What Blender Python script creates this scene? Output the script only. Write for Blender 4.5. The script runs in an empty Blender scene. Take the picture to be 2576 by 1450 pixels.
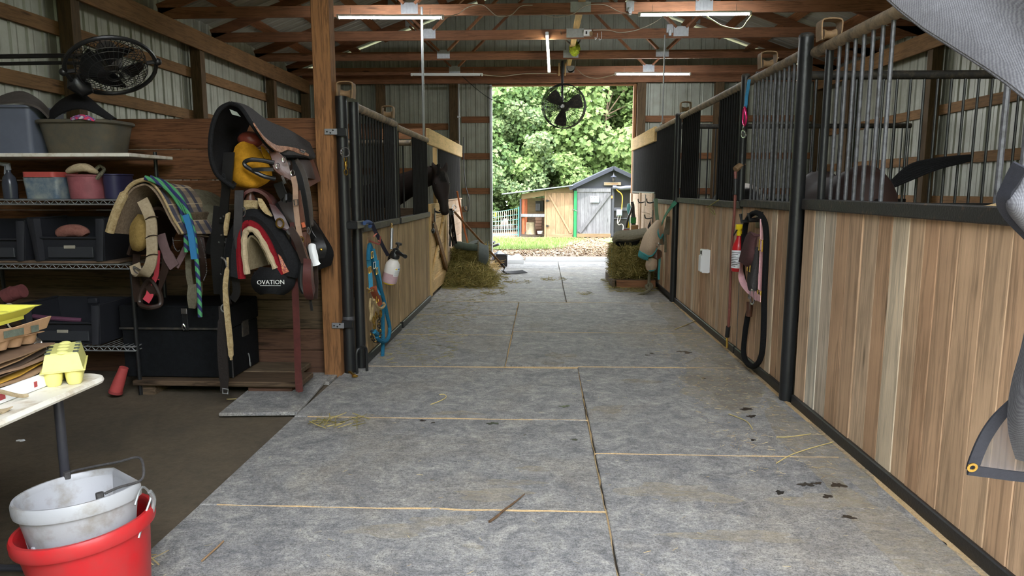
import bpy, math, random
import numpy as np
from mathutils import Vector as V, Matrix, Quaternion
RND = random.Random(7)
SC = bpy.context.scene
COL = SC.collection
PI = math.pi
# ---------------------------------------------------------------- camera
FPX = 1750.0
PITCH = math.atan(250 / FPX)
YAW = math.atan(77 / FPX * math.cos(PITCH))
EYE = V((0, 0, 1.45))
s_, c_, sp_, cp_ = math.sin(YAW), math.cos(YAW), math.sin(PITCH), math.cos(PITCH)
CR, CF, CU = V((c_, s_, 0)), V((-s_ * cp_, c_ * cp_, -sp_)), V((-s_ * sp_, c_ * sp_, cp_))
cam = bpy.data.cameras.new('camera')
cam.sensor_width = 36
cam.lens = FPX / 2576 * 36
cam.clip_start = 0.02
cam.clip_end = 300
camo = bpy.data.objects.new('camera', cam)
COL.objects.link(camo)
camo.matrix_world = Matrix((
    (CR.x, CU.x, -CF.x, EYE.x), (CR.y, CU.y, -CF.y, EYE.y), (CR.z, CU.z, -CF.z, EYE.z), (0, 0, 0, 1)))
SC.camera = camo
# ---------------------------------------------------------------- sky, sun, exposure
wd = bpy.data.worlds.new('sky')
SC.world = wd
wd.use_nodes = True
nt = wd.node_tree
bg = nt.nodes['Background']
tc = nt.nodes.new('ShaderNodeTexCoord')
sx = nt.nodes.new('ShaderNodeSeparateXYZ')
rp = nt.nodes.new('ShaderNodeValToRGB')
nt.links.new(tc.outputs['Generated'], sx.inputs[0])
nt.links.new(sx.outputs[2], rp.inputs[0])
rp.color_ramp.elements[0].position = 0.0
rp.color_ramp.elements[0].color = (0.98, 0.985, 1.0, 1)
rp.color_ramp.elements[1].position = 0.9
rp.color_ramp.elements[1].color = (0.82, 0.89, 1.0, 1)
nt.links.new(rp.outputs[0], bg.inputs[0])
bg.inputs[1].default_value = 6.0
sun = bpy.data.lights.new('sun', 'SUN')
sun.energy = 5.0
sun.angle = 0.03
sun.color = (1.0, 0.95, 0.86)
suno = bpy.data.objects.new('sun', sun)
COL.objects.link(suno)
suno.rotation_euler = V((0.28, 0.40, -1.0)).to_track_quat('-Z', 'Y').to_euler()
SC.view_settings.view_transform = 'Standard'
SC.view_settings.look = 'None'
SC.view_settings.gamma = 1
SC.view_settings.exposure = 1.6
SC.view_settings.use_curve_mapping = False
SC.cycles.max_bounces = 8
SC.cycles.diffuse_bounces = 5
SC.cycles.glossy_bounces = 3
SC.cycles.transparent_max_bounces = 12
SC.cycles.caustics_reflective = False
SC.cycles.caustics_refractive = False
SC.cycles.sample_clamp_indirect = 8
# ---------------------------------------------------------------- points on real planes along a sight line
def ray(px, py):
    return CF + CR * ((px - 1288) / FPX) + CU * ((725 - py) / FPX)
def aY(px, py, y):
    d = ray(px, py); return EYE + d * (y / d.y)
def aX(px, py, x):
    d = ray(px, py); return EYE + d * (x / d.x)
def aZ(px, py, z=0.0):
    d = ray(px, py); return EYE + d * ((z - 1.45) / d.z)
# ---------------------------------------------------------------- mesh collector
class MB:
    def __init__(s):
        s.v = []; s.f = []
    def add(s, vs, fs):
        n = len(s.v)
        s.v += [V(p) for p in vs]
        s.f += [tuple(i + n for i in q) for q in fs]
        return s
    def obox(s, c, a, b, d, ch=0.0):
        c, a, b, d = V(c), V(a), V(b), V(d)
        if a.cross(b).dot(d) < 0: a = -a
        if ch <= 0:
            vs = [c + a * i + b * j + d * k for k in (-1, 1) for j in (-1, 1) for i in (-1, 1)]
            fs = [(0, 2, 3, 1), (4, 5, 7, 6), (0, 1, 5, 4), (2, 6, 7, 3), (0, 4, 6, 2), (1, 3, 7, 5)]
            return s.add(vs, fs)
        la, lb, ld = a.length, b.length, d.length
        ch = min(ch, la * .45, lb * .45, ld * .45)
        ua, ub, ud = a / la, b / lb, d / ld
        vs = []; idx = {}
        for k in (-1, 1):
            for j in (-1, 1):
                for i in (-1, 1):
                    for ax in range(3):
                        e = [la - ch, lb - ch, ld - ch]
                        e[ax] += ch
                        idx[(i, j, k, ax)] = len(vs)
                        vs.append(c + ua * (i * e[0]) + ub * (j * e[1]) + ud * (k * e[2]))
        fs = []
        for ax in range(3):
            o = [x for x in range(3) if x != ax]
            for sg in (-1, 1):
                q = []
                for (m, n) in ((-1, -1), (1, -1), (1, 1), (-1, 1)):
                    t = [0, 0, 0]; t[ax] = sg; t[o[0]] = m; t[o[1]] = n
                    q.append(idx[(t[0], t[1], t[2], ax)])
                fs.append(q)
        for ax in range(3):
            o = [x for x in range(3) if x != ax]
            for m in (-1, 1):
                for n in (-1, 1):
                    t0 = [0, 0, 0]; t1 = [0, 0, 0]
                    t0[ax] = -1; t1[ax] = 1
                    for t in (t0, t1): t[o[0]] = m; t[o[1]] = n
                    fs.append([idx[(*t0, o[0])], idx[(*t1, o[0])], idx[(*t1, o[1])], idx[(*t0, o[1])]])
        for i in (-1, 1):
            for j in (-1, 1):
                for k in (-1, 1):
                    fs.append([idx[(i, j, k, ax)] for ax in range(3)])
        out = []
        for q in fs:
            p = [vs[x] for x in q]
            nrm = (p[1] - p[0]).cross(p[2] - p[0])
            cen = sum(p, V()) / len(p) - c
            out.append(tuple(q) if nrm.dot(cen) > 0 else tuple(reversed(q)))
        return s.add(vs, out)
    def box(s, x0, x1, y0, y1, z0, z1, ch=0.0):
        return s.obox(((x0 + x1) / 2, (y0 + y1) / 2, (z0 + z1) / 2), (abs(x1 - x0) / 2, 0, 0), (0, abs(y1 - y0) / 2, 0), (0, 0, abs(z1 - z0) / 2), ch)
    def beam(s, p, q, w, h, up=(0, 0, 1), ch=0.003):
        p, q = V(p), V(q); d = q - p; u = V(up)
        sd = d.cross(u).normalized(); u = sd.cross(d).normalized()
        return s.obox((p + q) / 2, d / 2, sd * (w / 2), u * (h / 2), ch)
    def tube(s, pts, r, seg=8, closed=False, cap=True):
        pts = [V(p) for p in pts]; n = len(pts)
        rs = list(r) if isinstance(r, (list, tuple)) else [r] * n
        ts = []
        for i in range(n):
            a = pts[(i - 1) % n] if (closed or i > 0) else pts[i]
            b = pts[(i + 1) % n] if (closed or i < n - 1) else pts[i]
            t = b - a
            ts.append(t.normalized() if t.length > 1e-9 else V((0, 0, 1)))
        u = V((0, 0, 1)) if abs(ts[0].z) < .9 else V((1, 0, 0))
        u = (u - ts[0] * u.dot(ts[0])).normalized()
        vs = []
        for i in range(n):
            u = u - ts[i] * u.dot(ts[i])
            u = u.normalized() if u.length > 1e-6 else ts[i].orthogonal().normalized()
            w = ts[i].cross(u)
            for k in range(seg):
                a = 2 * PI * k / seg
                vs.append(pts[i] + (u * math.cos(a) + w * math.sin(a)) * rs[i])
        fs = []
        for i in range(n if closed else n - 1):
            j = (i + 1) % n
            for k in range(seg):
                l = (k + 1) % seg
                fs.append((i * seg + k, i * seg + l, j * seg + l, j * seg + k))
        if cap and not closed:
            fs.append(tuple(range(seg - 1, -1, -1)))
            fs.append(tuple((n - 1) * seg + k for k in range(seg)))
        return s.add(vs, fs)
    def lathe(s, prof, seg=24, M=None, a0=0, a1=2 * PI, sx=1.0, sy=1.0):
        M = M or Matrix.Identity(4)
        full = abs(a1 - a0 - 2 * PI) < 1e-6
        n = seg if full else seg + 1
        vs = [M @ V((r * math.cos(a0 + (a1 - a0) * k / seg) * sx, r * math.sin(a0 + (a1 - a0) * k / seg) * sy, z)) for (r, z) in prof for k in range(n)]
        fs = []
        for i in range(len(prof) - 1):
            for k in range(seg):
                l = (k + 1) % n
                fs.append((i * n + k, i * n + l, (i + 1) * n + l, (i + 1) * n + k))
        return s.add(vs, fs)
    def grid(s, rows, thick=0.0, closed=False):
        R = len(rows); C = len(rows[0])
        P = [[V(p) for p in r] for r in rows]
        fs = []
        def at(i, j): return P[i][j % C if closed else max(0, min(C - 1, j))]
        vs = [p for r in P for p in r]
        cc = C if closed else C - 1
        for i in range(R - 1):
            for j in range(cc):
                k = (j + 1) % C
                fs.append((i * C + j, i * C + k, (i + 1) * C + k, (i + 1) * C + j))
        if thick:
            n = len(vs); back = []
            for i in range(R):
                for j in range(C):
                    du = at(i, j + 1) - at(i, j - 1)
                    dv = P[min(R - 1, i + 1)][j] - P[max(0, i - 1)][j]
                    nn = du.cross(dv)
                    nn = nn.normalized() if nn.length > 1e-9 else V((0, 0, 1))
                    back.append(P[i][j] - nn * thick)
            vs += back
            fs += [tuple(x + n for x in reversed(q)) for q in list(fs)]
            for i in range(R - 1):
                if not closed:
                    a, b = i * C, (i + 1) * C
                    fs.append((a, b, b + n, a + n))
                    a, b = i * C + C - 1, (i + 1) * C + C - 1
                    fs.append((b, a, a + n, b + n))
            for j in range(cc):
                k = (j + 1) % C
                fs.append((k, j, j + n, k + n))
                a, b = (R - 1) * C + j, (R - 1) * C + k
                fs.append((a, b, b + n, a + n))
        return s.add(vs, fs)
    def ball(s, c, r, seg=12, rings=8):
        c = V(c); r = V(r) if not isinstance(r, (int, float)) else V((r, r, r))
        vs = [c + V((0, 0, -r.z))]
        for i in range(1, rings):
            t = -PI / 2 + PI * i / rings
            for k in range(seg):
                a = 2 * PI * k / seg
                vs.append(c + V((r.x * math.cos(t) * math.cos(a), r.y * math.cos(t) * math.sin(a), r.z * math.sin(t))))
        vs.append(c + V((0, 0, r.z)))
        fs = []
        for k in range(seg):
            fs.append((0, 1 + (k + 1) % seg, 1 + k))
            fs.append((len(vs) - 1, 1 + (rings - 2) * seg + k, 1 + (rings - 2) * seg + (k + 1) % seg))
        for i in range(rings - 2):
            for k in range(seg):
                l = (k + 1) % seg
                fs.append((1 + i * seg + k, 1 + i * seg + l, 1 + (i + 1) * seg + l, 1 + (i + 1) * seg + k))
        return s.add(vs, fs)
    def poly(s, pts, off):
        """a flat outline given its real thickness along off"""
        pts = [V(p) for p in pts]; off = V(off); n = len(pts)
        nr = V()
        for i in range(n):
            nr += (pts[i] - pts[0]).cross(pts[(i + 1) % n] - pts[0])
        if nr.dot(off) > 0: pts.reverse()
        vs = pts + [p + off for p in pts]
        fs = [tuple(range(n)), tuple(range(2 * n - 1, n - 1, -1))]
        for i in range(n):
            j = (i + 1) % n
            fs.append((j, i, i + n, j + n))
        return s.add(vs, fs)
    def strap(s, pts, w, th=0.004, side=(1, 0, 0)):
        """a flat ribbon along pts, w wide"""
        pts = [V(p) for p in pts]; n = len(pts); rows = []
        ws = list(w) if isinstance(w, (list, tuple)) else [w] * n
        for i in range(n):
            t = (pts[min(n - 1, i + 1)] - pts[max(0, i - 1)])
            sd = V(side); sd = sd - t * (sd.dot(t) / max(t.length_squared, 1e-9))
            sd = sd.normalized() if sd.length > 1e-6 else t.orthogonal().normalized()
            rows.append([pts[i] - sd * ws[i] / 2, pts[i] + sd * ws[i] / 2])
        return s.grid(rows, th)
def sm(pts, n=6, closed=False):
    """Catmull-Rom through pts (tuples of any length)"""
    pts = [tuple(p) for p in pts]; N = len(pts); out = []
    g = lambda i: pts[i % N] if closed else pts[max(0, min(N - 1, i))]
    for i in range(N if closed else N - 1):
        p0, p1, p2, p3 = g(i - 1), g(i), g(i + 1), g(i + 2)
        for k in range(n):
            t = k / n
            out.append(tuple(.5 * (2 * b + (c - a) * t + (2 * a - 5 * b + 4 * c - d) * t * t + (3 * b - a - 3 * c + d) * t ** 3) for a, b, c, d in zip(p0, p1, p2, p3)))
    if not closed: out.append(pts[-1])
    return out
def smp(pts, n=6, closed=False):
    """smooth a list of (px, py, depth) and give the points"""
    return [aY(a, b, c) for a, b, c in sm(pts, n, closed)]
def patch(rows, nu=4, nv=4):
    """smooth a coarse grid of points"""
    rs = [sm([tuple(p) for p in r], nu) for r in rows]
    cs = [sm(list(c), nv) for c in zip(*rs)]
    return [list(r) for r in zip(*cs)]
def pixpatch(rows, nu=4, nv=4):
    return patch([[aY(*p) for p in r] for r in rows], nu, nv)
def blob(cx, cy, rx, ry, z, n=18, seed=0, rough=.3):
    r = random.Random(seed); o = []
    ph = [r.uniform(0, 6.28) for _ in range(4)]
    for i in range(n):
        a = 2 * PI * i / n
        k = 1 + rough * (.5 * math.sin(2 * a + ph[0]) + .4 * math.sin(3 * a + ph[1]) + .4 * math.sin(5 * a + ph[2]) + .3 * math.sin(7 * a + ph[3]))
        o.append(V((cx + rx * k * math.cos(a), cy + ry * k * math.sin(a), z)))
    return o
# ---------------------------------------------------------------- objects
def wloc(p):
    q = V()
    while p is not None:
        q = q + p.location; p = p.parent
    return q
def mesh(name, mb, mat, smooth=True, angle=0.7):
    m = bpy.data.meshes.new(name)
    m.from_pydata([tuple(p) for p in mb.v], [], mb.f)
    if mat is not None: m.materials.append(mat)
    if smooth and len(m.polygons):
        m.shade_smooth()
        m.set_sharp_from_angle(angle=angle)
    m.update()
    return m
def thing(name, label, cat, loc=(0, 0, 0), group=None, rz=0, kind=None):
    o = bpy.data.objects.new(name, None)
    o.empty_display_size = .05
    COL.objects.link(o)
    o.location = loc; o.rotation_euler = (0, 0, rz)
    o['label'] = label; o['category'] = cat
    if group: o['group'] = group
    if kind: o['kind'] = kind
    return o
def P(parent, name, mb, mat, local=False, label=None, kind=None, smooth=True, angle=.7):
    """a part (or sub-part) under parent; mb in world coordinates unless local"""
    if not local:
        w = wloc(parent)
        for p in mb.v: p -= w
    o = bpy.data.objects.new(name, mesh(name, mb, mat, smooth, angle))
    COL.objects.link(o); o.parent = parent
    if label: o['label'] = label
    if kind: o['kind'] = kind
    return o
def S(name, label, cat, mb, mat, group=None, kind=None, smooth=True, angle=.7, base=True):
    """a thing that is one mesh, its origin at its base"""
    xs = [p.x for p in mb.v]; ys = [p.y for p in mb.v]; zs = [p.z for p in mb.v]
    c = V(((min(xs) + max(xs)) / 2, (min(ys) + max(ys)) / 2, min(zs))) if base else V()
    for p in mb.v: p -= c
    o = bpy.data.objects.new(name, mesh(name, mb, mat, smooth, angle))
    COL.objects.link(o); o.location = c
    if label: o['label'] = label
    if cat: o['category'] = cat
    if group: o['group'] = group
    if kind: o['kind'] = kind
    return o
def struct(name, mb, mat, smooth=True, label=None):
    o = S(name, label, None, mb, mat, kind='structure', smooth=smooth, base=False)
    return o
def bars(parent, name, mb, mat, places):
    """one shared mesh placed many times; mb is built around its own origin; places in world"""
    w = wloc(parent); m = mesh(name, mb, mat); out = []
    for p in places:
        o = bpy.data.objects.new(name, m); COL.objects.link(o)
        o.parent = parent; o.location = V(p) - w; out.append(o)
    return out
def dup(root, loc, rz=None, label=None):
    r = root.copy(); COL.objects.link(r); r.location = loc
    if rz is not None: r.rotation_euler = (0, 0, rz)
    if label: r['label'] = label
    for ch in list(root.children):
        c = ch.copy(); COL.objects.link(c); c.parent = r
        for g in list(ch.children):
            d = g.copy(); COL.objects.link(d); d.parent = c
    return r
def text_mb(txt, size, M, ext=.002, font_bold=False, align='CENTER'):
    """lettering as geometry, laid out on the plane of M"""
    cu = bpy.data.curves.new('letters', 'FONT')
    cu.body = txt; cu.size = size; cu.extrude = ext / 2; cu.align_x = align; cu.align_y = 'CENTER'
    cu.resolution_u = 2
    o = bpy.data.objects.new('letters', cu); COL.objects.link(o)
    bpy.context.view_layer.update()
    me = o.to_mesh()
    mb = MB().add([M @ v.co for v in me.vertices], [tuple(p.vertices) for p in me.polygons])
    o.to_mesh_clear()
    bpy.data.objects.remove(o); bpy.data.curves.remove(cu)
    return mb
# ---------------------------------------------------------------- materials
def L(r, g=None, b=None):
    if g is None: g = b = r
    f = lambda c: (c / 255 / 12.92) if c / 255 <= .04045 else ((c / 255 + .055) / 1.055) ** 2.4
    return (f(r), f(g), f(b), 1)
def newmat(name):
    m = bpy.data.materials.new(name); m.use_nodes = True
    t = m.node_tree; b = t.nodes['Principled BSDF']
    return m, t, b
def coords(t, scale=(1, 1, 1), rnd=True):
    """object coordinates, shifted by a random amount per object"""
    tc = t.nodes.new('ShaderNodeTexCoord'); out = tc.outputs['Object']; oi = None
    if rnd:
        oi = t.nodes.new('ShaderNodeObjectInfo')
        mu = t.nodes.new('ShaderNodeMath'); mu.operation = 'MULTIPLY'; mu.inputs[1].default_value = 37.0
        t.links.new(oi.outputs['Random'], mu.inputs[0])
        ad = t.nodes.new('ShaderNodeVectorMath'); ad.operation = 'ADD'
        t.links.new(out, ad.inputs[0]); t.links.new(mu.outputs[0], ad.inputs[1]); out = ad.outputs[0]
    mp = t.nodes.new('ShaderNodeVectorMath'); mp.operation = 'MULTIPLY'
    mp.inputs[1].default_value = scale
    t.links.new(out, mp.inputs[0])
    return mp.outputs[0], oi, out
def noise(t, vec, scale, detail=4, rough=.6, dist=0):
    n = t.nodes.new('ShaderNodeTexNoise')
    n.inputs['Scale'].default_value = scale; n.inputs['Detail'].default_value = detail
    n.inputs['Roughness'].default_value = rough; n.inputs['Distortion'].default_value = dist
    t.links.new(vec, n.inputs['Vector'])
    return n.outputs['Fac']
def ramp(t, fac, stops):
    r = t.nodes.new('ShaderNodeValToRGB'); e = r.color_ramp.elements
    while len(e) < len(stops): e.new(.5)
    for i, (p, c) in enumerate(stops): e[i].position = p; e[i].color = c
    t.links.new(fac, r.inputs[0]); return r.outputs[0]
def mixc(t, fac, a, b, mode='MIX'):
    m = t.nodes.new('ShaderNodeMix'); m.data_type = 'RGBA'; m.blend_type = mode
    for k, x in ((0, fac), (6, a), (7, b)):
        if hasattr(x, 'is_output'): t.links.new(x, m.inputs[k])
        else: m.inputs[k].default_value = x
    return m.outputs[2]
def bump(t, b, h, strength=.3, dist=.01):
    n = t.nodes.new('ShaderNodeBump'); n.inputs['Strength'].default_value = strength
    n.inputs['Distance'].default_value = dist
    t.links.new(h, n.inputs['Height']); t.links.new(n.outputs[0], b.inputs['Normal'])
def bw(v): return (v, v, v, 1)
def wood(name, tones, axis='z', grain=1.0, rough=.75, contrast=.35, knots=True, hi=26.0, lo=1.6):
    """sawn timber: one tone per board, growth lines along its length, knots"""
    m, t, b = newmat(name)
    sc = {'x': (lo, hi, hi), 'y': (hi, lo, hi), 'z': (hi, hi, lo)}[axis]
    vec, oi, raw = coords(t, sc)
    n1 = noise(t, vec, 1.0 * grain, 5, .62, .35)
    lines = t.nodes.new('ShaderNodeMath'); lines.operation = 'SINE'
    mu = t.nodes.new('ShaderNodeMath'); mu.operation = 'MULTIPLY'; mu.inputs[1].default_value = 26
    t.links.new(n1, mu.inputs[0]); t.links.new(mu.outputs[0], lines.inputs[0])
    li = ramp(t, lines.outputs[0], [(.0, bw(1)), (.75, bw(1 - contrast * .55)), (1, bw(1 - contrast))])
    n2 = noise(t, vec, 5.0 * grain, 3, .7)
    fi = ramp(t, n2, [(.3, bw(1 - contrast * .6)), (.65, bw(1))])
    k = len(tones)
    base = ramp(t, oi.outputs['Random'], [(i / max(1, k - 1), c) for i, c in enumerate(tones)])
    big = noise(t, raw, 2.2, 3, .5)
    base = mixc(t, 1, base, ramp(t, big, [(.3, bw(.8)), (.7, bw(1.1))]), 'MULTIPLY')
    col = mixc(t, 1, mixc(t, 1, base, li, 'MULTIPLY'), fi, 'MULTIPLY')
    if knots:
        vo = t.nodes.new('ShaderNodeTexVoronoi')
        ks = {'x': (1.3, 7, 7), 'y': (7, 1.3, 7), 'z': (7, 7, 1.3)}[axis]
        mv = t.nodes.new('ShaderNodeVectorMath'); mv.operation = 'MULTIPLY'; mv.inputs[1].default_value = ks
        t.links.new(raw, mv.inputs[0]); t.links.new(mv.outputs[0], vo.inputs['Vector'])
        vo.inputs['Scale'].default_value = 1.0
        kn = ramp(t, vo.outputs['Distance'], [(.06, bw(.42)), (.13, bw(1))])
        col = mixc(t, 1, col, kn, 'MULTIPLY')
    t.links.new(col, b.inputs['Base Color'])
    b.inputs['Roughness'].default_value = rough
    b.inputs['Specular IOR Level'].default_value = .25
    bump(t, b, n2, .25, .004)
    return m
def plain(name, col, rough=.6, metal=0.0, var=.18, scale=9.0, bmp=0.0, col2=None, spec=.4, thr=(.35, .7), tint=0.0):
    m, t, b = newmat(name)
    vec, oi, raw = coords(t)
    n = noise(t, vec, scale, 5, .65)
    c2 = col2 or tuple(x * (1 - var) for x in col[:3]) + (1,)
    st = [(thr[0], c2), (thr[1], col)]; st.sort(key=lambda q: q[0])
    c = ramp(t, n, st)
    if tint:
        c = mixc(t, 1, c, ramp(t, oi.outputs['Random'], [(0, bw(1 - tint)), (1, bw(1 + tint))]), 'MULTIPLY')
    t.links.new(c, b.inputs['Base Color'])
    b.inputs['Roughness'].default_value = rough; b.inputs['Metallic'].default_value = metal
    b.inputs['Specular IOR Level'].default_value = spec
    if bmp: bump(t, b, noise(t, vec, scale * 4, 4, .6), bmp, .01)
    return m
def fibre(name, cols, scale=60, bmp=.6, rough=.9):
    """fleece, hay, felt: many short tones"""
    m, t, b = newmat(name)
    vec, oi, raw = coords(t)
    n = noise(t, vec, scale, 6, .75, .6)
    t.links.new(ramp(t, n, [(.25 + .5 * i / max(1, len(cols) - 1), c) for i, c in enumerate(cols)]), b.inputs['Base Color'])
    b.inputs['Roughness'].default_value = rough; b.inputs['Specular IOR Level'].default_value = .1
    if bmp: bump(t, b, n, bmp, .02)
    return m
def glow(name, col, strength):
    m, t, b = newmat(name)
    b.inputs['Base Color'].default_value = (.8, .8, .8, 1)
    b.inputs['Emission Color'].default_value = col
    b.inputs['Emission Strength'].default_value = strength
    return m
M = {}
M['plank'] = wood('weathered plank', [L(202, 164, 130), L(216, 184, 150), L(192, 152, 118), L(236, 216, 186), L(204, 166, 132), L(224, 194, 162), L(196, 158, 126), L(232, 226, 208)], 'z', contrast=.3, hi=15.0, lo=.7)
M['plank_dull'] = wood('dull stall plank', [L(172, 146, 108), L(190, 162, 124), L(160, 134, 100), L(180, 152, 114), L(198, 170, 130)], 'z', contrast=.34, hi=16.0, lo=.8)
M['board_light'] = wood('pale new board', [L(214, 178, 122), L(226, 194, 140), L(204, 170, 118)], 'y', contrast=.18)
M['board_light_z'] = wood('pale new upright', [L(214, 178, 122), L(226, 194, 140), L(204, 164, 108)], 'z', contrast=.18)
M['board_pink'] = wood('pale pink board', [L(226, 196, 168), L(214, 186, 158), L(232, 206, 180)], 'y', contrast=.15)
M['cedar'] = wood('red stained board', [L(124, 84, 55), L(114, 75, 49), L(132, 92, 61)], 'x', contrast=.45)
M['oldboard'] = wood('grey brown old board', [L(112, 92, 72), L(98, 80, 62), L(120, 104, 84)], 'x', contrast=.45)
M['oldboard2'] = wood('reddish old board', [L(98, 70, 56), L(106, 78, 62)], 'x', contrast=.35)
M['chord'] = wood('truss timber', [L(140, 96, 70), L(128, 86, 62), L(152, 106, 78)], 'x', contrast=.32)
M['chord_z'] = wood('truss web timber', [L(148, 102, 74), L(136, 92, 66)], 'z', contrast=.32)
M['purlin'] = wood('purlin timber', [L(140, 92, 62), L(150, 102, 70)], 'y', contrast=.3)
M['girt'] = wood('girt timber', [L(140, 106, 70), L(128, 96, 62)], 'y', contrast=.3)
M['girtx'] = wood('end girt timber', [L(146, 102, 70), L(134, 92, 64)], 'x', contrast=.3)
M['post'] = wood('brown post', [L(104, 84, 60), L(94, 76, 54)], 'z', contrast=.35)
M['postred'] = wood('red brown aisle post', [L(150, 106, 68), L(142, 100, 64)], 'z', contrast=.42)
M['black'] = plain('chipped black paint', L(30, 31, 33), .38, .0, .3, 14, .15, spec=.5)
M['blackbar'] = plain('matt black bar', L(26, 26, 26), .6, .0, .3, 14, .1, spec=.2)
M['blackdust'] = plain('dusty black paint', L(44, 43, 42), .6, 0, .3, 22, .2, col2=L(80, 72, 62), thr=(.7, .45))
M['rust'] = plain('worn black sill', L(40, 39, 38), .5, 0, .3, 22, .3, col2=L(92, 74, 58), thr=(.72, .58))
M['rail'] = plain('dusty pipe rail', L(150, 130, 104), .75, 0, .3, 12, .2, col2=L(80, 74, 66), thr=(.3, .6))
M['tan'] = plain('dusty tan bracket', L(150, 120, 88), .7, 0, .35, 20, .3)
M['barsteel'] = plain('grey scuffed bar', L(92, 93, 98), .4, .3, .5, 30, .1, col2=L(68, 67, 68), thr=(.35, .6))
M['metal_white'] = plain('pale wall sheet', L(160, 163, 152), .45, .15, .1, 3, .03, col2=L(140, 141, 129))
M['metal_roof'] = plain('roof sheet', L(176, 176, 168), .45, .1, .15, 2, .0)
M['galv'] = plain('galvanised plate', L(170, 172, 176), .4, .7, .2, 30, .1)
M['chrome'] = plain('bright steel', L(200, 200, 204), .2, .95, .08, 10)
M['brass'] = plain('brass', L(206, 168, 84), .25, .95, .12, 10)
M['conduit'] = plain('grey conduit', L(150, 152, 152), .4, .5, .1, 10)
M['white'] = plain('white plastic', L(232, 234, 236), .35, 0, .04, 5)
M['whitedirty'] = plain('grubby white laminate', L(226, 222, 210), .5, 0, .2, 11, .05, col2=L(186, 172, 148), thr=(.3, .52))
M['tube'] = glow('lit tube', (.93, .97, 1, 1), 70)
M['tubewarm'] = glow('lit yellow tube', (1, 1, .74, 1), 36)
M['cord'] = plain('pale cable', L(196, 186, 166), .6)
M['cordblack'] = plain('black cable', L(24, 24, 24), .5)
M['cordyellow'] = plain('yellow cable', L(222, 220, 150), .5)
def leather(n, c, r=.4): return plain(n, c, r, 0, .35, 16, .12, spec=.5)
M['leather'] = leather('dark leather', L(50, 36, 30))
M['leatherblack'] = leather('black leather', L(22, 21, 21))
M['leatherbrown'] = leather('brown leather', L(94, 60, 46))
M['leatherred'] = leather('oxblood leather', L(84, 42, 39))
M['leathertool'] = plain('pale tooled leather', L(206, 160, 128), .5, 0, .4, 34, .5, col2=L(128, 80, 58))
M['felt'] = fibre('black felt', [L(20, 20, 21), L(40, 40, 42)], 90, .3)
M['feltgrey'] = fibre('charcoal felt', [L(52, 50, 50), L(84, 82, 82)], 110, .3)
M['fleece'] = fibre('cream fleece', [L(150, 124, 84), L(196, 172, 128), L(216, 196, 156)], 45, .9)
M['fleecewhite'] = fibre('white fleece', [L(186, 164, 130), L(212, 194, 162)], 50, .8)
M['yellow'] = fibre('yellow felt lining', [L(150, 104, 24), L(196, 142, 40)], 30, .3)
M['redcloth'] = fibre('red cloth', [L(100, 20, 26), L(140, 30, 38)], 80, .3)
M['canvas'] = fibre('grey green canvas', [L(84, 80, 66), L(124, 118, 100)], 30, .4)
M['hay'] = fibre('hay', [L(62, 54, 26), L(132, 118, 66), L(178, 160, 98)], 55, 1.0)
M['straw'] = plain('straw stalk', L(206, 186, 124), .8, 0, .3, 3, tint=.25)
M['strawgreen'] = plain('green hay stalk', L(150, 142, 82), .8, 0, .4, 3, tint=.25)
# ================================================================ FLOOR
XL, XR_ = -1.47, 1.72           # the two stall fronts
WL, WR, YB, YF = -5.1, 5.7, 15.0, -0.35
m, t, b = newmat('dirt floor')
vec, oi, raw = coords(t, rnd=False)
n1 = noise(t, raw, 1.4, 6, .65, .4); n2 = noise(t, raw, 26, 6, .7)
col = ramp(t, n1, [(.3, L(70, 62, 49)), (.55, L(88, 77, 60)), (.75, L(106, 90, 70))])
col = mixc(t, 1, col, ramp(t, n2, [(.3, bw(.72)), (.7, bw(1.1))]), 'MULTIPLY')
t.links.new(col, b.inputs['Base Color']); b.inputs['Roughness'].default_value = .95
bump(t, b, mixc(t, .5, n1, n2), .5, .03); M['dirt'] = m
m, t, b = newmat('rubber mat')
vec, oi, raw = coords(t)
n1 = noise(t, raw, 1.1, 5, .6, .8); n2 = noise(t, raw, 7, 8, .8, .8); n3 = noise(t, raw, 150, 4, .85); n5 = noise(t, raw, 38, 6, .75, 1.5)
vs_, _, _ = coords(t, (3.0, 9.0, 3.0))
n4 = noise(t, vs_, 4.5, 8, .85, 1.6)
col = ramp(t, n2, [(.34, L(114, 114, 114)), (.5, L(150, 148, 145)), (.68, L(192, 188, 178))])
col = mixc(t, ramp(t, n1, [(.5, bw(0)), (.78, bw(.55))]), col, L(164, 150, 126))
col = mixc(t, ramp(t, n4, [(.44, bw(0)), (.66, bw(.7))]), col, L(88, 90, 98))
col = mixc(t, 1, col, ramp(t, n5, [(.34, bw(.66)), (.52, bw(1)), (.7, bw(1.2))]), 'MULTIPLY')
col = mixc(t, 1, col, ramp(t, n3, [(.36, bw(.38)), (.5, bw(1)), (.68, bw(1.25))]), 'MULTIPLY')
col = mixc(t, 1, col, ramp(t, oi.outputs['Random'], [(0, bw(.93)), (1, bw(1.05))]), 'MULTIPLY')
t.links.new(col, b.inputs['Base Color']); b.inputs['Roughness'].default_value = .72
b.inputs['Specular IOR Level'].default_value = .35
bump(t, b, mixc(t, .5, n3, n2), .35, .006); M['mat'] = m
M['sawdust'] = fibre('sawdust', [L(150, 120, 84), L(196, 168, 126), L(214, 190, 150)], 120, .5)
M['dustpatch'] = fibre('dust patch', [L(168, 156, 136), L(190, 180, 158)], 70, .2)
t = M['dustpatch'].node_tree; b = t.nodes['Principled BSDF']
tr = t.nodes.new('ShaderNodeBsdfTransparent'); mx = t.nodes.new('ShaderNodeMixShader')
vec, oi, raw = coords(t, (1.6, 4.5, 1))
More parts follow.
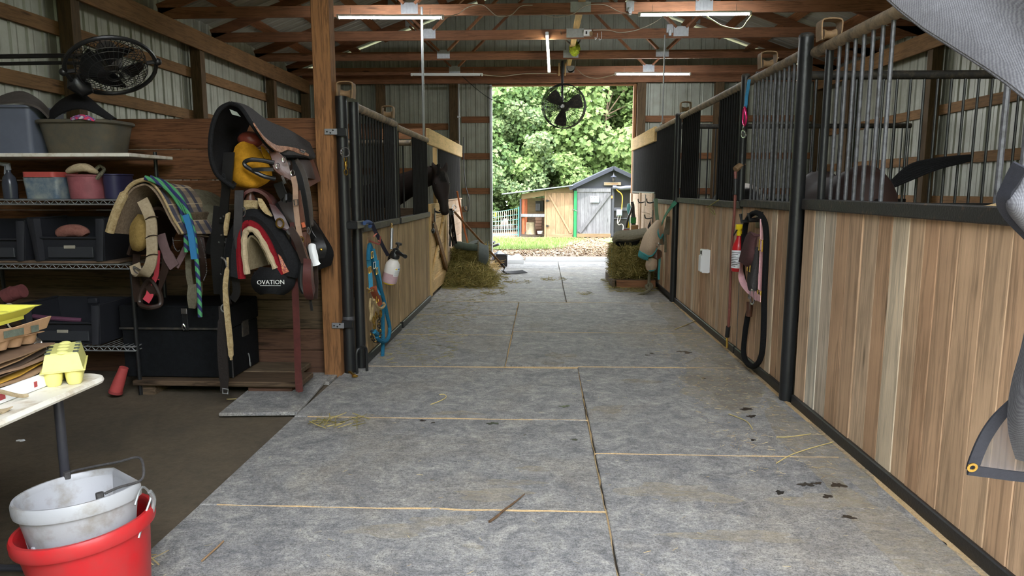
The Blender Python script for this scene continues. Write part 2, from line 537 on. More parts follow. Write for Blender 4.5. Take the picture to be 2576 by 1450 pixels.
t.links.new(ramp(t, noise(t, vec, 6, 6, .75, .6), [(.34, bw(0)), (.68, bw(.62))]), mx.inputs[0])
t.links.new(tr.outputs[0], mx.inputs[1]); t.links.new(b.outputs[0], mx.inputs[2]); t.links.new(mx.outputs[0], t.nodes['Material Output'].inputs[0])
M['wet'] = plain('wet spot', L(44, 42, 40), .25, 0, .2, 30, spec=.6)
g = MB()
for i in range(12):
    for j in range(18):
        x0 = WL - .1 + (WR - WL + .2) * i / 12; x1 = WL - .1 + (WR - WL + .2) * (i + 1) / 12
        y0 = YF - .1 + (YB - YF + .1) * j / 18; y1 = YF - .1 + (YB - YF + .1) * (j + 1) / 18
        g.add([(x0, y0, -.02), (x1, y0, -.02), (x1, y1, -.02), (x0, y1, -.02)], [(0, 1, 2, 3)])
floor = struct('floor', g, M['dirt'])
# rubber mats: the left column runs across the aisle, the right column runs along it
SEAM = .295
def mat_piece(x0, x1, y0, y1, sk=0.0):
    mb = MB()
    c = V(((x0 + x1) / 2, (y0 + y1) / 2, -.01))
    a, bb = V(((x1 - x0) / 2, sk, 0)), V((-sk, (y1 - y0) / 2, 0))
    mb.obox(c, a, bb, (0, 0, .01), .004)
    P(floor, 'rubber_mat', mb, M['mat'], smooth=False)
ys = [0.42, 1.76, 2.985, 4.245, 5.535, 6.80, 7.9, 8.86, 10.1, 11.4, 12.7, 14.1]
for i in range(len(ys) - 1):
    lx = -1.585 if ys[i] < 5 else XL - .02
    sx = SEAM if ys[i] < 5.5 else (-.30 if ys[i] < 8.8 else .315)
    mat_piece(lx, sx - .005, ys[i] + .004, ys[i + 1] - .004, RND.uniform(-.006, .006))
yr = [0.0, 1.84, 3.695, 5.60, 6.97, 8.86, 10.7, 12.5, 14.1]
for i in range(len(yr) - 1):
    sx = SEAM if yr[i] < 5.5 else (-.30 if yr[i] < 8.5 else .315)
    mat_piece(sx + .006, XR_ - .05, yr[i] + .004, yr[i + 1] - .004, RND.uniform(-.006, .006))
mb = MB().obox((-1.86, 4.72, .004), (.25, .02, 0), (-.03, .46, 0), (0, 0, .012), .005)
P(floor, 'rubber_mat', mb, M['mat'], smooth=False)
mb = MB().box(-1.9, -1.6, 5.03, 5.3, -.02, .006, .004)
P(floor, 'rubber_mat', mb, M['mat'], smooth=False)
# dust in the joints
mb = MB()
def dust_line(p, q, w, z=-.003, n=14, seed=0):
    r = random.Random(seed); p, q = V(p), V(q); d = (q - p); sd = V((-d.y, d.x, 0)).normalized()
    rows = []
    for i in range(n + 1):
        c = p + d * i / n; a = w * r.uniform(.35, 1.3)
        c = c + sd * r.uniform(-.006, .006)
        rows.append([c - sd * a / 2 + V((0, 0, z)), c + V((0, 0, z + .005)), c + sd * a / 2 + V((0, 0, z))])
    mb.grid(rows)
for i, y in enumerate(ys[1:8]):
    dust_line((-1.5, y, 0), (SEAM if y < 5.6 else -.3, y + .01, 0), .016, seed=i)
for i, y in enumerate(yr[1:6]):
    dust_line((SEAM if y < 5.7 else -.3, y, 0), (XR_ - .1, y, 0), .02, seed=40 + i)
dust_line((-1.3, 5.535, 0), (1.55, 5.60, 0), .03, seed=77)
for k in range(4): dust_line((SEAM, .3 + k * 1.3, 0), (SEAM, 1.6 + k * 1.3, 0), .010, z=-.008, seed=60 + k)
dust_line((-.3, 5.6, 0), (-.3, 8.9, 0), .014, z=-.006, seed=70)
for k in range(5): dust_line((XR_ - .03, 2.2 + k * 1.35, 0), (XR_ - .03, 3.55 + k * 1.35, 0), .07, z=-.004, seed=80 + k)
for k, (x, y, rx, ry) in enumerate([(1.52, 2.6, .16, .7), (1.55, 3.9, .14, .8), (1.42, 5.3, .3, .7), (1.5, 6.6, .2, .8), (1.3, 5.0, .3, .4), (1.52, 8.2, .16, 1.0)]):
    P(floor, 'dust_patch', MB().poly(blob(x, y, rx, ry, .0014, 26, 50 + k, .3), (0, 0, -.0024)), M['dustpatch'], smooth=False)
P(floor, 'joint_dust', mb, M['sawdust'], kind='stuff')
# dust patches and wet spots
for k, (px, py, rx, ry) in enumerate([(985, 1335, .19, .055), (1120, 1310, .12, .05), (1240, 1245, .16, .07), (1150, 1040, .13, .05), (1290, 1215, .12, .04),
                                      (1340, 1180, .08, .03), (1530, 1030, .12, .07), (1410, 895, .12, .10), (1390, 915, .08, .07), (1610, 960, .14, .06),
                                      (940, 1050, .10, .04), (1190, 1375, .04, .02), (1700, 1240, .25, .10), (1860, 1350, .22, .06), (2080, 1260, .2, .1)]):
    p = aZ(px, py)
    mb = MB().poly(blob(p.x, p.y, rx, ry, .0012, 22, k, .42), (0, 0, -.0022))
    P(floor, 'dust_patch', mb, M['dustpatch'], smooth=False)
for k, (px, py, rx, ry) in enumerate([(1240, 1066, .030, .022), (1063, 1059, .018, .014), (1090, 1064, .010, .010), (1878, 1030, .038, .028), (1890, 1048, .030, .022), (1895, 1108, .016, .012),
                                      (1445, 1107, .02, .012), (2028, 1220, .032, .022), (2055, 1217, .022, .014), (2108, 1222, .030, .030), (2082, 1250, .026, .016), (1962, 1240, .022, .018),
                                      (2135, 1302, .024, .018), (1420, 1023, .03, .02), (1715, 885, .04, .02), (1730, 888, .03, .03), (1640, 890, .02, .02), (1628, 894, .015, .015), (1770, 952, .02, .02), (1320, 1095, .008, .006)]):
    p = aZ(px, py)
    mb = MB().poly(blob(p.x, p.y, rx, ry, .0016, 22, 100 + k, .5), (0, 0, -.0026))
    P(floor, 'wet_spot', mb, M['wet'], smooth=False)
# ================================================================ METAL WALLS
def rib_profile(w):
    """across one sheet: (offset along, height)"""
    pts = []
    n = max(1, round(w / .2285)); s = w / n
    for i in range(n):
        x = i * s
        pts += [(x, 0.0), (x + .045, .0), (x + .062, .018), (x + .088, .018), (x + .105, .0), (x + .15, 0), (x + .158, .004), (x + .172, .004), (x + .18, 0)] if s > .19 else [(x, 0)]
    pts.append((w, 0))
    return pts
def wall_sheet(parent, o, ux, nrm, w, z0f, z1f):
    """one ribbed sheet standing up; ux runs along the wall, nrm points into the barn"""
    o, ux, nrm = V(o), V(ux), V(nrm)
    low, top = [], []
    for (a, h) in rib_profile(w):
        p = o + ux * a + nrm * h
        low.append(V((p.x, p.y, z0f(a)))); top.append(V((p.x, p.y, z1f(a))))
    P(parent, 'wall_panel', MB().grid([low, top], .0015), M['metal_white'], smooth=False)
XC, ZR, SL = .15, 5.78, .362
roofz = lambda x: ZR - SL * abs(x - XC)
def sheets(parent, x0, x1, y, z0, z1=None, nrm=(0, -1, 0)):
    n = max(1, math.ceil((x1 - x0) / .914)); w = (x1 - x0) / n
    for i in range(n):
        a0 = x0 + i * w
        if a0 < XC < a0 + w and z1 is None:
            wall_sheet(parent, (a0, y, 0), (1, 0, 0), nrm, XC - a0, lambda a: z0, lambda a, q=a0: roofz(q + a))
            wall_sheet(parent, (XC, y, 0), (1, 0, 0), nrm, a0 + w - XC, lambda a: z0, lambda a: roofz(XC + a))
        else:
            wall_sheet(parent, (a0, y, 0), (1, 0, 0), nrm, w, lambda a: z0, (lambda a, q=a0: roofz(q + a)) if z1 is None else (lambda a: z1))
DX0, DX1, DZ = -1.07, 1.87, 3.59
def wall_root(name):
    o = bpy.data.objects.new(name, None); COL.objects.link(o); o['kind'] = 'structure'; return o
wall_back = wall_root('wall_back')
sheets(wall_back, WL, DX0, YB, -.05); sheets(wall_back, DX1, WR, YB, -.05); sheets(wall_back, DX0, DX1, YB, DZ)
wall_left = wall_root('wall_left'); wall_right = wall_root('wall_right'); wall_front = wall_root('wall_front')
n = 17; w = (YB - YF) / n
for i in range(n):
    wall_sheet(wall_left, (WL, YF + i * w, 0), (0, 1, 0), (1, 0, 0), w, lambda a: -.05, lambda a: roofz(WL) + .06)
    wall_sheet(wall_right, (WR, YF + i * w, 0), (0, 1, 0), (-1, 0, 0), w, lambda a: -.05, lambda a: roofz(WR) + .06)
sheets(wall_front, WL, -1.0, YF, -.05, nrm=(0, 1, 0)); sheets(wall_front, 2.6, WR, YF, -.05, nrm=(0, 1, 0))
# girts and posts on the walls
for z in (.35, .95, 1.72, 2.5, 3.1):
    P(wall_left, 'girt', MB().box(WL + .022, WL + .06, YF + .05, YB - .05, z - .07, z + .07, .003), M['girt'], smooth=False)
for z in (.6, 1.28, 1.86, 2.56):
    P(wall_right, 'girt', MB().box(WR - .06, WR - .022, YF + .05, YB - .05, z - .07, z + .07, .003), M['girt'], smooth=False)
for y in (1.9, 4.65, 7.4, 10.15, 12.9, 14.75):
    P(wall_left, 'post', MB().box(WL + .062, WL + .21, y - .07, y + .07, -.05, 3.66, .004), M['post'], smooth=False)
for y in (1.9, 4.65, 7.5, 10.5, 13.2, 14.75):
    P(wall_right, 'post', MB().box(WR - .21, WR - .062, y - .07, y + .07, -.05, 3.66, .004), M['post'], smooth=False)
for z in (.68, 1.40, 2.13, 2.89):
    P(wall_back, 'girt', MB().box(-1.72, DX0 - .01, YB - .062, YB - .022, z - .065, z + .065, .003), M['girtx'], smooth=False)
    P(wall_back, 'girt', MB().box(2.1, WR - .05, YB - .062, YB - .022, z - .065, z + .065, .003), M['girtx'], smooth=False)
for z in (.6, 1.82, 2.75):
    P(wall_back, 'girt', MB().box(WL + .05, -2.0, YB - .062, YB - .022, z - .065, z + .065, .003), M['girtx'], smooth=False)
for x in (-1.86, 2.02, -3.4, 3.6):
    P(wall_back, 'post', MB().box(x - .085, x + .085, YB - .24, YB - .064, -.05, 3.6, .004), M['post'], smooth=False)
struct('trim_1', MB().box(-5.0, 5.6, YB - .30, YB - .262, DZ + .005, DZ + .14, .003).box(-5.0, 5.6, YB - .30, YB - .262, DZ + .143, DZ + .285, .003), M['chord'], smooth=False)
struct('trim_2', MB().box(DX0 - .05, DX0 + .0, YB - .12, YB + .03, -.03, DZ, .004), M['galv'], smooth=False)
struct('trim_3', MB().box(DX1, DX1 + .055, YB - .14, YB + .03, -.03, DZ, .004), M['postred'], smooth=False)
struct('trim_4', MB().box(DX0, DX1, YB - .10, YB + .04, DZ - .02, DZ + .01, .003), M['girtx'], smooth=False)
# ================================================================ ROOF
ceiling = bpy.data.objects.new('ceiling', None); COL.objects.link(ceiling); ceiling['kind'] = 'structure'
n = 18; w = (YB + .5 - YF + .5) / n
for side, xe in ((-1, WL - .25), (1, WR + .25)):
    for i in range(n):
        y0 = YF - .5 + i * w
        lo, hi = [], []
        for (a, h) in rib_profile(w):
            lo.append(V((xe, y0 + a, roofz(xe) + .03 + h))); hi.append(V((XC, y0 + a, ZR + .03 + h)))
        P(ceiling, 'roof_panel', MB().grid([lo, hi] if side < 0 else [hi, lo], .0015), M['metal_roof'], smooth=False)
    for k in range(9):
        x = XC + side * (.12 + k * .655)
        if abs(x) > 5.6: continue
        z = roofz(x) - .03
        P(ceiling, 'purlin', MB().obox((x, (YB + YF) / 2, z), (.07, 0, -side * .07 * SL), (0, (YB - YF) / 2, 0), (0.0065 * side, 0, .019), .002), M['purlin'], smooth=False)
for nm, x, mt in (('girder', WL + .235, 'girt'), ('girder', WR - .235, 'girt')):
    P(ceiling, nm, MB().box(x - .019, x + .019, YF + .1, YB - .31, 3.40, 3.655, .004), M[mt], smooth=False)
P(ceiling, 'runner', MB().box(.44, .53, 1.0, 14.4, 3.805, 3.845, .003), M['board_light'], smooth=False)
# trusses
TZ = 3.66
def gusset(mb, x, y, z, w, h):
    mb.box(x - w / 2, x + w / 2, y - .024, y - .0195, z - h / 2, z + h / 2)
    for k in range(5):
        xx = x - w / 2 + w * (k + .5) / 5
        mb.box(xx - w * .04, xx + w * .04, y - .028, y - .023, z - h * .46, z + h * .46)
def truss(y, label):
    t = thing('roof_truss', label, 'truss', (XC, y, TZ), 'wooden roof trusses')
    x0, x1 = WL + .05, WR - .05
    P(t, 'bottom_chord', MB().box(x0, x1, y - .019, y + .019, TZ, TZ + .14, .003), M['chord'], smooth=False)
    tz = lambda x: ZR - .14 - SL * abs(x - XC)
    for s, xe in ((-1, x0), (1, x1)):
        P(t, 'top_chord', MB().beam((xe, y, tz(xe) + .02), (XC, y, tz(XC)), .038, .14, (0, 0, 1)), M['chord'], smooth=False)
        nb = XC + s * 1.88; nt_ = XC + s * 2.75
        P(t, 'web', MB().beam((nb - s * .07, y, TZ + .15), (XC + s * .06, y, tz(XC) - .12), .036, .09, (0, 1, 0)), M['chord_z'], smooth=False)
        P(t, 'web', MB().beam((nb + s * .07, y, TZ + .15), (nt_, y, tz(nt_) - .075), .036, .09, (0, 1, 0)), M['chord_z'], smooth=False)
        mb = MB(); gusset(mb, nb, y, TZ + .095, .22, .14); P(t, 'gusset_plate', mb, M['galv'], smooth=False)
        mb = MB(); gusset(mb, nt_, y, tz(nt_) - .02, .16, .12); P(t, 'gusset_plate', mb, M['galv'], smooth=False)
    mb = MB(); gusset(mb, .47, y, TZ + .085, .26, .13); P(t, 'gusset_plate', mb, M['galv'], smooth=False)
for y, lab in ((6.3, 'wooden roof truss nearest the front opening, above the boarded partition'), (7.82, 'wooden roof truss between the partition and the two nearest lit tubes'),
               (9.34, 'wooden roof truss right behind the two nearest lit tubes'), (10.83, 'wooden roof truss with a white outlet box and black straps on its chord'),
               (12.45, 'wooden roof truss with the green ball hanging in front'), (14.0, 'wooden roof truss that carries the round fan, last before the far opening')):
    truss(y, lab)
# ================================================================ LIGHTS UNDER THE TRUSSES
def tube_light(p, q, label, lit='tube', yw=False):
    p, q = V(p), V(q); d = (q - p).normalized(); up = V((0, 0, 1))
    t = thing('tube_light', label, 'light', (p + q) / 2, 'tube lights under the trusses')
    P(t, 'housing', MB().beam(p + up * .022, q + up * .022, .045, .022, up), M['white'], smooth=False)
    P(t, 'diffuser', MB().tube([p + d * .03 + up * 0, q - d * .03], .0145, 10), M[lit])
    for e in (p, q): P(t, 'end_cap', MB().beam(e - d * .012 + up * .008, e + d * .02 + up * .008, .05, .05, up, .006), M['white'], smooth=False)
    mb = MB()
    for k in (.12, .88):
        c = p + (q - p) * k; mb.tube([c + up * .03, c + V((0, .02, .12))], .002, 5)
    P(t, 'hanger', mb, M['conduit'])
tube_light(aY(850, 44, 8.85), aY(1113, 45, 8.85), 'lit white tube light beside the tall brown aisle post')
tube_light(aY(1608, 38, 8.85), aY(1886, 35, 8.85), 'lit white tube light with a yellow cable looped under it')
tube_light(aY(1548, 187, 12.9), aY(1735, 187, 12.9), 'short looking lit tube light near the far opening, right of the fan')
tube_light(aY(1035, 189, 13.2), aY(1212, 189, 13.2), 'unlit white tube light, left of the far opening', 'white')
tube_light(aY(1376, 86, 10.6), aY(1381.5, 180, 12.0), 'lit yellowish tube light that runs lengthwise down the middle', 'tubewarm')
def cable(name, label, pts, r=.005, mat='cord', n=6, group=None):
    S(name, label, 'cable', MB().tube(smp(pts, n), r, 6), M[mat], group)
cable('cable', 'yellow cable looped under the nearest right tube light', [(1777, 40, 8.8), (1795, 52, 8.78), (1820, 66, 8.78), (1862, 72, 8.78), (1880, 52, 8.8), (1891, 38, 8.85)], .007, 'cordyellow')
cable('cable', 'pale cable from the left tube light draped over the nearest chord', [(1113, 42, 8.85), (1150, 36, 9.2), (1178, 18, 9.28), (1215, 13, 9.29), (1250, 40, 9.25), (1285, 38, 9.25), (1310, 16, 9.28), (1340, 13, 9.28)], .005)
cable('cable', 'pale cable sagging under the nearest chord towards the right tube light', [(1370, 38, 9.25), (1400, 43, 9.2), (1440, 36, 9.2), (1475, 14, 9.28), (1520, 12, 9.28), (1560, 30, 9.25), (1608, 38, 8.9)], .005)
cable('cable', 'pale cable along the second chord, right of the outlet box', [(1492, 76, 10.75), (1530, 76, 10.75), (1560, 82, 10.75), (1600, 76, 10.7), (1640, 60, 10.7), (1665, 44, 10.6)], .005)
cable('cable', 'pale cable from the unlit tube light along the last chord', [(1212, 188, 13.2), (1262, 192, 13.6), (1290, 189, 13.8), (1330, 185, 13.9), (1400, 185, 13.92)], .006)
cable('cable', 'pale cable sagging from the last truss to the far right tube light', [(1448, 170, 13.9), (1470, 190, 13.6), (1500, 197, 13.4), (1530, 192, 13.1), (1548, 187, 12.95)], .006)
cable('cable', 'thin black cable sagging across the far opening to the fan', [(1163, 192, 14.3), (1200, 225, 14.2), (1240, 252, 14.1), (1290, 266, 13.9), (1340, 266, 13.7), (1382, 258, 13.5)], .006, 'cordblack')
# outlet box on the second truss
t = thing('outlet_box', 'white outlet box screwed on the second truss chord', 'outlet', aY(1475, 83, 10.79))
c = aY(1478, 83, 10.78)
P(t, 'box', MB().box(c.x - .06, c.x + .06, 10.76, 10.808, c.z - .045, c.z + .045, .006), M['white'], smooth=False)
P(t, 'plug', MB().box(c.x + .03, c.x + .075, 10.72, 10.76, c.z - .05, c.z + .01, .008), M['tan'], smooth=False)
P(t, 'socket', MB().box(c.x - .03, c.x - .005, 10.755, 10.762, c.z - .02, c.z + .02, .002), M['black'], smooth=False)
# grey pulley brackets on the chords
for lab, px, py, yy in (('grey metal pulley bracket on the nearest chord, right of the middle', 1585, 16, 9.31), ('grey metal pulley bracket on the second chord, under the right tube light', 1685, 72, 10.8)):
    c = aY(px, py, yy)
    t = thing('pulley_bracket', lab, 'bracket', c, 'pulley brackets on the chords')
    P(t, 'plate', MB().box(c.x - .05, c.x + .05, yy - .012, yy + .0, c.z - .06, c.z + .06, .003), M['galv'], smooth=False)
    P(t, 'wheel', MB().lathe([(.0, -.012), (.03, -.012), (.022, 0), (.03, .012), (0, .012)], 14, Matrix.Translation((c.x, yy - .03, c.z - .06)) @ Matrix.Rotation(PI / 2, 4, 'X')), M['conduit'])
    P(t, 'arm', MB().box(c.x - .02, c.x + .02, yy - .045, yy - .012, c.z - .11, c.z - .02, .004), M['galv'], smooth=False)
# conduits
t = thing('conduit', 'grey steel pipe standing from the left stall sill up to the chords', 'pipe', (-1.51, 9.05, 0))
P(t, 'pipe', MB().tube([(-1.525, 9.05, .02), (-1.525, 9.05, 3.70)], .016, 10), M['conduit'])
c = aX(1077, 545, -1.50)
P(t, 'junction_box', MB().box(-1.545, -1.485, 9.0, 9.07, 1.0, 1.16, .006), M['conduit'], smooth=False)
S('conduit', 'thin grey pipe hanging from the second chord behind the right stall fronts', 'pipe', MB().tube([(1.79, 10.78, 2.40), (1.79, 10.78, 3.70)], .011, 8), M['conduit'])
t = thing('conduit', 'grey pipe down the far post left of the opening', 'pipe', (-1.72, 14.7, 0))
P(t, 'pipe', MB().tube([(-1.74, 14.68, 1.0), (-1.74, 14.68, 3.58)], .018, 8), M['conduit'])
P(t, 'clip', MB().box(-1.77, -1.71, 14.655, 14.70, 2.9, 2.94, .003), M['galv'], smooth=False)
P(t, 'outlet', MB().box(-1.70, -1.60, 14.66, 14.72, .96, 1.08, .006), M['tan'], smooth=False)
cable('cable', 'black cable hanging down the far wall beside the grey pipe', [(1166, 345, 14.65), (1167, 420, 14.6), (1172, 470, 14.6), (1180, 500, 14.6), (1178, 530, 14.6), (1170, 528, 14.6), (1168, 518, 14.62)], .009, 'cordblack')
# hanging fan before the far opening
FY = 13.55
fc = aY(1418.5, 268, FY); FRd = .405
t = thing('hanging_fan', 'round black cage fan hanging from the last truss before the far opening', 'fan', fc)
ax = Matrix.Translation(fc) @ Matrix.Rotation(math.radians(-12), 4, 'Z') @ Matrix.Rotation(PI / 2 + .05, 4, 'X')
def ringpts(r, z=0, n=40): return [ax @ V((r * math.cos(2 * PI * k / n), r * math.sin(2 * PI * k / n), z)) for k in range(n)]
mb = MB()
for z in (-.09, .09): mb.tube(ringpts(FRd, z), .009, 6, True)
mb.tube(ringpts(FRd, 0), .007, 6, True)
P(t, 'rim', mb, M['black'])
mb = MB()
for z, zc in ((-.09, -.13), (.09, .13)):
    for r in (.12, .22, .31, .36): mb.tube(ringpts(r, z + (zc - z) * (1 - r / FRd)), .003, 4, True)
    for k in range(44):
        a = 2 * PI * k / 44
        mb.tube([ax @ V((.05 * math.cos(a), .05 * math.sin(a), zc)), ax @ V((FRd * math.cos(a + .15), FRd * math.sin(a + .15), z))], .003, 4)
for k in range(16):
    a = 2 * PI * k / 16
    mb.tube([ax @ V((FRd * math.cos(a), FRd * math.sin(a), -.09)), ax @ V((FRd * math.cos(a), FRd * math.sin(a), .09))], .003, 4)
P(t, 'cage', mb, M['black'])
for k in range(3):
    a0 = 2 * PI * k / 3 + 2.4; rows = []
    for i in range(5):
        r = .06 + .30 * i / 4; row = []
        for j in range(6):
            a = a0 + (j / 5 - .5) * (1.15 - .1 * i)
            row.append(ax @ V((r * math.cos(a), r * math.sin(a), (j / 5 - .5) * .09)))
        rows.append(row)
    P(t, 'blade', MB().grid(rows, .003), M['blackdust'])
P(t, 'hub', MB().lathe([(0, .10), (.045, .10), (.05, .09), (.05, -.02), (.085, -.03), (.09, -.16), (.07, -.2), (0, -.2)], 20, ax), M['blackdust'])
P(t, 'badge', MB().lathe([(0, .142), (.032, .142), (.036, .132), (.036, .12), (0, .12)], 18, ax), M['galv'])
P(t, 'pole', MB().tube([(fc.x - .03, FY + .12, fc.z), (fc.x - .03, FY + .14, 3.85)], .024, 10), M['black'])
mb = MB()
for dx in (-.09, .03): mb.box(fc.x + dx - .012, fc.x + dx + .012, FY + .3, FY + .42, 3.62, 3.84, .003)
P(t, 'mount', mb, M['board_light_z'], smooth=False)
# the green ball and the straps that hang from the second truss
c = aY(1446, 122, 12.2)
mb = MB()
for k in range(46):
    a = RND.uniform(0, 2 * PI); h = RND.uniform(-1, 1); q = math.sqrt(1 - h * h)
    mb.ball(c + V((q * math.cos(a) * .075, q * math.sin(a) * .075, h * .105)), RND.uniform(.018, .03), 6, 5)
mb.ball(c, (.075, .075, .105), 12, 8)
t = thing('hanging_ball', 'lumpy yellow green ball hanging on black straps under the trusses', 'ball', c)
P(t, 'body', mb, fibre('yellow green pile', [L(70, 84, 20), L(170, 184, 60), L(206, 216, 96)], 40, .6))
P(t, 'strap', MB().strap(smp([(1410, 80, 10.7), (1418, 97, 11.2), (1440, 112, 12.1), (1455, 108, 12.1), (1463, 96, 11.4), (1467, 78, 10.75)], 5), .035, .004, (0, .3, 1)), M['leatherblack'])
P(t, 'cord', MB().tube([c + V((0, 0, .09)), c + V((.01, 0, .2))], .006, 6), M['black'])
S('hanging_strap', 'black strap with a green tag looped behind the green ball', 'strap', MB().strap(smp([(1429, 150, 12.5), (1426, 168, 12.9), (1430, 180, 13.2), (1440, 180, 13.2), (1446, 172, 13.0), (1449, 152, 12.55)], 5), .03, .004, (0, .3, 1)), M['leatherblack'])
S('hook', 'thin white wire hooks hanging from the second chord', 'hook', MB().tube(smp([(1503, 84, 10.74), (1502, 94, 10.7), (1498, 100, 10.7), (1497, 94, 10.7)], 4), .004, 5).tube(smp([(1513, 80, 10.74), (1513, 96, 10.7), (1508, 101, 10.7), (1507, 95, 10.7)], 4), .004, 5), M['white'])
# ================================================================ STALL FRONTS
def planks_v(root, x0, x1, y0, y1, z0, z1, w, mat, face):
    """upright boards side by side along y, each its own part; face = -1 shows towards -x"""
    y = y0; r = random.Random(int(y0 * 100) + int(x0 * 10))
    while y < y1 - .02:
        ww = min(w * r.uniform(.78, 1.2), y1 - y)
        if y1 - (y + ww) < .05: ww = y1 - y
        d = r.uniform(0, .006) * face
        P(root, 'plank', MB().box(x0 + d, x1 + d, y + .0012, y + ww - .0012, z0, z1 + r.uniform(-.004, .004), .004), mat, smooth=False)
        y += ww
def bar_row(root, x, ys_, z0, z1, r=.011, mat='blackbar'):
    bars(root, 'bar', MB().tube([(0, 0, z0), (0, 0, z1)], r, 8), M[mat], [(x, y, 0) for y in ys_])
def frange(a, b, st):
    o = []
    while a < b: o.append(a); a += st
    return o
def roller(root, x, y, z, s=1.0):
    """square strap housing with a grooved wheel that rides on the top rail"""
    mb = MB()
    pts = [(x - .05 * s, y, z), (x - .056 * s, y, z + .09 * s), (x - .04 * s, y, z + .115 * s), (x + .04 * s, y, z + .115 * s), (x + .056 * s, y, z + .09 * s), (x + .05 * s, y, z)]
    mb.strap(sm(pts, 4), .09 * s, .008, (0, 1, 0))
    h = P(root, 'roller_bracket', mb, M['tan'])
    P(h, 'wheel', MB().lathe([(0, -.022), (.034, -.022), (.024, -.008), (.024, .008), (.034, .022), (0, .022)], 16, Matrix.Translation((x, y, z + .035 * s)) @ Matrix.Rotation(PI / 2, 4, 'Y') @ Matrix.Scale(1.7, 4, (0, 0, 1))), M['tan'])
def stall_front(name, label, x, y0, y1, zs, zt, face, bars_y, barmat='blackbar', plankmat='plank', w=.135, sillmat='rust', kick=.045, cat='stall panel', group=None, zb=.02, sill_h=.062):
    t = thing(name, label, cat, (x, (y0 + y1) / 2, 0), group)
    f = face
    planks_v(t, x, x - f * .032, y0, y1, zb + kick * .6, zs - sill_h * .6, w, M[plankmat], f)
    P(t, 'sill', MB().box(x + f * .028, x - f * .05, y0, y1, zs - sill_h, zs, .006), M[sillmat], smooth=False)
    P(t, 'bottom_rail', MB().box(x + f * .022, x - f * .05, y0, y1, zb - .03, zb + kick, .006), M['black'], smooth=False)
    P(t, 'top_rail', MB().tube([(x - f * .005, y0, zt), (x - f * .005, y1, zt)], .034, 12), M['rail'])
    bar_row(t, x - f * .005, bars_y, zs - .01, zt - .01, .0115, barmat)
    return t
# right side, near to far (sizes in metres; the sill drops a little from panel to panel)
g_ = 'barred stall panels along the right of the aisle'
t1 = stall_front('stall_fence', 'nearest right stall panel, grey bars with a wide gap above tall brown planks', XR_, 1.05, 4.66, 1.385, 2.305, -1,
                 [2.38, 2.5, 2.615, 2.745] + [3.66, 3.765, 3.87, 3.975, 4.08, 4.185, 4.29], 'barsteel', 'plank', .15, 'rust', .045, group=g_, sill_h=.07)
P(t1, 'frame_post', MB().tube([(XR_ + .004, 4.43, 1.36), (XR_ + .004, 4.43, 2.28)], .024, 12), M['black'])
roller(t1, XR_, 4.45, 2.335)
P(t1, 'hay_wad', MB().grid(patch([[(1.70 + .05 * j, 2.60 + .06 * i, 1.385 + (.03 if 0 < i < 3 and 0 < j < 2 else 0) + .006 * ((i * j) % 2)) for j in range(3)] for i in range(4)], 3, 3), .004), M['sawdust'])
t2 = stall_front('stall_fence', 'right stall panel with the pink halter and black lead loop on it', XR_, 4.82, 6.085, 1.36, 2.335, -1,
                 frange(4.93, 6.0, .098), 'barsteel', 'plank', .125, 'blackdust', group=g_)
roller(t2, XR_, 5.62, 2.365)
t3 = stall_front('stall_fence', 'right stall panel with the white dispenser and an open window gap', XR_, 6.115, 8.92, 1.34, 2.335, -1,
                 frange(6.24, 7.05, .088) + frange(7.95, 8.88, .1), 'blackbar', 'plank', .128, 'blackdust', group=g_)
roller(t3, XR_, 8.72, 2.365)
t4 = stall_front('stall_fence', 'right stall panel half hidden behind the tan and teal horse boot bundle', XR_, 9.08, 10.85, 1.30, 2.33, -1,
                 frange(9.15, 10.83, .085), 'blackbar', 'plank', .13, 'blackdust', group=g_)
P(t4, 'block', MB().box(XR_ - .02, XR_ + .07, 10.05, 10.25, 2.36, 2.43, .005), M['girtx'], smooth=False)
g_ = 'black pipe posts along the right stalls'
for y, r, zt, lab in ((4.75, .046, 2.43, 'thick black pipe post at the nearest right stall corner'), (6.10, .034, 2.39, 'black pipe post with the red strap hung on it'), (9.0, .040, 2.37, 'black pipe post right of the tan horse boot bundle')):
    t = thing('pipe_post', lab, 'post', (XR_ - .02, y, 0), g_)
    P(t, 'pipe', MB().tube([(XR_ - .025, y, -.02 if y != 6.1 else 1.35), (XR_ - .025, y, zt)], r, 16), M['black'])
    if y == 6.1: P(t, 'lower_bar', MB().box(XR_ + .0, XR_ + .03, y - .014, y + .014, -.02, 1.36), M['black'], smooth=False)
    P(t, 'cap', MB().lathe([(0, .012), (r * .8, .012), (r * 1.03, 0), (r * 1.03, -.015)], 16, Matrix.Translation((XR_ - .025, y, zt))), M['blackdust'])
# the third right stall: pale gate, pale panel, barred upper part, header board
t = thing('stall_gate', 'pale boarded gate with black hooks behind the right hay bale', 'gate', (XR_, 11.65, 0))
zz = .06
for k, h in enumerate((.33, .33, .33, .33)):
    P(t, 'board', MB().box(XR_ - .005, XR_ + .03, 10.92, 12.38, zz, zz + h - .004, .004), M['board_pink'], smooth=False); zz += h
P(t, 'stile', MB().box(XR_ - .03, XR_ - .006, 10.92, 11.04, .05, 1.38, .004), M['board_pink'], smooth=False)
P(t, 'stile', MB().box(XR_ - .03, XR_ - .006, 12.27, 12.38, .05, 1.38, .004), M['board_pink'], smooth=False)
t = thing('gate_screen', 'narrow pale panel beside the hooks gate, next to the far opening', 'panel', (XR_, 13.1, 0))
P(t, 'board', MB().box(XR_, XR_ + .03, 12.44, 13.65, .05, 1.36, .004), M['board_pink'], smooth=False)
P(t, 'stile', MB().box(XR_ - .03, XR_ - .003, 12.44, 12.58, .05, 1.36, .004), M['board_pink'], smooth=False)
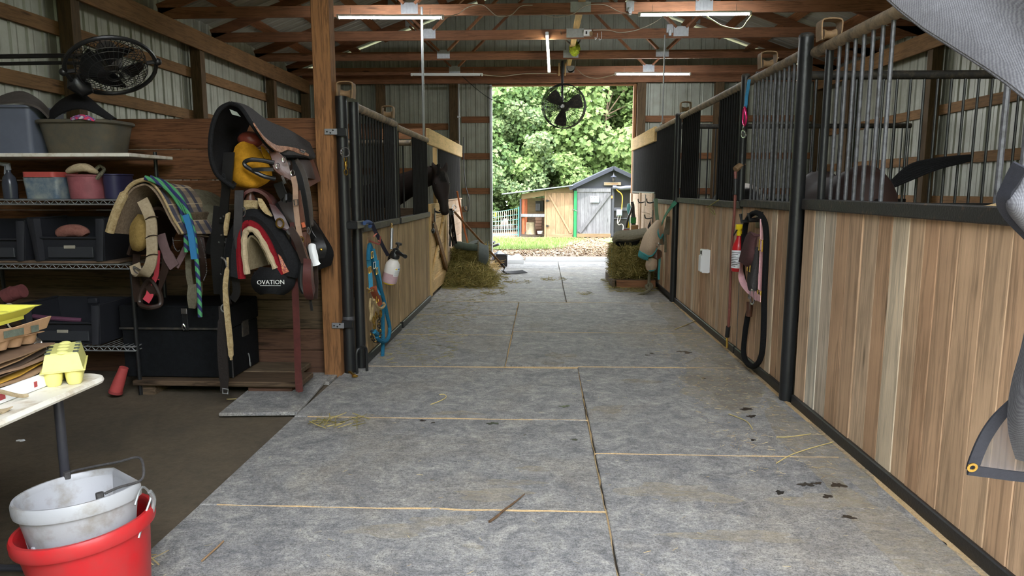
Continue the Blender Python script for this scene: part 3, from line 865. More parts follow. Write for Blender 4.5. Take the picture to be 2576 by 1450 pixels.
P(t, 'stile', MB().box(XR_ - .03, XR_ - .003, 13.5, 13.65, .05, 1.36, .004), M['board_pink'], smooth=False)
P(t, 'brace', MB().beam((XR_ - .02, 12.6, .15), (XR_ - .02, 13.48, 1.15), .1, .024, (1, 0, 0)), M['board_pink'], smooth=False)
t = thing('stall_grille', 'black barred grille under the pale header, next to the far opening', 'grille', (XR_, 12.3, 1.38))
bar_row(t, XR_ + .02, frange(10.95, 13.6, .08), 1.38, 2.2, .011)
P(t, 'header_board', MB().box(XR_ - .03, XR_ + .01, 10.87, 13.72, 2.165, 2.385, .005), M['board_light'], smooth=False)
P(t, 'bottom_bar', MB().box(XR_ + .0, XR_ + .04, 10.9, 13.65, 1.37, 1.40, .004), M['black'], smooth=False)
P(t, 'end_post', MB().box(XR_ + .01, XR_ + .1, 13.55, 13.72, 0, 2.4, .004), M['post'], smooth=False)
for k, (px, py) in enumerate(((1622, 505), (1645, 505), (1640, 545))):
    p = aX(px, py, XR_ - .04)
    t = thing('gate_hook', ['black hook on the pale gate, upper far one', 'black ring hook at the near top corner of the pale gate', 'black hook on the pale gate, lower one'][k], 'hook', p, 'hooks on the pale gate')
    P(t, 'plate', MB().box(p.x + .005, p.x + .012, p.y - .03, p.y + .01, p.z - .09, p.z + .1, .002), M['black'], smooth=False)
    P(t, 'prong', MB().tube(sm([(p.x, p.y, p.z - .02), (p.x - .06, p.y, p.z - .035), (p.x - .10, p.y, p.z - .02), (p.x - .11, p.y, p.z + .03)], 4), .009, 6), M['black'])
# dividers between the right stalls
def divider(label, y, x0, x1, zs, zt, sgn=1, st=.11):
    t = thing('stall_divider', label, 'stall divider', ((x0 + x1) / 2, y, 0), 'barred stall dividers')
    P(t, 'top_rail', MB().tube([(x0, y, zt), (x1, y, zt)], .036, 12), M['blackdust'])
    bars(t, 'bar', MB().tube([(0, 0, zs), (0, 0, zt)], .011, 8), M['black'], [(x, y, 0) for x in frange(x0 + .06, x1, st)])
    P(t, 'sill', MB().box(x0, x1, y - .03, y + .03, zs - .06, zs, .004), M['black'], smooth=False)
    n = 6; h = (zs - .06) / n
    for k in range(n): P(t, 'board', MB().box(x0, x1, y - .02, y + .02, k * h, (k + 1) * h - .004, .003), M['oldboard'], smooth=False)
divider('barred divider behind the nearest right stall with a long black top rail', 6.1, XR_ + .06, WR - .22, 1.33, 2.385)
divider('barred divider between the second and third right stalls', 10.86, XR_ + .06, WR - .22, 1.30, 2.38)
# left side
g_ = 'barred stall panels along the left of the aisle'
u1 = stall_front('stall_fence', 'left stall door panel with the blue halters and spray bottle on it', XL, 5.56, 7.02, 1.16, 2.085, 1, frange(5.68, 6.5, .105) + frange(6.55, 6.98, .075),
                 'blackbar', 'plank_dull', .12, 'oldmetal' if 'oldmetal' in M else 'blackdust', .05, group=g_)
P(u1, 'frame_post', MB().tube([(XL - .005, 5.50, .0), (XL - .005, 5.50, 2.115)], .040, 14), M['black'])
P(u1, 'frame_post', MB().tube([(XL - .005, 7.0, 1.1), (XL - .005, 7.0, 2.10)], .030, 12), M['black'])
roller(u1, XL, 6.72, 2.115, .9)
u2 = stall_front('stall_fence', 'left stall panel with a window gap, between the door panel and the cross braced gate', XL, 7.1, 8.95, 1.155, 2.06, 1, [7.16] + frange(7.98, 8.92, .085),
                 'blackbar', 'plank_dull', .125, 'rust', .05, group=g_)
t = thing('pipe_post', 'black pipe post hinged to the tall brown aisle post', 'post', (-1.535, 5.36, 0), 'black pipe posts at the left stall door')
P(t, 'pipe', MB().tube([(-1.525, 5.34, -.02), (-1.525, 5.34, 2.14)], .045, 16), M['black'])
P(t, 'latch', MB().box(-1.53, -1.42, 5.30, 5.52, 1.14, 1.20, .006), M['black'], smooth=False)
P(t, 'foot_loop', MB().tube(sm([(-1.46, 5.30, 0.0), (-1.46, 5.30, .16), (-1.44, 5.32, .2), (-1.41, 5.36, .2), (-1.40, 5.38, .16), (-1.40, 5.38, .0)], 4), .012, 8), M['black'])
roller(t, -1.50, 5.40, 2.13, 1.0)
P(t, 'tape_band', MB().lathe([(.0475, 0), (.0475, .035)], 16, Matrix.Translation((-1.525, 5.34, .42))), M['barsteel'])
# tall brown aisle post
t = thing('aisle_post', 'tall red brown timber post at the end of the boarded partition', 'post', (-1.62, 5.30, 0))
P(t, 'timber', MB().box(-1.70, -1.565, 5.235, 5.37, -.02, 3.70, .006), M['postred'], smooth=False)
for z in (1.87, .40):
    b_ = P(t, 'bracket', MB().box(-1.625, -1.53, 5.222, 5.234, z - .022, z + .022, .003), M['galv'], smooth=False)
    P(b_, 'strap', MB().box(-1.56, -1.478, 5.27, 5.30, z - .03, z + .03, .004), M['black'], smooth=False)
    mb = MB()
    for dx, dz in ((-.055, .0), (-.03, -.008), (-.01, .01)): mb.lathe([(0, .004), (.006, .003), (.007, 0)], 8, Matrix.Translation((-1.55 + dx, 5.222, z + dz)) @ Matrix.Rotation(PI / 2, 4, 'X'))
    P(b_, 'screws', mb, M['black'])
# ring and brass snap hanging on the pipe post
p = aY(868, 383, 5.24)
t = thing('tie_ring', 'steel ring with a brass snap hanging on the left pipe post', 'ring', p)
P(t, 'ring', MB().tube([p + V((.034 * math.cos(a * PI / 10), 0, .034 * math.sin(a * PI / 10))) for a in range(20)], .004, 6, True), M['chrome'])
P(t, 'screw_eye', MB().tube(sm([p + V((-.03, .05, .02)), p + V((-.028, .01, .012)), p + V((-.02, 0, 0)), p + V((-.03, .01, -.012)), p + V((-.045, .05, -.02))], 4), .004, 6), M['chrome'])
q = p + V((.003, -.005, -.04))
sn = P(t, 'snap', MB().tube(sm([q + V((-.009, 0, 0)), q + V((-.009, 0, -.03)), q + V((0, 0, -.04)), q + V((.009, 0, -.03)), q + V((.009, 0, 0))], 3), .004, 6)
       .lathe([(0, 0), (.012, 0), (.013, -.03), (.008, -.04), (.006, -.055), (0, -.055)], 12, Matrix.Translation(q + V((0, 0, -.03)))), M['brass'])
P(sn, 'swivel', MB().tube([q + V((.014 * math.cos(a), 0, -.108 + .022 * math.sin(a))) for a in [2 * PI * k / 14 for k in range(14)]], .004, 6, True), M['brass'])
# gate with crossed braces, panel beyond it, header
t = thing('stall_gate', 'pale wooden gate with crossed braces under the horse head', 'gate', (XL, 9.9, 0))
zz = .06; x = XL - .03
for k in range(6):
    P(t, 'board', MB().box(x - .03, x, 9.12, 10.72, zz, zz + .192, .004), M['board_light'], smooth=False); zz += .196
P(t, 'stile', MB().box(x, x + .03, 9.10, 9.22, .02, 1.25, .004), M['board_light_z'], smooth=False)
P(t, 'stile', MB().box(x, x + .03, 10.60, 10.74, .05, 1.25, .004), M['board_light_z'], smooth=False)
P(t, 'rail', MB().box(x, x + .03, 9.22, 10.60, 1.08, 1.25, .004), M['board_light'], smooth=False)
P(t, 'rail', MB().box(x, x + .03, 9.22, 10.60, .05, .22, .004), M['board_light'], smooth=False)
P(t, 'brace', MB().beam((x + .018, 9.24, .24), (x + .018, 10.58, 1.07), .03, .12, (0, -1, 1)), M['board_light'], smooth=False)
P(t, 'brace', MB().beam((x + .032, 9.24, 1.07), (x + .032, 10.58, .24), .03, .12, (0, 1, 1)), M['girt'], smooth=False)
p = aX(1098, 535, XL + .03)
P(t, 'latch', MB().tube(sm([(p.x, p.y - .1, p.z + .02), (p.x + .05, p.y - .1, p.z), (p.x + .05, p.y + .25, p.z), (p.x, p.y + .25, p.z + .02)], 3), .012, 6).box(p.x - .01, p.x, p.y - .14, p.y - .07, p.z - .12, p.z + .06), M['black'])
P(t, 'lock', MB().ball((XL + .03, 9.14, .90), (.025, .04, .04), 10, 6).tube([(XL + .03, 9.14, .94), (XL + .03, 9.14, .99), (XL + .03, 9.18, .99)], .008, 6), M['black'])
t = thing('stall_fence', 'pale boarded stall panel with black bars above, behind the left hay bale', 'stall panel', (XL, 11.7, 0), g_)
zz = .05
for k in range(6):
    P(t, 'board', MB().box(XL - .035, XL, 10.80, 12.64, zz, zz + .198, .004), M['board_pink'], smooth=False); zz += .202
bar_row(t, XL - .02, frange(10.1, 12.6, .085), 1.26, 2.03, .011)
P(t, 'sill', MB().box(XL - .045, XL + .012, 10.80, 12.66, 1.262, 1.285, .004), M['board_pink'], smooth=False)
t = thing('stall_header', 'pale header board above the horse head on the left', 'header', (XL, 10.8, 2.0))
P(t, 'board', MB().box(XL - .02, XL + .02, 8.99, 12.70, 2.01, 2.215, .006), M['board_light'], smooth=False)
P(t, 'upright', MB().box(XL - .07, XL - .022, 9.84, 9.94, 1.25, 2.02, .004), M['board_light_z'], smooth=False)
P(t, 'end_post', MB().box(XL - .10, XL - .022, 12.58, 12.72, 0, 2.3, .004), M['post'], smooth=False)
t = thing('stall_divider', 'left stall divider with a pale top board and pipe rail', 'stall divider', (-3.2, 9.3, 0), 'barred stall dividers')
P(t, 'top_board', MB().box(WL + .22, XL - .03, 9.33, 9.37, 2.10, 2.235, .004), M['girtx'], smooth=False)
P(t, 'top_rail', MB().tube([(WL + .22, 9.2, 2.04), (XL - .25, 9.2, 2.04)], .036, 12), M['rail'])
bars(t, 'bar', MB().tube([(0, 0, 1.2), (0, 0, 2.04)], .011, 8), M['black'], [(x, 9.2, 0) for x in frange(WL + .3, XL - .28, .11)])
for k in range(6): P(t, 'board', MB().box(WL + .22, XL - .05, 9.18, 9.22, k * .2, k * .2 + .196, .003), M['oldboard'], smooth=False)
# ================================================================ HORSES
def horsemat(name, c1, c2, white=0):
    m, t, b = newmat(name)
    vec, oi, raw = coords(t, rnd=False)
    n = noise(t, raw, 3, 3, .5)
    c = ramp(t, n, [(.35, c2), (.65, c1)])
    sp = t.nodes.new('ShaderNodeSeparateXYZ'); t.links.new(raw, sp.inputs[0])
    c = mixc(t, ramp(t, sp.outputs[2], [(.45, bw(1)), (.6, bw(0))]), c, L(20, 17, 16))
    if white:
        c = mixc(t, ramp(t, noise(t, raw, 1.3, 2, .5), [(.53, bw(0)), (.56, bw(1))]), c, L(214, 208, 200))
    t.links.new(c, b.inputs['Base Color']); b.inputs['Roughness'].default_value = .65
    b.inputs['Specular IOR Level'].default_value = .2
    return m
def loft(mb, secs, seg=16):
    """secs: (centre, side vec, up vec, down length) closed body through ellipse rings"""
    rows = []
    for c, a, u, dn in secs:
        row = []
        for k in range(seg):
            q = 2 * PI * k / seg; s = math.sin(q)
            row.append(V(c) + V(a) * math.cos(q) + V(u) * (s if s > 0 else s * dn))
        rows.append(row)
    n0 = len(mb.v); mb.grid(rows, closed=True)
    mb.f.append(tuple(n0 + k for k in range(seg - 1, -1, -1)))
    mb.f.append(tuple(n0 + (len(rows) - 1) * seg + k for k in range(seg)))
def horse(label, loc, rz, neck, hd, hn, mat, sc=(1, 1, 1), voxel=.018):
    t = thing('horse', label, 'horse', loc, 'horses in the stalls', rz)
    t.scale = sc
    mb = MB()
    body = [(-.80, 1.22, .10, .12, .14), (-.74, 1.24, .20, .22, .26), (-.55, 1.25, .27, .27, .32), (-.25, 1.20, .29, .27, .36), (.05, 1.17, .30, .28, .38), (.3, 1.20, .28, .30, .36), (.5, 1.2, .23, .28, .30), (.66, 1.2, .12, .16, .2)]
    loft(mb, [((x, 0, z), (0, -w, 0), (0, 0, u), d / u) for x, z, w, u, d in body], 20)
    pts = [V((.42, 0, 1.26))] + [V(p) for p in neck]
    rr = [.26, .20, .15, .115][:len(pts)]
    nk = sm([tuple(p) + (r, r * .62) for p, r in zip(pts, rr)], 4)
    secs = []
    for i, q in enumerate(nk):
        a = V(nk[max(0, i - 1)][:3]); bb = V(nk[min(len(nk) - 1, i + 1)][:3]); d = (bb - a).normalized()
        sd = d.cross(V((0, 0, 1))); sd = sd.normalized() if sd.length > .1 else V((0, 1, 0)); u = sd.cross(d)
        secs.append((q[:3], sd * q[4], u * q[3], 1.0))
    loft(mb, secs, 16)
    d = V(hd).normalized(); n_ = V(hn); n_ = (n_ - d * n_.dot(d)).normalized(); sd = d.cross(n_)
    po = pts[-1]
    hs = [(-.06, .06, .04, .09), (0, .10, .065, .14), (.09, .118, .08, .19), (.19, .12, .09, .21), (.28, .102, .08, .185), (.36, .076, .068, .13), (.45, .062, .058, .09), (.53, .064, .056, .08), (.585, .056, .048, .066), (.61, .03, .026, .034)]
    loft(mb, [(po + d * a, sd * -w, n_ * u, l / u) for a, w, u, l in hs], 16)
    ears = []
    for s in (-1, 1):
        b0 = po + sd * (.06 * s) + n_ * .02; e = (-d + sd * (.28 * s) + n_ * .12).normalized()
        loft(mb, [(b0 + e * a, sd * -r, n_ * (r * .7), 1) for a, r in ((-.03, .034), (.04, .044), (.09, .038), (.14, .018), (.165, .004))], 10)
    for s in (-1, 1):
        mb.tube([(.38, .15 * s, 1.08), (.40, .15 * s, .78), (.405, .15 * s, .50), (.395, .15 * s, .44), (.395, .15 * s, .2), (.41, .15 * s, .11), (.43, .15 * s, .07), (.44, .15 * s, .0)], [.13, .085, .055, .048, .036, .045, .05, .062], 12)
        mb.tube([(-.56, .15 * s, 1.15), (-.52, .16 * s, .88), (-.66, .16 * s, .66), (-.76, .16 * s, .52), (-.74, .16 * s, .45), (-.70, .16 * s, .2), (-.68, .16 * s, .11), (-.66, .16 * s, .07), (-.65, .16 * s, 0)], [.2, .145, .075, .058, .046, .038, .046, .05, .062], 12)
    o = P(t, 'body', mb, mat, local=True)
    rm = o.modifiers.new('remesh', 'REMESH'); rm.mode = 'VOXEL'; rm.voxel_size = voxel; rm.use_smooth_shade = True
    sm_ = o.modifiers.new('smooth', 'SMOOTH'); sm_.factor = .5; sm_.iterations = 3
    for s in (-1, 1):
        P(t, 'eye', MB().ball(po + d * .17 + sd * (.092 * s) + n_ * .035, .019, 10, 8), M['eye'], local=True)
        P(t, 'nostril', MB().ball(po + d * .555 + sd * (.040 * s) + n_ * .022, (.011, .011, .016), 8, 6), M['eye'], local=True)
    mb = MB(); r = random.Random(3)
    for k in range(60):
        q = V(nk[min(len(nk) - 1, int(len(nk) * r.uniform(.15, 1)))][:3]); up = V((0, 0, 1))
        q = q + up * .12; l = r.uniform(.1, .2)
        mb.strap([q, q + V((r.uniform(-.03, .03), .05 * r.choice((-1, 1)), .0)), q + V((r.uniform(-.03, .03), r.uniform(.06, .11) * r.choice((-1, 1)), -l))], .03, .004, (1, 0, 0))
    for k in range(14):
        q = po + d * -.02 + n_ * .05 + sd * r.uniform(-.03, .03)
        mb.strap([q, q + d * .07 + n_ * .05, q + d * r.uniform(.12, .2) + n_ * .045 + sd * r.uniform(-.04, .04)], .016, .004, tuple(sd))
    P(t, 'mane', mb, M['maneblack'], local=True)
    mb = MB()
    for k in range(26):
        a = r.uniform(-.04, .04); bq = r.uniform(-.04, .04)
        mb.tube(sm([(-.80, a * .4, 1.3), (-.88, a, 1.2), (-.90 + bq, a * 1.4, .9), (-.87 + bq, a * 1.6, .5 + r.uniform(0, .1))], 3), [.012] * 9 + [.003], 5)
    P(t, 'tail', mb, M['maneblack'], local=True)
    return t
M['eye'] = plain('dark eye', L(12, 10, 10), .08, spec=.8)
M['maneblack'] = fibre('black horse hair', [L(14, 13, 13), L(36, 32, 30)], 80, .3, .6)
hb = horsemat('dark bay coat', L(44, 33, 28), L(28, 22, 20))
hr = V((-2.86, 9.95, 0))
poll = aY(1107, 436, 9.62) - hr; poll.z += .0
nose = aY(1119, 531, 9.42) - hr
horse('dark bay horse looking out over the cross braced gate', hr, 0, [(.86, -.08, 1.46), (1.2, -.22, 1.60), tuple(poll)], nose - poll, V((.42, -.85, .3)), hb, voxel=.014)
horse('dark brown horse behind the bars of the nearest right stall, rump towards the aisle front', (2.10, 5.16, 0), PI / 2, [(.66, 0, 1.15), (.76, 0, .92), (.78, 0, .72)], (0.2, 0, -1), (1, 0, 0), horsemat('liver coat', L(52, 34, 28), L(38, 26, 23)), (.84, .8, 1.06), .03)
horse('black and white horse in the second right stall, seen through the window gap', (2.32, 8.5, 0), PI / 2 - .15, [(.85, 0, 1.15), (1.0, 0, .92), (1.05, 0, .72)], (0.3, 0, -1), (1, 0, .3), horsemat('pied coat', L(30, 28, 28), L(22, 21, 21), 1), (1, 1, 1), .03)
# ================================================================ THINGS ON THE RIGHT STALL FRONTS
def smx(pts, x, n=6, closed=False):
    """points on the upright plane of the right stall fronts"""
    return [aX(a, b, x) for a, b in sm(pts, n, closed)]
xw = XR_ - .055
# black lead rope loop
t = thing('lead_rope', 'thick black lead rope hanging in a long loop over a black hook', 'rope', aX(1895, 920, xw))
lp = [(1886, 775), (1880, 800), (1873, 850), (1871, 890), (1880, 915), (1897, 922), (1912, 905), (1919, 870), (1922, 800), (1923, 740), (1926, 660), (1928, 600), (1924, 560), (1912, 540), (1899, 536), (1885, 545), (1876, 565), (1873, 600), (1874, 640)]
P(t, 'rope', MB().tube(smx(lp, xw - .02, 5), .021, 10), fibre('black rope', [L(16, 16, 17), L(42, 42, 44)], 160, .8))
P(t, 'end_wrap', MB().tube(smx([(1884, 795), (1886, 775), (1886, 760)], xw - .02, 4), .026, 10), M['leatherbrown'])
sp_c = aX(1886, 742, xw - .02)
P(t, 'snap', MB().tube([sp_c + V((0, .03 * math.cos(a), .04 * math.sin(a) + .04)) for a in [2 * PI * k / 16 for k in range(16)]], .009, 8, True).lathe([(0, -.03), (.014, -.03), (.016, .0), (.009, .02), (0, .02)], 10, Matrix.Translation(sp_c)), M['chrome'])
# pink halter with pouch
t = thing('halter', 'pink webbing halter with a plum padded noseband beside the black rope loop', 'halter', aX(1895, 745, xw))
M['pink'] = plain('pink webbing', L(222, 172, 178), .8, 0, .15, 60, .2)
M['plum'] = fibre('plum pad', [L(74, 52, 54), L(98, 70, 70)], 60, .2)
P(t, 'cheek_strap', MB().strap(smx([(1917, 552), (1917, 600), (1915, 650), (1913, 700), (1911, 735)], xw - .03), .045, .005, (.8, .5, 0)), M['pink'])
P(t, 'noseband', MB().strap(smx([(1865, 660), (1864, 690), (1870, 712), (1884, 730), (1898, 742), (1908, 752)], xw - .045), .05, .005, (.6, .6, .8)), M['pink'])
P(t, 'chin_strap', MB().strap(smx([(1890, 735), (1900, 745), (1914, 752)], xw - .06), .05, .005, (0, .3, 1)), M['pink'])
rows = [[(1894, 588), (1900, 587), (1906, 590)], [(1884, 600), (1894, 600), (1905, 603)], [(1872, 640), (1887, 648), (1899, 640)], [(1867, 660), (1878, 664), (1888, 662)]]
P(t, 'pad', MB().grid(patch([[aX(a, b, xw - .07 + (.02 if j != 1 else 0)) for j, (a, b) in enumerate(r)] for r in rows], 4, 4), .03), M['plum'])
rows = [[(1898, 625), (1904, 622), (1909, 625)], [(1894, 650), (1903, 655), (1909, 650)], [(1886, 700), (1895, 705), (1905, 695)], [(1888, 728), (1894, 733), (1900, 728)]]
P(t, 'lining', MB().grid(patch([[aX(a, b, xw - .045 + (.02 if j != 1 else 0)) for j, (a, b) in enumerate(r)] for r in rows], 4, 4), .02), M['feltgrey'])
for (px, py) in ((1914, 618), (1884, 670), (1910, 745)):
    c = aX(px, py, xw - .06)
    P(t, 'buckle', MB().tube([c + V((0, .035 * a, .04 * b_)) for a, b_ in ((-1, -1), (1, -1), (1, 1), (-1, 1))], .006, 6, True), M['brass'])
c = aX(1893, 748, xw - .06)
P(t, 'ring', MB().tube([c + V((0, .055 * math.cos(a), .055 * math.sin(a))) for a in [2 * PI * k / 18 for k in range(18)]], .008, 6, True), M['chrome'])
P(t, 'throat_strap', MB().strap(smx([(1868, 590), (1868, 640), (1870, 690), (1877, 725)], xw - .02), .035, .005, (.8, .5, 0)), M['leatherblack'])
c = aX(1912, 555, XR_)
t = thing('wall_hook', 'black double hook holding the lead rope and halter', 'hook', c)
P(t, 'plate', MB().box(XR_ - .012, XR_ + .0, c.y - .08, c.y + .08, c.z - .06, c.z + .07, .003), M['black'], smooth=False)
P(t, 'prong', MB().tube([(XR_, c.y + .05, c.z), (XR_ - .13, c.y + .05, c.z - .01), (XR_ - .14, c.y + .05, c.z + .05)], .014, 8), M['black'])
P(t, 'prong', MB().tube([(XR_, c.y - .06, c.z + .02), (XR_ - .10, c.y - .06, c.z + .01), (XR_ - .11, c.y - .06, c.z + .06)], .012, 8), M['black'])
# red bottle
c = aX(1856, 683, XR_ - .075)
t = thing('spray_bottle', 'red spray bottle with a yellow nozzle hung beside the halter', 'bottle', c)
T_ = Matrix.Translation(c)
M['redplastic'] = plain('red plastic', L(196, 34, 40), .3, 0, .1, 6)
P(t, 'body', MB().lathe([(0, 0), (.05, 0), (.055, .01), (.055, .20), (.045, .235), (.026, .27), (.02, .30), (.02, .325), (0, .325)], 20, T_, sx=1.0, sy=.9), M['redplastic'])
M['yellowplastic'] = plain('yellow plastic', L(236, 204, 30), .35, 0, .08, 6)
nz = P(t, 'nozzle', MB().lathe([(0, .30), (.025, .30), (.025, .335), (.018, .34), (.018, .36), (0, .36)], 14, T_).box(c.x - .035, c.x + .022, c.y - .016, c.y + .016, c.z + .35, c.z + .395, .006), M['yellowplastic'])
P(nz, 'trigger', MB().beam(c + V((-.02, .0, .352)), c + V((-.05, .0, .30)), .012, .01, (0, 1, 0)), M['black'])
P(t, 'label', MB().lathe([(.0565, .03), (.0565, .18)], 12, T_, PI * .75, PI * 1.75, sx=1, sy=.9), M['white'])
mb = MB()
for k in range(9):
    mb.lathe([(.0570, .045 + k * .014), (.0570, .050 + k * .014)], 8, T_, PI * .85, PI * (1.3 + .3 * ((k * 7) % 3) / 3), sx=1, sy=.9)
P(t, 'label_print', mb, M['black'], kind='stuff')
# white dispenser
c = aX(1784, 655, XR_)
t = thing('spray_dispenser', 'white automatic spray dispenser screwed on the right planks', 'dispenser', c)
prof = [(-.03, .11), (-.075, .115), (-.082, .105), (-.086, -.10), (-.078, -.125), (-.02, -.13), (0, -.12), (0, .11)]
P(t, 'case', MB().poly([V((XR_ + a - .002, c.y - .055, c.z + b_)) for a, b_ in prof], (0, .11, 0)), M['white'], smooth=False)
P(t, 'front_cover', MB().box(XR_ - .098, XR_ - .083, c.y - .05, c.y + .05, c.z - .115, c.z + .05, .01), M['white'], smooth=False)
P(t, 'nozzle_window', MB().box(XR_ - .09, XR_ - .06, c.y - .03, c.y + .03, c.z + .06, c.z + .10, .006), M['black'], smooth=False)
# red strap on the second pipe post
t = thing('tie_strap', 'long red brown rubber tie hanging from the second right pipe post', 'strap', aX(1833, 870, xw))
P(t, 'strap', MB().tube(smx([(1850, 432), (1850, 470), (1847, 540), (1841, 620), (1838, 700), (1835, 780), (1832, 825)], XR_ - .085), .012, 8), leather('red brown rubber', L(132, 72, 62), .5))
P(t, 'grip', MB().tube(smx([(1832, 822), (1829, 848)], XR_ - .085), .02, 8), M['black'])
P(t, 'snap', MB().tube(smx([(1829, 848), (1829, 876)], XR_ - .085), .011, 8), M['brass'])
P(t, 'upper_grip', MB().tube(smx([(1851, 450), (1850, 490)], XR_ - .085), .017, 8), M['black'])
P(t, 'clamp', MB().tube([aX(1850, 427, XR_ - .085), V((XR_ - .06, 6.08, aX(1866, 420, XR_ - .05).z)), V((XR_ - .01, 6.10, aX(1866, 418, XR_ - .05).z + .02))], .028, 8), M['tan'])
# blue strap, pink carabiner
p0 = aX(1880, 212, XR_ - .06)
t = thing('carabiner_strap', 'blue webbing with a pink carabiner and steel ring on the second pipe post', 'strap', aX(1872, 345, XR_ - .07))
P(t, 'webbing', MB().strap(smx([(1884, 200), (1881, 222), (1877, 245), (1876, 262), (1874, 272)], XR_ - .08), .03, .006, (.8, .5, 0)), plain('blue webbing', L(70, 150, 196), .8, 0, .2, 50))
P(t, 'carabiner', MB().tube(smx([(1873, 270), (1870, 285), (1870, 305), (1873, 316), (1877, 305), (1877, 285)], XR_ - .09, 4, True), .009, 8, True), plain('pink anodised', L(220, 40, 110), .25, .6, .1, 8))
P(t, 'ring', MB().tube(smx([(1869, 328), (1866, 338), (1869, 346), (1875, 344), (1876, 334)], XR_ - .09, 4, True), .007, 6, True), M['chrome'])
P(t, 'shackle', MB().tube(smx([(1873, 314), (1870, 322), (1872, 330)], XR_ - .09, 4), .007, 6), M['chrome'])
S('straw_tuft', 'wisp of green hay stuck on the sill above the white dispenser', 'hay', MB().tube(smx([(1778, 522), (1790, 515), (1808, 503)], XR_ - .05), .006, 5).tube(smx([(1784, 526), (1792, 535), (1800, 541)], XR_ - .05), .005, 5).tube(smx([(1780, 520), (1796, 530), (1797, 540)], XR_ - .05), .004, 5), M['strawgreen'])
t = thing('hay_net', 'black hay net slung by the divider in the nearest right stall', 'hay net', aY(2300, 450, 5.8))
for k in range(7):
    P(t, 'strand', MB().tube(smp([(2150 + 6 * k, 512, 6.07), (2215 + 4 * k, 484 - 4 * k, 5.85), (2290, 452 - 6 * k, 5.85), (2360, 424 - 4 * k, 5.9), (2440, 404 - 2 * k, 6.07)], 4), .012, 6), M['felt'])
# ================================================================ OUTSIDE
m, t, b = newmat('chips and gravel')
vec, oi, raw = coords(t, rnd=False)
n1 = noise(t, raw, .6, 4, .6); n2 = noise(t, raw, 14, 6, .8)
col = ramp(t, n2, [(.35, L(70, 58, 44)), (.5, L(104, 86, 67)), (.68, L(128, 114, 96))])
col = mixc(t, ramp(t, n1, [(.5, bw(0)), (.65, bw(.5))]), col, L(112, 108, 102))
t.links.new(col, b.inputs['Base Color']); b.inputs['Roughness'].default_value = .95
bump(t, b, n2, .8, .03); M['chips'] = m
m, t, b = newmat('lawn')
vec, oi, raw = coords(t, rnd=False)
n2 = noise(t, raw, 9, 6, .8); n1 = noise(t, raw, 1.2, 3, .6)
col = ramp(t, n2, [(.35, L(66, 84, 40)), (.55, L(94, 114, 58)), (.7, L(124, 134, 82))])
t.links.new(col, b.inputs['Base Color']); b.inputs['Roughness'].default_value = .9
bump(t, b, n2, .8, .03); M['lawn'] = m
mb = MB()
for i in range(20):
    for j in range(14):
        x0 = -30 + 3 * i; y0 = 14.35 + 3.2 * j
        mb.add([(x0, y0, -.012), (x0 + 3, y0, -.012), (x0 + 3, y0 + 3.2, -.012), (x0, y0 + 3.2, -.012)], [(0, 1, 2, 3)])
struct('ground', mb, M['chips'])
mb = MB().add([(-30, -30, -.03), (30, -30, -.03), (30, YF - .1, -.03), (-30, YF - .1, -.03)], [(0, 1, 2, 3)])
struct('ground', mb, plain('brown gravel yard', L(132, 122, 106), .95, 0, .3, 12))
P(floor, 'concrete_apron', MB().box(-.35, 3.0, 13.9, 14.85, -.03, .002, .004), plain('pale concrete', L(112, 111, 107), .85, 0, .2, 5, .1), smooth=False)
P(floor, 'concrete_apron', MB().box(-1.5, -.36, 13.4, 14.2, -.03, .001, .004), plain('pale concrete', L(112, 111, 107), .85, 0, .2, 5, .1), smooth=False)
struct('unseen_light_block', MB().grid([[V((x, -9, -.03)), V((x, -12, 3.2 + .4 * math.sin(x * .5))), V((x, -15, 7.0 + .5 * math.sin(x * .3))), V((x, -19, 9.5 + .6 * math.sin(x * .21)))] for x in range(-36, 40, 4)][::-1]), plain('light block green', L(70, 84, 46), .95, 0, .4, 2))  # unseen bank added behind the camera to hold back low sky light
# random pieces with numpy
def many(name, template, faces, N, place, mat, parent=None):
    """N small copies of a template, joined (for what nobody could count)"""
    rs = np.random.RandomState(N % 9973 + len(name))
    T = np.array(template, float); nv = len(T)
    c, s, R = place(rs, N)
    Vv = np.einsum('nij,kj->nki', R, T) * s[:, None, None] + c[:, None, :]
    m = bpy.data.meshes.new(name)
    m.vertices.add(N * nv); m.vertices.foreach_set('co', Vv.reshape(-1).astype(np.float32))
    fl = [i for f in faces for i in f]; ln = [len(f) for f in faces]
    li = (np.array(fl)[None, :] + (np.arange(N) * nv)[:, None]).reshape(-1)
    m.loops.add(len(li)); m.loops.foreach_set('vertex_index', li.astype(np.int32))
    tot = np.tile(np.array(ln), N); st = np.concatenate([[0], np.cumsum(tot)[:-1]])
    m.polygons.add(len(tot)); m.polygons.foreach_set('loop_start', st.astype(np.int32)); m.polygons.foreach_set('loop_total', tot.astype(np.int32))
    m.update(calc_edges=True); m.materials.append(mat)
    o = bpy.data.objects.new(name, m); COL.objects.link(o)
    if parent is not None:
        o.parent = parent; o.location = -wloc(parent)
    o['kind'] = 'stuff'
    return o
def frames(z, spin):
    """rotation matrices whose third column is z"""
    z = z / np.linalg.norm(z, axis=1)[:, None]
    h = np.where(np.abs(z[:, 2:3]) < .9, np.array([[0, 0, 1.]]), np.array([[1., 0, 0]]))
    x = np.cross(h, z); x /= np.linalg.norm(x, axis=1)[:, None]; y = np.cross(z, x)
    cs, sn = np.cos(spin)[:, None], np.sin(spin)[:, None]
    return np.stack([x * cs + y * sn, y * cs - x * sn, z], axis=2)
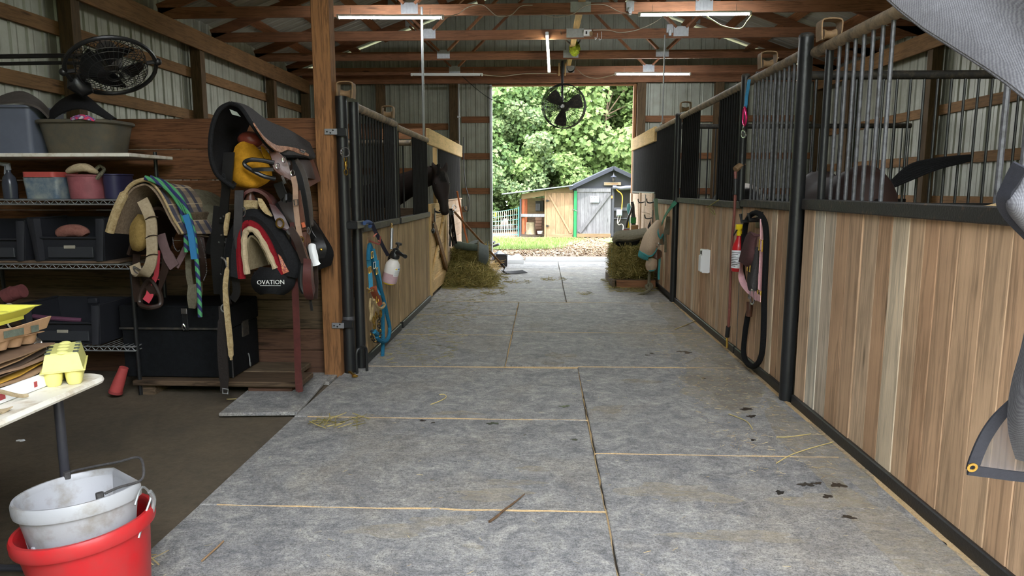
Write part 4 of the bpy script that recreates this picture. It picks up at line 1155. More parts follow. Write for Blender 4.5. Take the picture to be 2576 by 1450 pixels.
def islandmat(name, cols, rough=.6, transl=.45):
    m, t, b = newmat(name)
    ge = t.nodes.new('ShaderNodeNewGeometry')
    c = ramp(t, ge.outputs['Random Per Island'], [(i / max(1, len(cols) - 1), q) for i, q in enumerate(cols)])
    t.links.new(c, b.inputs['Base Color']); b.inputs['Roughness'].default_value = rough
    b.inputs['Specular IOR Level'].default_value = .3
    if transl:
        tr = t.nodes.new('ShaderNodeBsdfTranslucent'); t.links.new(c, tr.inputs[0])
        mx = t.nodes.new('ShaderNodeMixShader'); mx.inputs[0].default_value = transl
        t.links.new(b.outputs[0], mx.inputs[1]); t.links.new(tr.outputs[0], mx.inputs[2])
        t.links.new(mx.outputs[0], t.nodes['Material Output'].inputs[0])
    return m
LEAF = [(0, -.5, 0), (0, .62, -.10), (.46, -.14, .10), (.2, .02, .03), (.36, .32, .06), (-.46, -.14, .10), (-.2, .02, .03), (-.36, .32, .06)]
LEAFF = [(0, 2, 3, 4, 1), (1, 7, 6, 5, 0)]
M['bark'] = plain('bark', L(96, 80, 62), .9, 0, .4, 12, .5)
M['leafmaple'] = islandmat('bright maple leaf', [L(78, 100, 52), L(96, 120, 64), L(112, 134, 76), L(88, 111, 58), L(128, 146, 92)])
M['leafdark'] = islandmat('green leaf', [L(64, 88, 50), L(86, 112, 62), L(106, 130, 74), L(76, 102, 58), L(124, 146, 90)])
M['leafgrey'] = islandmat('grey green leaf', [L(64, 84, 54), L(92, 112, 70), L(118, 134, 88), L(78, 100, 62)])
M['leafconifer'] = islandmat('yellow green spray', [L(110, 130, 50), L(150, 164, 72), L(170, 180, 92)])
def tree(label, x, y, trunk_h, crown, mat, N, size, r=.16, clumps=26, seed=1, group='trees beyond the coop', name='tree', lean=0):
    t = thing(name, label, 'tree', (x, y, -.02), group)
    rr = random.Random(seed)
    cz, rx, rz_ = crown
    mb = MB().tube(sm([(x, y, -.02), (x + .05 + lean * .3, y, trunk_h * .5), (x - .04 + lean * .6, y + .05, trunk_h), (x + lean, y, cz)], 4), [r * (1.25 - .09 * k) for k in range(13)], 10)
    P(t, 'trunk', mb, M['bark'])
    cl = []
    br = MB()
    for k in range(clumps):
        a = rr.uniform(0, 2 * PI); h = rr.uniform(-1, 1); q = math.sqrt(1 - h * h) * rr.uniform(.55, 1)
        p = V((x + lean + rx * q * math.cos(a), y + rx * .8 * q * math.sin(a), max(.35, cz + rz_ * h)))
        cl.append(p)
        if k % 2 == 0 and p.y > y + .1:
            s0 = V((x + lean * .7, y, max(.4, min(p.z - .2, cz))))
            br.tube(sm([s0, s0.lerp(p, .5) + V((0, 0, .12)), p], 3), [r * .2, r * .17, r * .14, r * .11, r * .09, r * .07, r * .04], 6)
    P(t, 'branches', br, M['bark'], kind='stuff')
    C = np.array([tuple(p) for p in cl])
    def place(rs, n):
        i = rs.randint(0, len(C), n)
        d = rs.normal(size=(n, 3)); d /= np.linalg.norm(d, axis=1)[:, None]
        rad = (rx * .36) * rs.uniform(.25, 1, n) ** .5
        c = C[i] + d * rad[:, None] * np.array([1, 1, .75])
        c[:, 2] = np.maximum(c[:, 2], .12)
        nr = d * .6 + rs.normal(size=(n, 3)) * .5 + np.array([0, -.45, .55])
        return c, size * rs.uniform(.6, 1.25, n), frames(nr, rs.uniform(0, 6.28, n))
    many('foliage', LEAF, LEAFF, N, place, M[mat], t)
    return t
tree('bright green maple over the coop roof', 2.3, 26.2, 1.6, (4.1, 2.7, 3.0), 'leafmaple', 15950, 0.20, .14, 40, 11)
tree('bright green maple farther right behind the coop', 5.6, 28, 1.6, (4.4, 2.7, 3.4), 'leafmaple', 10150, 0.20, .14, 32, 12)
tree('mid green tree in the middle behind the chicken run', .1, 27.0, 1.6, (3.7, 2.4, 3.3), 'leafdark', 15950, 0.16, .12, 40, 13)
tree('dark green tree on the left of the opening, behind the net fence', -2.5, 25.6, 1.4, (3.4, 2.3, 3.2), 'leafdark', 15950, 0.15, .11, 40, 14)
tree('grey green leafy sapling behind the run roof', -1.0, 24.4, 1.0, (2.3, 1.3, 1.9), 'leafgrey', 6090, 0.12, .05, 24, 15)
tree('tall tree at the back, between the maples', 1.6, 31, 2, (5.2, 3.6, 4.4), 'leafdark', 13050, 0.23, .2, 40, 16)
tree('tall tree at the back on the left', -4.6, 31, 2, (5.2, 3.8, 4.6), 'leafdark', 13050, 0.23, .2, 40, 17)
tree('tall tree at the back on the far right', 8.6, 32, 2, (5.2, 3.6, 4.4), 'leafdark', 7250, 0.25, .2, 30, 18)
tree('low dark bush along the net fence', -2.6, 23.6, .5, (1.0, 1.2, .95), 'leafdark', 6090, 0.11, .04, 24, 19, name='bush')
tree('low mid green bush behind the run', .1, 24.6, .5, (1.4, 1.5, 1.2), 'leafmaple', 6090, 0.14, .05, 24, 20, name='bush')
tree('wide hedge bush at the far left', -5.6, 25, .6, (1.6, 1.9, 1.5), 'leafdark', 5220, 0.15, .05, 24, 21, name='bush')
# conifer branch at the right edge of the opening
t = thing('conifer', 'yellow green conifer with drooping sprays at the right edge of the opening', 'tree', (3.95, 20.2, 0), 'trees beyond the coop')
P(t, 'trunk', MB().tube([(3.95, 20.2, -.02), (3.9, 20.2, 2.2), (3.95, 20.2, 4.2)], [.14, .11, .03], 10), M['bark'])
SPR = []; br = MB(); rr = random.Random(5)
for k in range(30):
    z = 1.5 + .07 * k; a = rr.uniform(2.2, 4.4) if k % 3 else rr.uniform(0, 6.28); ln = (4.6 - z) * .46 * rr.uniform(.7, 1.1)
    p0 = V((3.93, 20.2, z)); p1 = p0 + V((math.cos(a) * ln, math.sin(a) * ln, -.12 - .1 * ln))
    br.tube(sm([p0, p0.lerp(p1, .5) + V((0, 0, .1)), p1], 3), [.012, .011, .010, .008, .006, .004, .002], 5)
    for j in range(9): SPR.append(tuple(p0.lerp(p1, .25 + .75 * j / 8)))
P(t, 'branches', br, M['bark'], kind='stuff')
SPR = np.array(SPR)
def place(rs, n):
    i = rs.randint(0, len(SPR), n); d = rs.normal(size=(n, 3)) * np.array([1, 1, .35])
    return SPR[i] + d * .11, rs.uniform(.16, .3, n), frames(rs.normal(size=(n, 3)), rs.uniform(0, 6.28, n))
many('needle_sprays', [(0, 0, 0), (.05, .5, 0), (0, 1, 0), (-.05, .5, .01)], [(0, 1, 2, 3)], 9000, place, M['leafconifer'], t)
# lawn patches with blades
def lawn(name, outline):
    mb = MB().poly([V((x, y, .012)) for x, y in outline], (0, 0, -.03))
    return struct(name, mb, M['lawn'], smooth=False)
pl = lambda px, py: tuple(aZ(px, py)[:2])
l1 = lawn('lawn', [pl(1100, 600), pl(1310, 598), pl(1380, 599), (1.1, 19.8), (.75, 18.2), (.2, 17.0), (-1.2, 16.6), (-5, 16.4), (-6, 20)])
l2 = lawn('lawn', [pl(1500, 604), pl(1560, 598), (4.6, 20.5), (5, 17), (3.1, 16.9), (2.2, 17.3), (1.95, 18.4)])
def place(rs, n):
    k = rs.rand(n) < .7
    y = rs.uniform(16.6, 20.2, n); x1 = .15 + .30 * (y - 16.8) + rs.normal(size=n) * .16
    x = np.where(k, -3 + (x1 + 3) * rs.uniform(0, 1, n), rs.uniform(2.1, 3.9, n) + rs.normal(size=n) * .1)
    c = np.stack([x, y, np.full(n, .008)], 1)
    nr = rs.normal(size=(n, 3)); nr[:, 2] *= .15
    R = frames(nr, np.zeros(n))
    return c, rs.uniform(.04, .09, n), np.stack([R[:, :, 0], np.tile(np.array([0, 0, 1.]), (n, 1)) + nr * .3, R[:, :, 2]], 2)
gb = many('grass', [(-.08, 0, 0), (.08, 0, 0), (.05, .6, .1), (0, 1, .25)], [(0, 1, 2, 3)], 16000, place, islandmat('grass blade', [L(76, 98, 44), L(104, 126, 62), L(130, 140, 84)], .7, .4))
gb['label'] = 'short grass on the lawn before the coop'; gb['category'] = 'grass'
def place(rs, n):
    c = np.stack([rs.uniform(-2.6, 3.4, n), rs.uniform(15.15, 21, n), np.full(n, .0)], 1)
    nr = rs.normal(size=(n, 3)) * .5 + np.array([0, 0, 1])
    return c, rs.uniform(.02, .06, n), frames(nr, rs.uniform(0, 6.28, n))
gb = many('wood_chips', [(-.5, -.25, 0), (.5, -.25, 0), (.5, .25, 0), (-.5, .25, 0), (-.5, -.25, .15), (.5, -.25, .12), (.5, .25, .15), (-.5, .25, .12)], [(4, 5, 6, 7), (0, 1, 5, 4), (1, 2, 6, 5), (2, 3, 7, 6), (3, 0, 4, 7)], 7000, place,
          islandmat('wood chip', [L(90, 69, 48), L(116, 95, 70), L(134, 116, 90), L(106, 82, 58)], .9, 0))
gb['label'] = 'wood chips strewn over the path outside the far opening'; gb['category'] = 'wood chips'
# ---------------------------------------------------------------- coop
CY = 21.0
def cz(zx, zy, y=CY): return aY(1240 + zx / 6.592, 400 + zy / 6.592, y)
M['coopgrey'] = wood('grey weathered board', [L(104, 104, 107), L(114, 114, 118), L(96, 96, 99)], 'z', contrast=.25)
M['coopdark'] = plain('slate grey siding', L(54, 56, 62), .7, 0, .12, 6)
M['slate'] = plain('dark roof metal', L(46, 49, 58), .45, .1, .15, 4)
M['newpine'] = wood('new pine', [L(132, 106, 80), L(142, 116, 90), L(126, 100, 76)], 'z', contrast=.22)
M['newpine_x'] = wood('new pine rail', [L(118, 99, 74), L(126, 108, 82)], 'x', contrast=.2)
M['mesh'] = plain('dark wire mesh', L(52, 52, 50), .7)
def bx(mb, zx0, zx1, zy0, zy1, y0, y1, ch=.004):
    zm = (zy0 + zy1) / 2
    return mb.box(cz(zx0, zm, y0).x, cz(zx1, zm, y0).x, y0, y1, cz(zx0, zy1, y0).z, cz(zx1, zy0, y0).z, ch)
t = thing('chicken_coop', 'slate grey gabled coop with a grey boarded door and a lamp over it', 'coop', cz(1995, 1300))
ap, le, base = cz(1995, 170), cz(1330, 480), cz(1340, 1300)
xr = 2 * ap.x - le.x
P(t, 'gable_wall', MB().poly([V((le.x + .02, CY + .02, cz(1340, 488).z)), V((xr - .02, CY + .02, cz(1340, 488).z)), V((ap.x, CY + .02, ap.z))], (0, 0.04, 0)), M['coopdark'], smooth=False)
for s, xe in ((-1, le.x), (1, xr)):
    sl = (ap.z - le.z) / (ap.x - le.x)
    q0 = V((xe + s * .12, CY - .15, le.z - .12 * sl + .06)); q1 = V((ap.x, CY - .15, ap.z + .06))
    P(t, 'roof_panel', MB().grid([[q0, q0 + V((0, 2.6, 0))], [q1, q1 + V((0, 2.6, 0))]] if s < 0 else [[q1, q1 + V((0, 2.6, 0))], [q0, q0 + V((0, 2.6, 0))]], .02), M['slate'], smooth=False)
    P(t, 'roof_edge', MB().beam(q0 + V((0, -.01, -.03)), q1 + V((0, -.01, -.03)), .03, .11, (0, 0, 1)), M['slate'], smooth=False)
    for k in range(5):
        a_ = V((0, .2 + .5 * k, .012)); P(t, 'roof_rib', MB().beam(q0 + a_, q1 + a_, .03, .02, (0, 0, 1)), M['slate'], smooth=False)
P(t, 'side_wall', MB().box(le.x, le.x + .05, CY + .06, CY + 2.3, 0, cz(1340, 488).z, .004), M['coopdark'], smooth=False)
P(t, 'side_wall', MB().box(xr - .05, xr, CY + .06, CY + 2.3, 0, cz(1340, 488).z, .004), M['coopdark'], smooth=False)
P(t, 'back_wall', MB().box(le.x, xr, CY + 2.3, CY + 2.34, 0, cz(1340, 488).z, .004), M['coopdark'], smooth=False)
mb = MB(); bx(mb, 1350, 1385, 488, 1300, CY - .0, CY + .06); bx(mb, 1962, 2008, 488, 1290, CY - .0, CY + .06); bx(mb, 1385, 2500, 470, 492, CY - .01, CY + .06)
P(t, 'frame', mb, M['coopdark'], smooth=False)
dr = bpy.data.objects.new('door', None); COL.objects.link(dr); dr.parent = t
dr['label'] = 'weathered grey boarded door with a diagonal brace'
for k in range(9):
    a_ = 1392 + k * 62.5; mb = MB(); bx(mb, a_ + 1, a_ + 61.5, 492, 1296, CY - .025 - .003 * (k % 2), CY - .003, .0015); P(dr, 'plank', mb, M['coopgrey'], smooth=False)
mb = MB(); bx(mb, 1390, 1957, 490, 548, CY - .05, CY - .027); P(dr, 'rail', mb, M['coopgrey'], smooth=False)
mb = MB(); bx(mb, 1390, 1955, 1242, 1297, CY - .05, CY - .027); P(dr, 'rail', mb, M['newpine_x'], smooth=False)
P(dr, 'brace', MB().beam(cz(1930, 575, CY - .04), cz(1432, 1222, CY - .04), .024, .105, cz(1960, 600) - cz(1930, 575)), M['coopgrey'], smooth=False)
mb = MB(); bx(mb, 2008, 2500, 810, 860, CY, CY + .05); bx(mb, 2008, 2500, 980, 1000, CY, CY + .05); bx(mb, 2008, 2500, 1232, 1290, CY, CY + .05)
P(t, 'rail', mb, M['coopdark'], smooth=False)
mb = MB()
for k in range(34): p = cz(2012 + k * 14, 500, CY + .03); mb.box(p.x - .003, p.x + .003, CY + .028, CY + .034, .1, p.z)
for k in range(44): p = cz(2008, 505 + k * 16.5, CY + .03); q = cz(2490, 505, CY + .03); mb.box(p.x, q.x, CY + .026, CY + .031, p.z - .003, p.z + .003)
P(t, 'wire_mesh', mb, M['mesh'], smooth=False, kind='stuff')
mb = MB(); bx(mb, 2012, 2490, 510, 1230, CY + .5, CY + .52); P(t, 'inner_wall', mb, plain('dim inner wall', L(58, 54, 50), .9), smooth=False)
P(t, 'latch', MB().tube([cz(1310, 848, CY - .06), cz(1345, 845, CY - .07), cz(1400, 868, CY - .05)], .012, 6), M['chrome'])
mb = MB(); bx(mb, 1960, 1988, 612, 656, CY - .02, CY); P(t, 'reflector', mb, plain('orange reflector', L(226, 134, 74), .4), smooth=False)
# lamp over the door
p = cz(1995, 285)
t = thing('barn_lamp', 'dark barn lamp over the coop door', 'lamp', p)
P(t, 'shade', MB().lathe([(.10, 0), (.098, .006), (.05, .035), (.03, .06), (.02, .075), (0, .08)], 18, Matrix.Translation(p + V((0, -.14, -.03)))), M['slate'])
P(t, 'arm', MB().tube(sm([p + V((0, 0, .06)), p + V((0, -.06, .12)), p + V((0, -.13, .10)), p + V((0, -.14, .04))], 4), .012, 6), M['black'])
P(t, 'bulb_guard', MB().ball(p + V((0, -.14, -.10)), (.04, .04, .07), 10, 8), M['blackdust'])
# sign boards
p, q = cz(1840, 440, CY - .03), cz(2125, 385, CY - .03)
t = thing('name_board', 'cream board with worn orange letters under the barn lamp', 'sign', ((p.x + q.x) / 2, CY - .03, p.z))
P(t, 'board', MB().box(p.x, q.x, CY - .045, CY - .02, p.z, q.z, .01), plain('cream paint', L(130, 118, 100), .6), smooth=False)
mb = MB(); w_ = q.x - p.x; h_ = q.z - p.z
for k in range(11):
    x0 = p.x + w_ * (.06 + .08 * k); a_ = h_ * (.25 + .1 * (k % 3 == 0))
    mb.box(x0, x0 + w_ * .014, CY - .048, CY - .045, p.z + h_ * .25, p.z + h_ * (.7 if k % 2 else .62)).box(x0, x0 + w_ * .05, CY - .048, CY - .045, p.z + h_ * (.45 + .1 * (k % 2)), p.z + h_ * (.56 + .1 * (k % 2)))
    if k % 3: mb.box(x0 + w_ * .036, x0 + w_ * .05, CY - .048, CY - .045, p.z + h_ * .25, p.z + h_ * .62)
P(t, 'lettering', mb, plain('worn orange paint', L(196, 140, 84), .7), smooth=False)
p, q = cz(1610, 725, CY - .06), cz(1765, 615, CY - .06)
t = thing('door_sign', 'pale blue white sign with two lines of writing on the grey coop door', 'sign', ((p.x + q.x) / 2, CY - .05, p.z))
P(t, 'plate', MB().box(p.x, q.x, CY - .062, CY - .053, p.z, q.z, .008), plain('pale sign paint', L(124, 140, 146), .4), smooth=False)
mb = MB(); w_ = q.x - p.x; h_ = q.z - p.z
for row, zz in ((0, .42), (1, .14)):
    for k in range(9):
        if (k + row) % 5 == 4: continue
        x0 = p.x + w_ * (.09 + .092 * k)
        mb.box(x0, x0 + w_ * .016, CY - .065, CY - .062, p.z + h_ * zz, p.z + h_ * (zz + .17)).box(x0, x0 + w_ * .055, CY - .065, CY - .062, p.z + h_ * (zz + .06 + .05 * (k % 3)), p.z + h_ * (zz + .09 + .05 * (k % 3)))
        if k % 2: mb.box(x0 + w_ * .042, x0 + w_ * .056, CY - .065, CY - .062, p.z + h_ * zz, p.z + h_ * (zz + .15))
P(t, 'lettering', mb, plain('blue grey ink', L(110, 140, 158), .7), smooth=False)
mb = MB()
for zx in (1635, 1687, 1742): c = cz(zx, 635, CY - .063); mb.ball(c, .008, 8, 6)
P(t, 'screws', mb, M['black'])
# rolled tarp, hose, box
t = S('rolled_tarp', 'grey rolled tarp tied over the coop mesh window', 'tarp', MB().tube([cz(a_, b_, CY - .08) for a_, b_ in ((1985, 470), (2030, 472), (2060, 480), (2120, 488), (2200, 480), (2300, 474), (2480, 478))], [.05, .065, .05, .06, .066, .06, .06], 10), plain('grey tarp', L(92, 94, 104), .5, 0, .3, 14, .3))
S('hose', 'yellow hose hanging down the coop frame', 'hose', MB().tube([cz(a_, b_, CY - .09) for a_, b_ in sm([(2050, 500), (2070, 530), (2120, 570), (2145, 620), (2145, 700), (2140, 780), (2135, 840)], 4)], .016, 8), plain('yellow hose', L(170, 134, 44), .5))
p, q = cz(2055, 940, CY - .1), cz(2140, 845, CY - .1)
t = thing('fence_charger', 'small pale blue box with white cable loops below the yellow hose', 'box', ((p.x + q.x) / 2, CY - .07, p.z))
P(t, 'case', MB().box(p.x, q.x, CY - .13, CY - .04, p.z, q.z, .015), plain('pale blue case', L(120, 144, 154), .4), smooth=False)
P(t, 'plate', MB().box(p.x - .01, q.x + .01, CY - .045, CY - .03, p.z - .03, q.z + .01, .006), M['coopgrey'], smooth=False)
P(t, 'cable', MB().tube([cz(a_, b_, CY - .08) for a_, b_ in sm([(2080, 940), (2070, 1000), (2065, 1060), (2090, 1095), (2130, 1080), (2160, 1110), (2155, 1180)], 4)], .009, 6).tube([cz(a_, b_, CY - .07) for a_, b_ in sm([(2115, 940), (2110, 1000), (2080, 1060), (2070, 1080)], 4)], .008, 6), M['cord'])
# ---------------------------------------------------------------- run
RY = 21.05
t = thing('chicken_run', 'pine framed chicken run with a sloping sheet roof beside the coop', 'run', cz(700, 1300))
p, q = cz(155, 590, RY), cz(1325, 448, RY)
P(t, 'roof_sheet', MB().grid([[p + V((0, -.25, 0)), p + V((0, 2.2, -.02))], [q + V((0, -.25, .0)), q + V((0, 2.2, -.02))]], .03), plain('pale roof sheet', L(112, 117, 122), .4, .2), smooth=False)
P(t, 'header_board', MB().poly([cz(470, 672, RY), cz(862, 612, RY), cz(862, 566, RY), cz(1345, 566, RY), cz(1300, 462, RY), cz(480, 582, RY)], (0, .04, 0)), M['newpine_x'], smooth=False)
mb = MB(); bx(mb, 855, 890, 535, 1305, RY - .02, RY + .06); P(t, 'post', mb, M['newpine'], smooth=False)
mb = MB(); bx(mb, 476, 526, 665, 1248, RY + .02, RY + .08); P(t, 'post', mb, plain('red orange post', L(150, 76, 46), .8, 0, .2, 8), smooth=False)
mb = MB(); bx(mb, 444, 472, 660, 1285, RY - .02, RY + .04); P(t, 'post', mb, M['coopdark'], smooth=False)
mb = MB(); bx(mb, 532, 572, 665, 1210, RY + 1.3, RY + 1.36); P(t, 'post', mb, plain('red brown rear post', L(176, 100, 66), .8), smooth=False)
mb = MB(); bx(mb, 455, 858, 915, 965, RY - .03, RY + .02); P(t, 'rail', mb, M['coopgrey'], smooth=False)
for k in range(13):
    mb = MB(); y_ = RY + .9; bx(mb, 575, 1340, 650 + k * 20, 668 + k * 20, y_, y_ + .02, .003); P(t, 'slat', mb, M['newpine_x'], smooth=False)
mb = MB(); bx(mb, 585, 1340, 872, 1290, RY + 1.9, RY + 1.93); P(t, 'back_wall', mb, M['oldboard'], smooth=False)
mb = MB(); bx(mb, 705, 840, 698, 870, RY + .86, RY + .9); w_ = P(t, 'window', mb, M['mesh'], smooth=False)
mb = MB(); bx(mb, 712, 785, 740, 858, RY + .845, RY + .86); P(w_, 'shutter', mb, M['coopgrey'], smooth=False)
dr = bpy.data.objects.new('door', None); COL.objects.link(dr); dr.parent = t
dr['label'] = 'new pine boarded door with a diagonal brace'
for k in range(6):
    a_ = 893 + k * 73.5; mb = MB(); bx(mb, a_ + 1, a_ + 72.5, 566, 1296, RY - .03 - .003 * (k % 2), RY - .006, .0015); P(dr, 'plank', mb, M['newpine'], smooth=False)
mb = MB(); bx(mb, 892, 1320, 1252, 1298, RY - .055, RY - .033); P(dr, 'rail', mb, M['newpine_x'], smooth=False)
P(dr, 'brace', MB().beam(cz(930, 590, RY - .045), cz(1290, 1235, RY - .045), .022, .055, cz(950, 575) - cz(930, 590)), M['newpine'], smooth=False)
for zy in (695, 1112): P(dr, 'hinge', MB().poly([cz(880, zy - 18, RY - .06), cz(892, zy - 18, RY - .06), cz(940, zy - 3, RY - .06), cz(940, zy + 3, RY - .06), cz(892, zy + 18, RY - .06), cz(880, zy + 18, RY - .06)], (0, .01, 0)), M['black'], smooth=False)
mb = MB(); bx(mb, 1342, 1390, 528, 1302, CY - .06, CY + .02)
S('green_post', 'bright green post between the two coop doors', 'post', mb, plain('bright green paint', L(30, 112, 66), .5), smooth=False)
p = cz(620, 1250, RY + .25); r_ = .125
t = thing('log_stump', 'upright bark covered log inside the run', 'log', p)
P(t, 'bark', MB().lathe([(0, 0), (r_ * 1.12, 0), (r_ * 1.06, .1), (r_, .3), (r_ * .98, .36), (r_ * .9, .37)], 22, Matrix.Translation(p)), plain('log bark', L(150, 138, 112), .9, 0, .4, 20, .8))
P(t, 'end_grain', MB().lathe([(r_ * .92, .368), (0, .372)], 22, Matrix.Translation(p)), M['oldboard'])
for k in range(4):
    mb = MB(); bx(mb, 703 + (k % 2) * 6, 812 + (k % 2) * 5 - k * 2, 975 + 50 * k, 1022 + 50 * k, RY + .5, RY + .8, .008)
    S('brick_block', ['red brown block, topmost of its stack in the run', 'red brown block, second of its stack in the run', 'red brown block, third of its stack in the run', 'red brown block at the bottom of its stack in the run'][k], 'block', mb, plain('red brown block', L(140, 108, 90), .9, 0, .2, 14, .3), 'stacked blocks in the run')
mb = MB(); bx(mb, 705, 805, 1176, 1262, RY + .5, RY + .8, .008); S('block_base', 'low brown box under the stacked blocks in the run', 'box', mb, M['oldboard2'], smooth=False)
p = cz(782, 1245, RY + .2)
S('bowl', 'white feed bowl on the ground inside the run', 'bowl', MB().lathe([(0, 0), (.07, 0), (.085, .05), (.088, .09), (.08, .09), (.07, .06), (0, .05)], 20, Matrix.Translation(p)), M['white'])
# net fence
t = thing('net_fence', 'white and teal net fence left of the chicken run', 'fence', (-2.6, 21.4, 0))
P(t, 'post', MB().tube([(aY(1304, 590, 21.3).x, 21.3, 0), (aY(1305, 522, 21.3).x, 21.3, aY(1305, 520, 21.3).z)], .02, 8), plain('teal post', L(80, 150, 148), .5))
P(t, 'post', MB().tube([(aY(1309, 590, 21.3).x, 21.28, 0), (aY(1309, 590, 21.3).x, 21.28, .86)], .014, 8), M['cord'])
P(t, 'post', MB().tube([(-3.6, 21.7, 0), (-3.6, 21.7, .8)], .014, 8), M['cord'])
x1 = aY(1304, 530, 21.3).x; zt_ = aY(1304, 522, 21.3).z
mb = MB()
def fp(u, v): x = x1 - 4.2 * u; sag = .16 * (1 - (1 - min(1, u * 3.2)) ** 2); return V((x, 21.3 + .5 * u, .02 + (zt_ - .04 - sag) * v))
for k in range(70): mb.tube([fp(k / 69, 0), fp(k / 69 + .004 * (k % 3 - 1), .5), fp(k / 69, 1)], .006, 4)
P(t, 'upright_strands', mb, M['cord'], kind='stuff')
mb = MB()
for v in (.05, .25, .42, .6, .78, 1): mb.tube([fp(k / 20, v) for k in range(21)], .008, 4)
P(t, 'cross_strands', mb, plain('teal strand', L(88, 154, 150), .6), kind='stuff')
S('net_tag', 'yellow tag tied to the net fence', 'tag', MB().box(*(lambda p: (p.x - .03, p.x + .03, 21.38, 21.40, p.z - .06, p.z + .06))(aY(1247, 540, 21.4)), .01), M['yellowplastic'])
# ================================================================ HAY AND TOOLS AT THE FAR END
def straw_place(box, flat=.3, ln=(.06, .16)):
    x0, x1, y0, y1, z0, z1 = box
    def place(rs, n):
        c = np.stack([rs.uniform(x0, x1, n), rs.uniform(y0, y1, n), rs.uniform(z0, z1, n)], 1)
        nr = rs.normal(size=(n, 3)); R = frames(nr, rs.uniform(0, 6.28, n))
        yv = R[:, :, 1] * np.array([1, 1, flat]); yv /= np.linalg.norm(yv, axis=1)[:, None]
        xv = np.cross(yv, nr); xv /= np.linalg.norm(xv, axis=1)[:, None]
        return c, rs.uniform(ln[0], ln[1], n), np.stack([xv, yv, np.cross(xv, yv)], 2)
    return place
STRAW = [(-.022, -.5, 0), (.022, -.5, 0), (.022, .05, .05), (-.022, .05, .05), (.016, .5, 0), (-.016, .5, 0)]
STRAWF = [(0, 1, 2, 3), (3, 2, 4, 5)]
M['hayblade'] = islandmat('hay blade', [L(92, 84, 44), L(134, 122, 70), L(168, 152, 94), L(120, 116, 62), L(190, 174, 118)], .8, .15)
M['strawblade'] = islandmat('straw blade', [L(170, 142, 92), L(204, 180, 128), L(220, 200, 150)], .8, .1)
def bale(label, x0, x1, y0, y1, z0, z1, seed, n=2600, strings=True):
    t = thing('hay_bale', label, 'hay bale', ((x0 + x1) / 2, (y0 + y1) / 2, z0), 'hay bales along the aisle')
    rr = random.Random(seed); mb = MB(); N = 9
    c = V(((x0 + x1) / 2, (y0 + y1) / 2, (z0 + z1) / 2)); h = V(((x1 - x0) / 2, (y1 - y0) / 2, (z1 - z0) / 2))
    cache = {}
    def pt(i, j, k):
        if (i, j, k) not in cache:
            p = V((i * 2 / N - 1, j * 2 / N - 1, k * 2 / N - 1))
            q = V([math.copysign(abs(a) ** .9, a) for a in p]); l = max(1, q.length / 1.25)
            q = q / l
            cache[(i, j, k)] = len(mb.v); mb.v.append(c + V((q.x * h.x, q.y * h.y, q.z * h.z)) + V([rr.uniform(-.016, .016) for _ in range(3)]) * (0.3 if k == 0 else 1))
        return cache[(i, j, k)]
    for a in range(N):
        for d in range(N):
            mb.f += [(pt(a, d, 0), pt(a, d + 1, 0), pt(a + 1, d + 1, 0), pt(a + 1, d, 0)), (pt(a, d, N), pt(a + 1, d, N), pt(a + 1, d + 1, N), pt(a, d + 1, N)),
                     (pt(a, 0, d), pt(a + 1, 0, d), pt(a + 1, 0, d + 1), pt(a, 0, d + 1)), (pt(a, N, d), pt(a, N, d + 1), pt(a + 1, N, d + 1), pt(a + 1, N, d)),
                     (pt(0, a, d), pt(0, a, d + 1), pt(0, a + 1, d + 1), pt(0, a + 1, d)), (pt(N, a, d), pt(N, a + 1, d), pt(N, a + 1, d + 1), pt(N, a, d + 1))]
    P(t, 'body', mb, M['hay'])
    def place(rs, n):
        f = rs.randint(0, 4, n); u = rs.uniform(-1, 1, (n, 3))
        u[f == 0, 1] = -1; u[f == 1, 2] = 1; u[f == 2, 0] = -1; u[f == 3, 0] = 1
        cc = np.array(tuple(c)) + u * np.array(tuple(h)) * .99
        _, s, R = straw_place((0, 1, 0, 1, 0, 1), .8, (.07, .17))(rs, n)
        return cc, s, R
    many('straw', STRAW, STRAWF, n, place, M['hayblade'], t)
    if strings:
        mb = MB()
        for k in (.3, .7):
            y = y0 + (y1 - y0) * k
            mb.tube([(x0 - .012, y, z0 + .02), (x0 - .012, y, z1 - .03), (x0 + .03, y, z1 + .012), (x1 - .03, y, z1 + .012), (x1 + .012, y, z1 - .03), (x1 + .012, y, z0 + .02)], .004, 5)
        P(t, 'twine', mb, plain('green twine', L(120, 150, 130), .7))
    return t
bale('left hay bale leaning on the pale boards, below the quilted blanket', -1.44, -.93, 11.0, 12.0, .16, .50, 1)
t = thing('hay_pile', 'loose heap of pulled hay in front of the left hay bale', 'hay', (-1.15, 10.75, 0))
rows = []
rr = random.Random(9)
for i in range(9):
    row = []
    for j in range(11):
        x = -1.46 + .68 * j / 10; y = 10.25 + 1.1 * i / 8
        e = math.sin(PI * min(1, max(0, i / 5)) * .5) * (1 if j < 6 else max(0, (10.6 - j) / 4.6) ** .6)
        row.append(V((x + rr.uniform(-.02, .02), y, -.02 + .27 * e + rr.uniform(-.02, .02))))
    rows.append(row)
P(t, 'heap', MB().grid(rows), M['hay'])
def place(rs, n):
    c, s, R = straw_place((-1.5, -.72, 10.15, 11.3, 0, .3), .6, (.1, .24))(rs, n)
    lim = .27 * np.clip((c[:, 1] - 10.15) / .6, .05, 1) * np.clip((-.70 - c[:, 0]) / .35, .05, 1)
    c[:, 2] = lim * rs.uniform(.7, 1.1, n) + .01
    return c, s, R
many('straw', STRAW, STRAWF, 2600, place, M['hayblade'], t)
bale('right hay bale on the low wooden pallet, below the grey saddle cushion', 1.06, 1.62, 10.25, 11.15, .125, .60, 2, 3200)
t = thing('pallet', 'low wooden pallet under the right hay bale', 'pallet', (1.35, 10.7, 0))
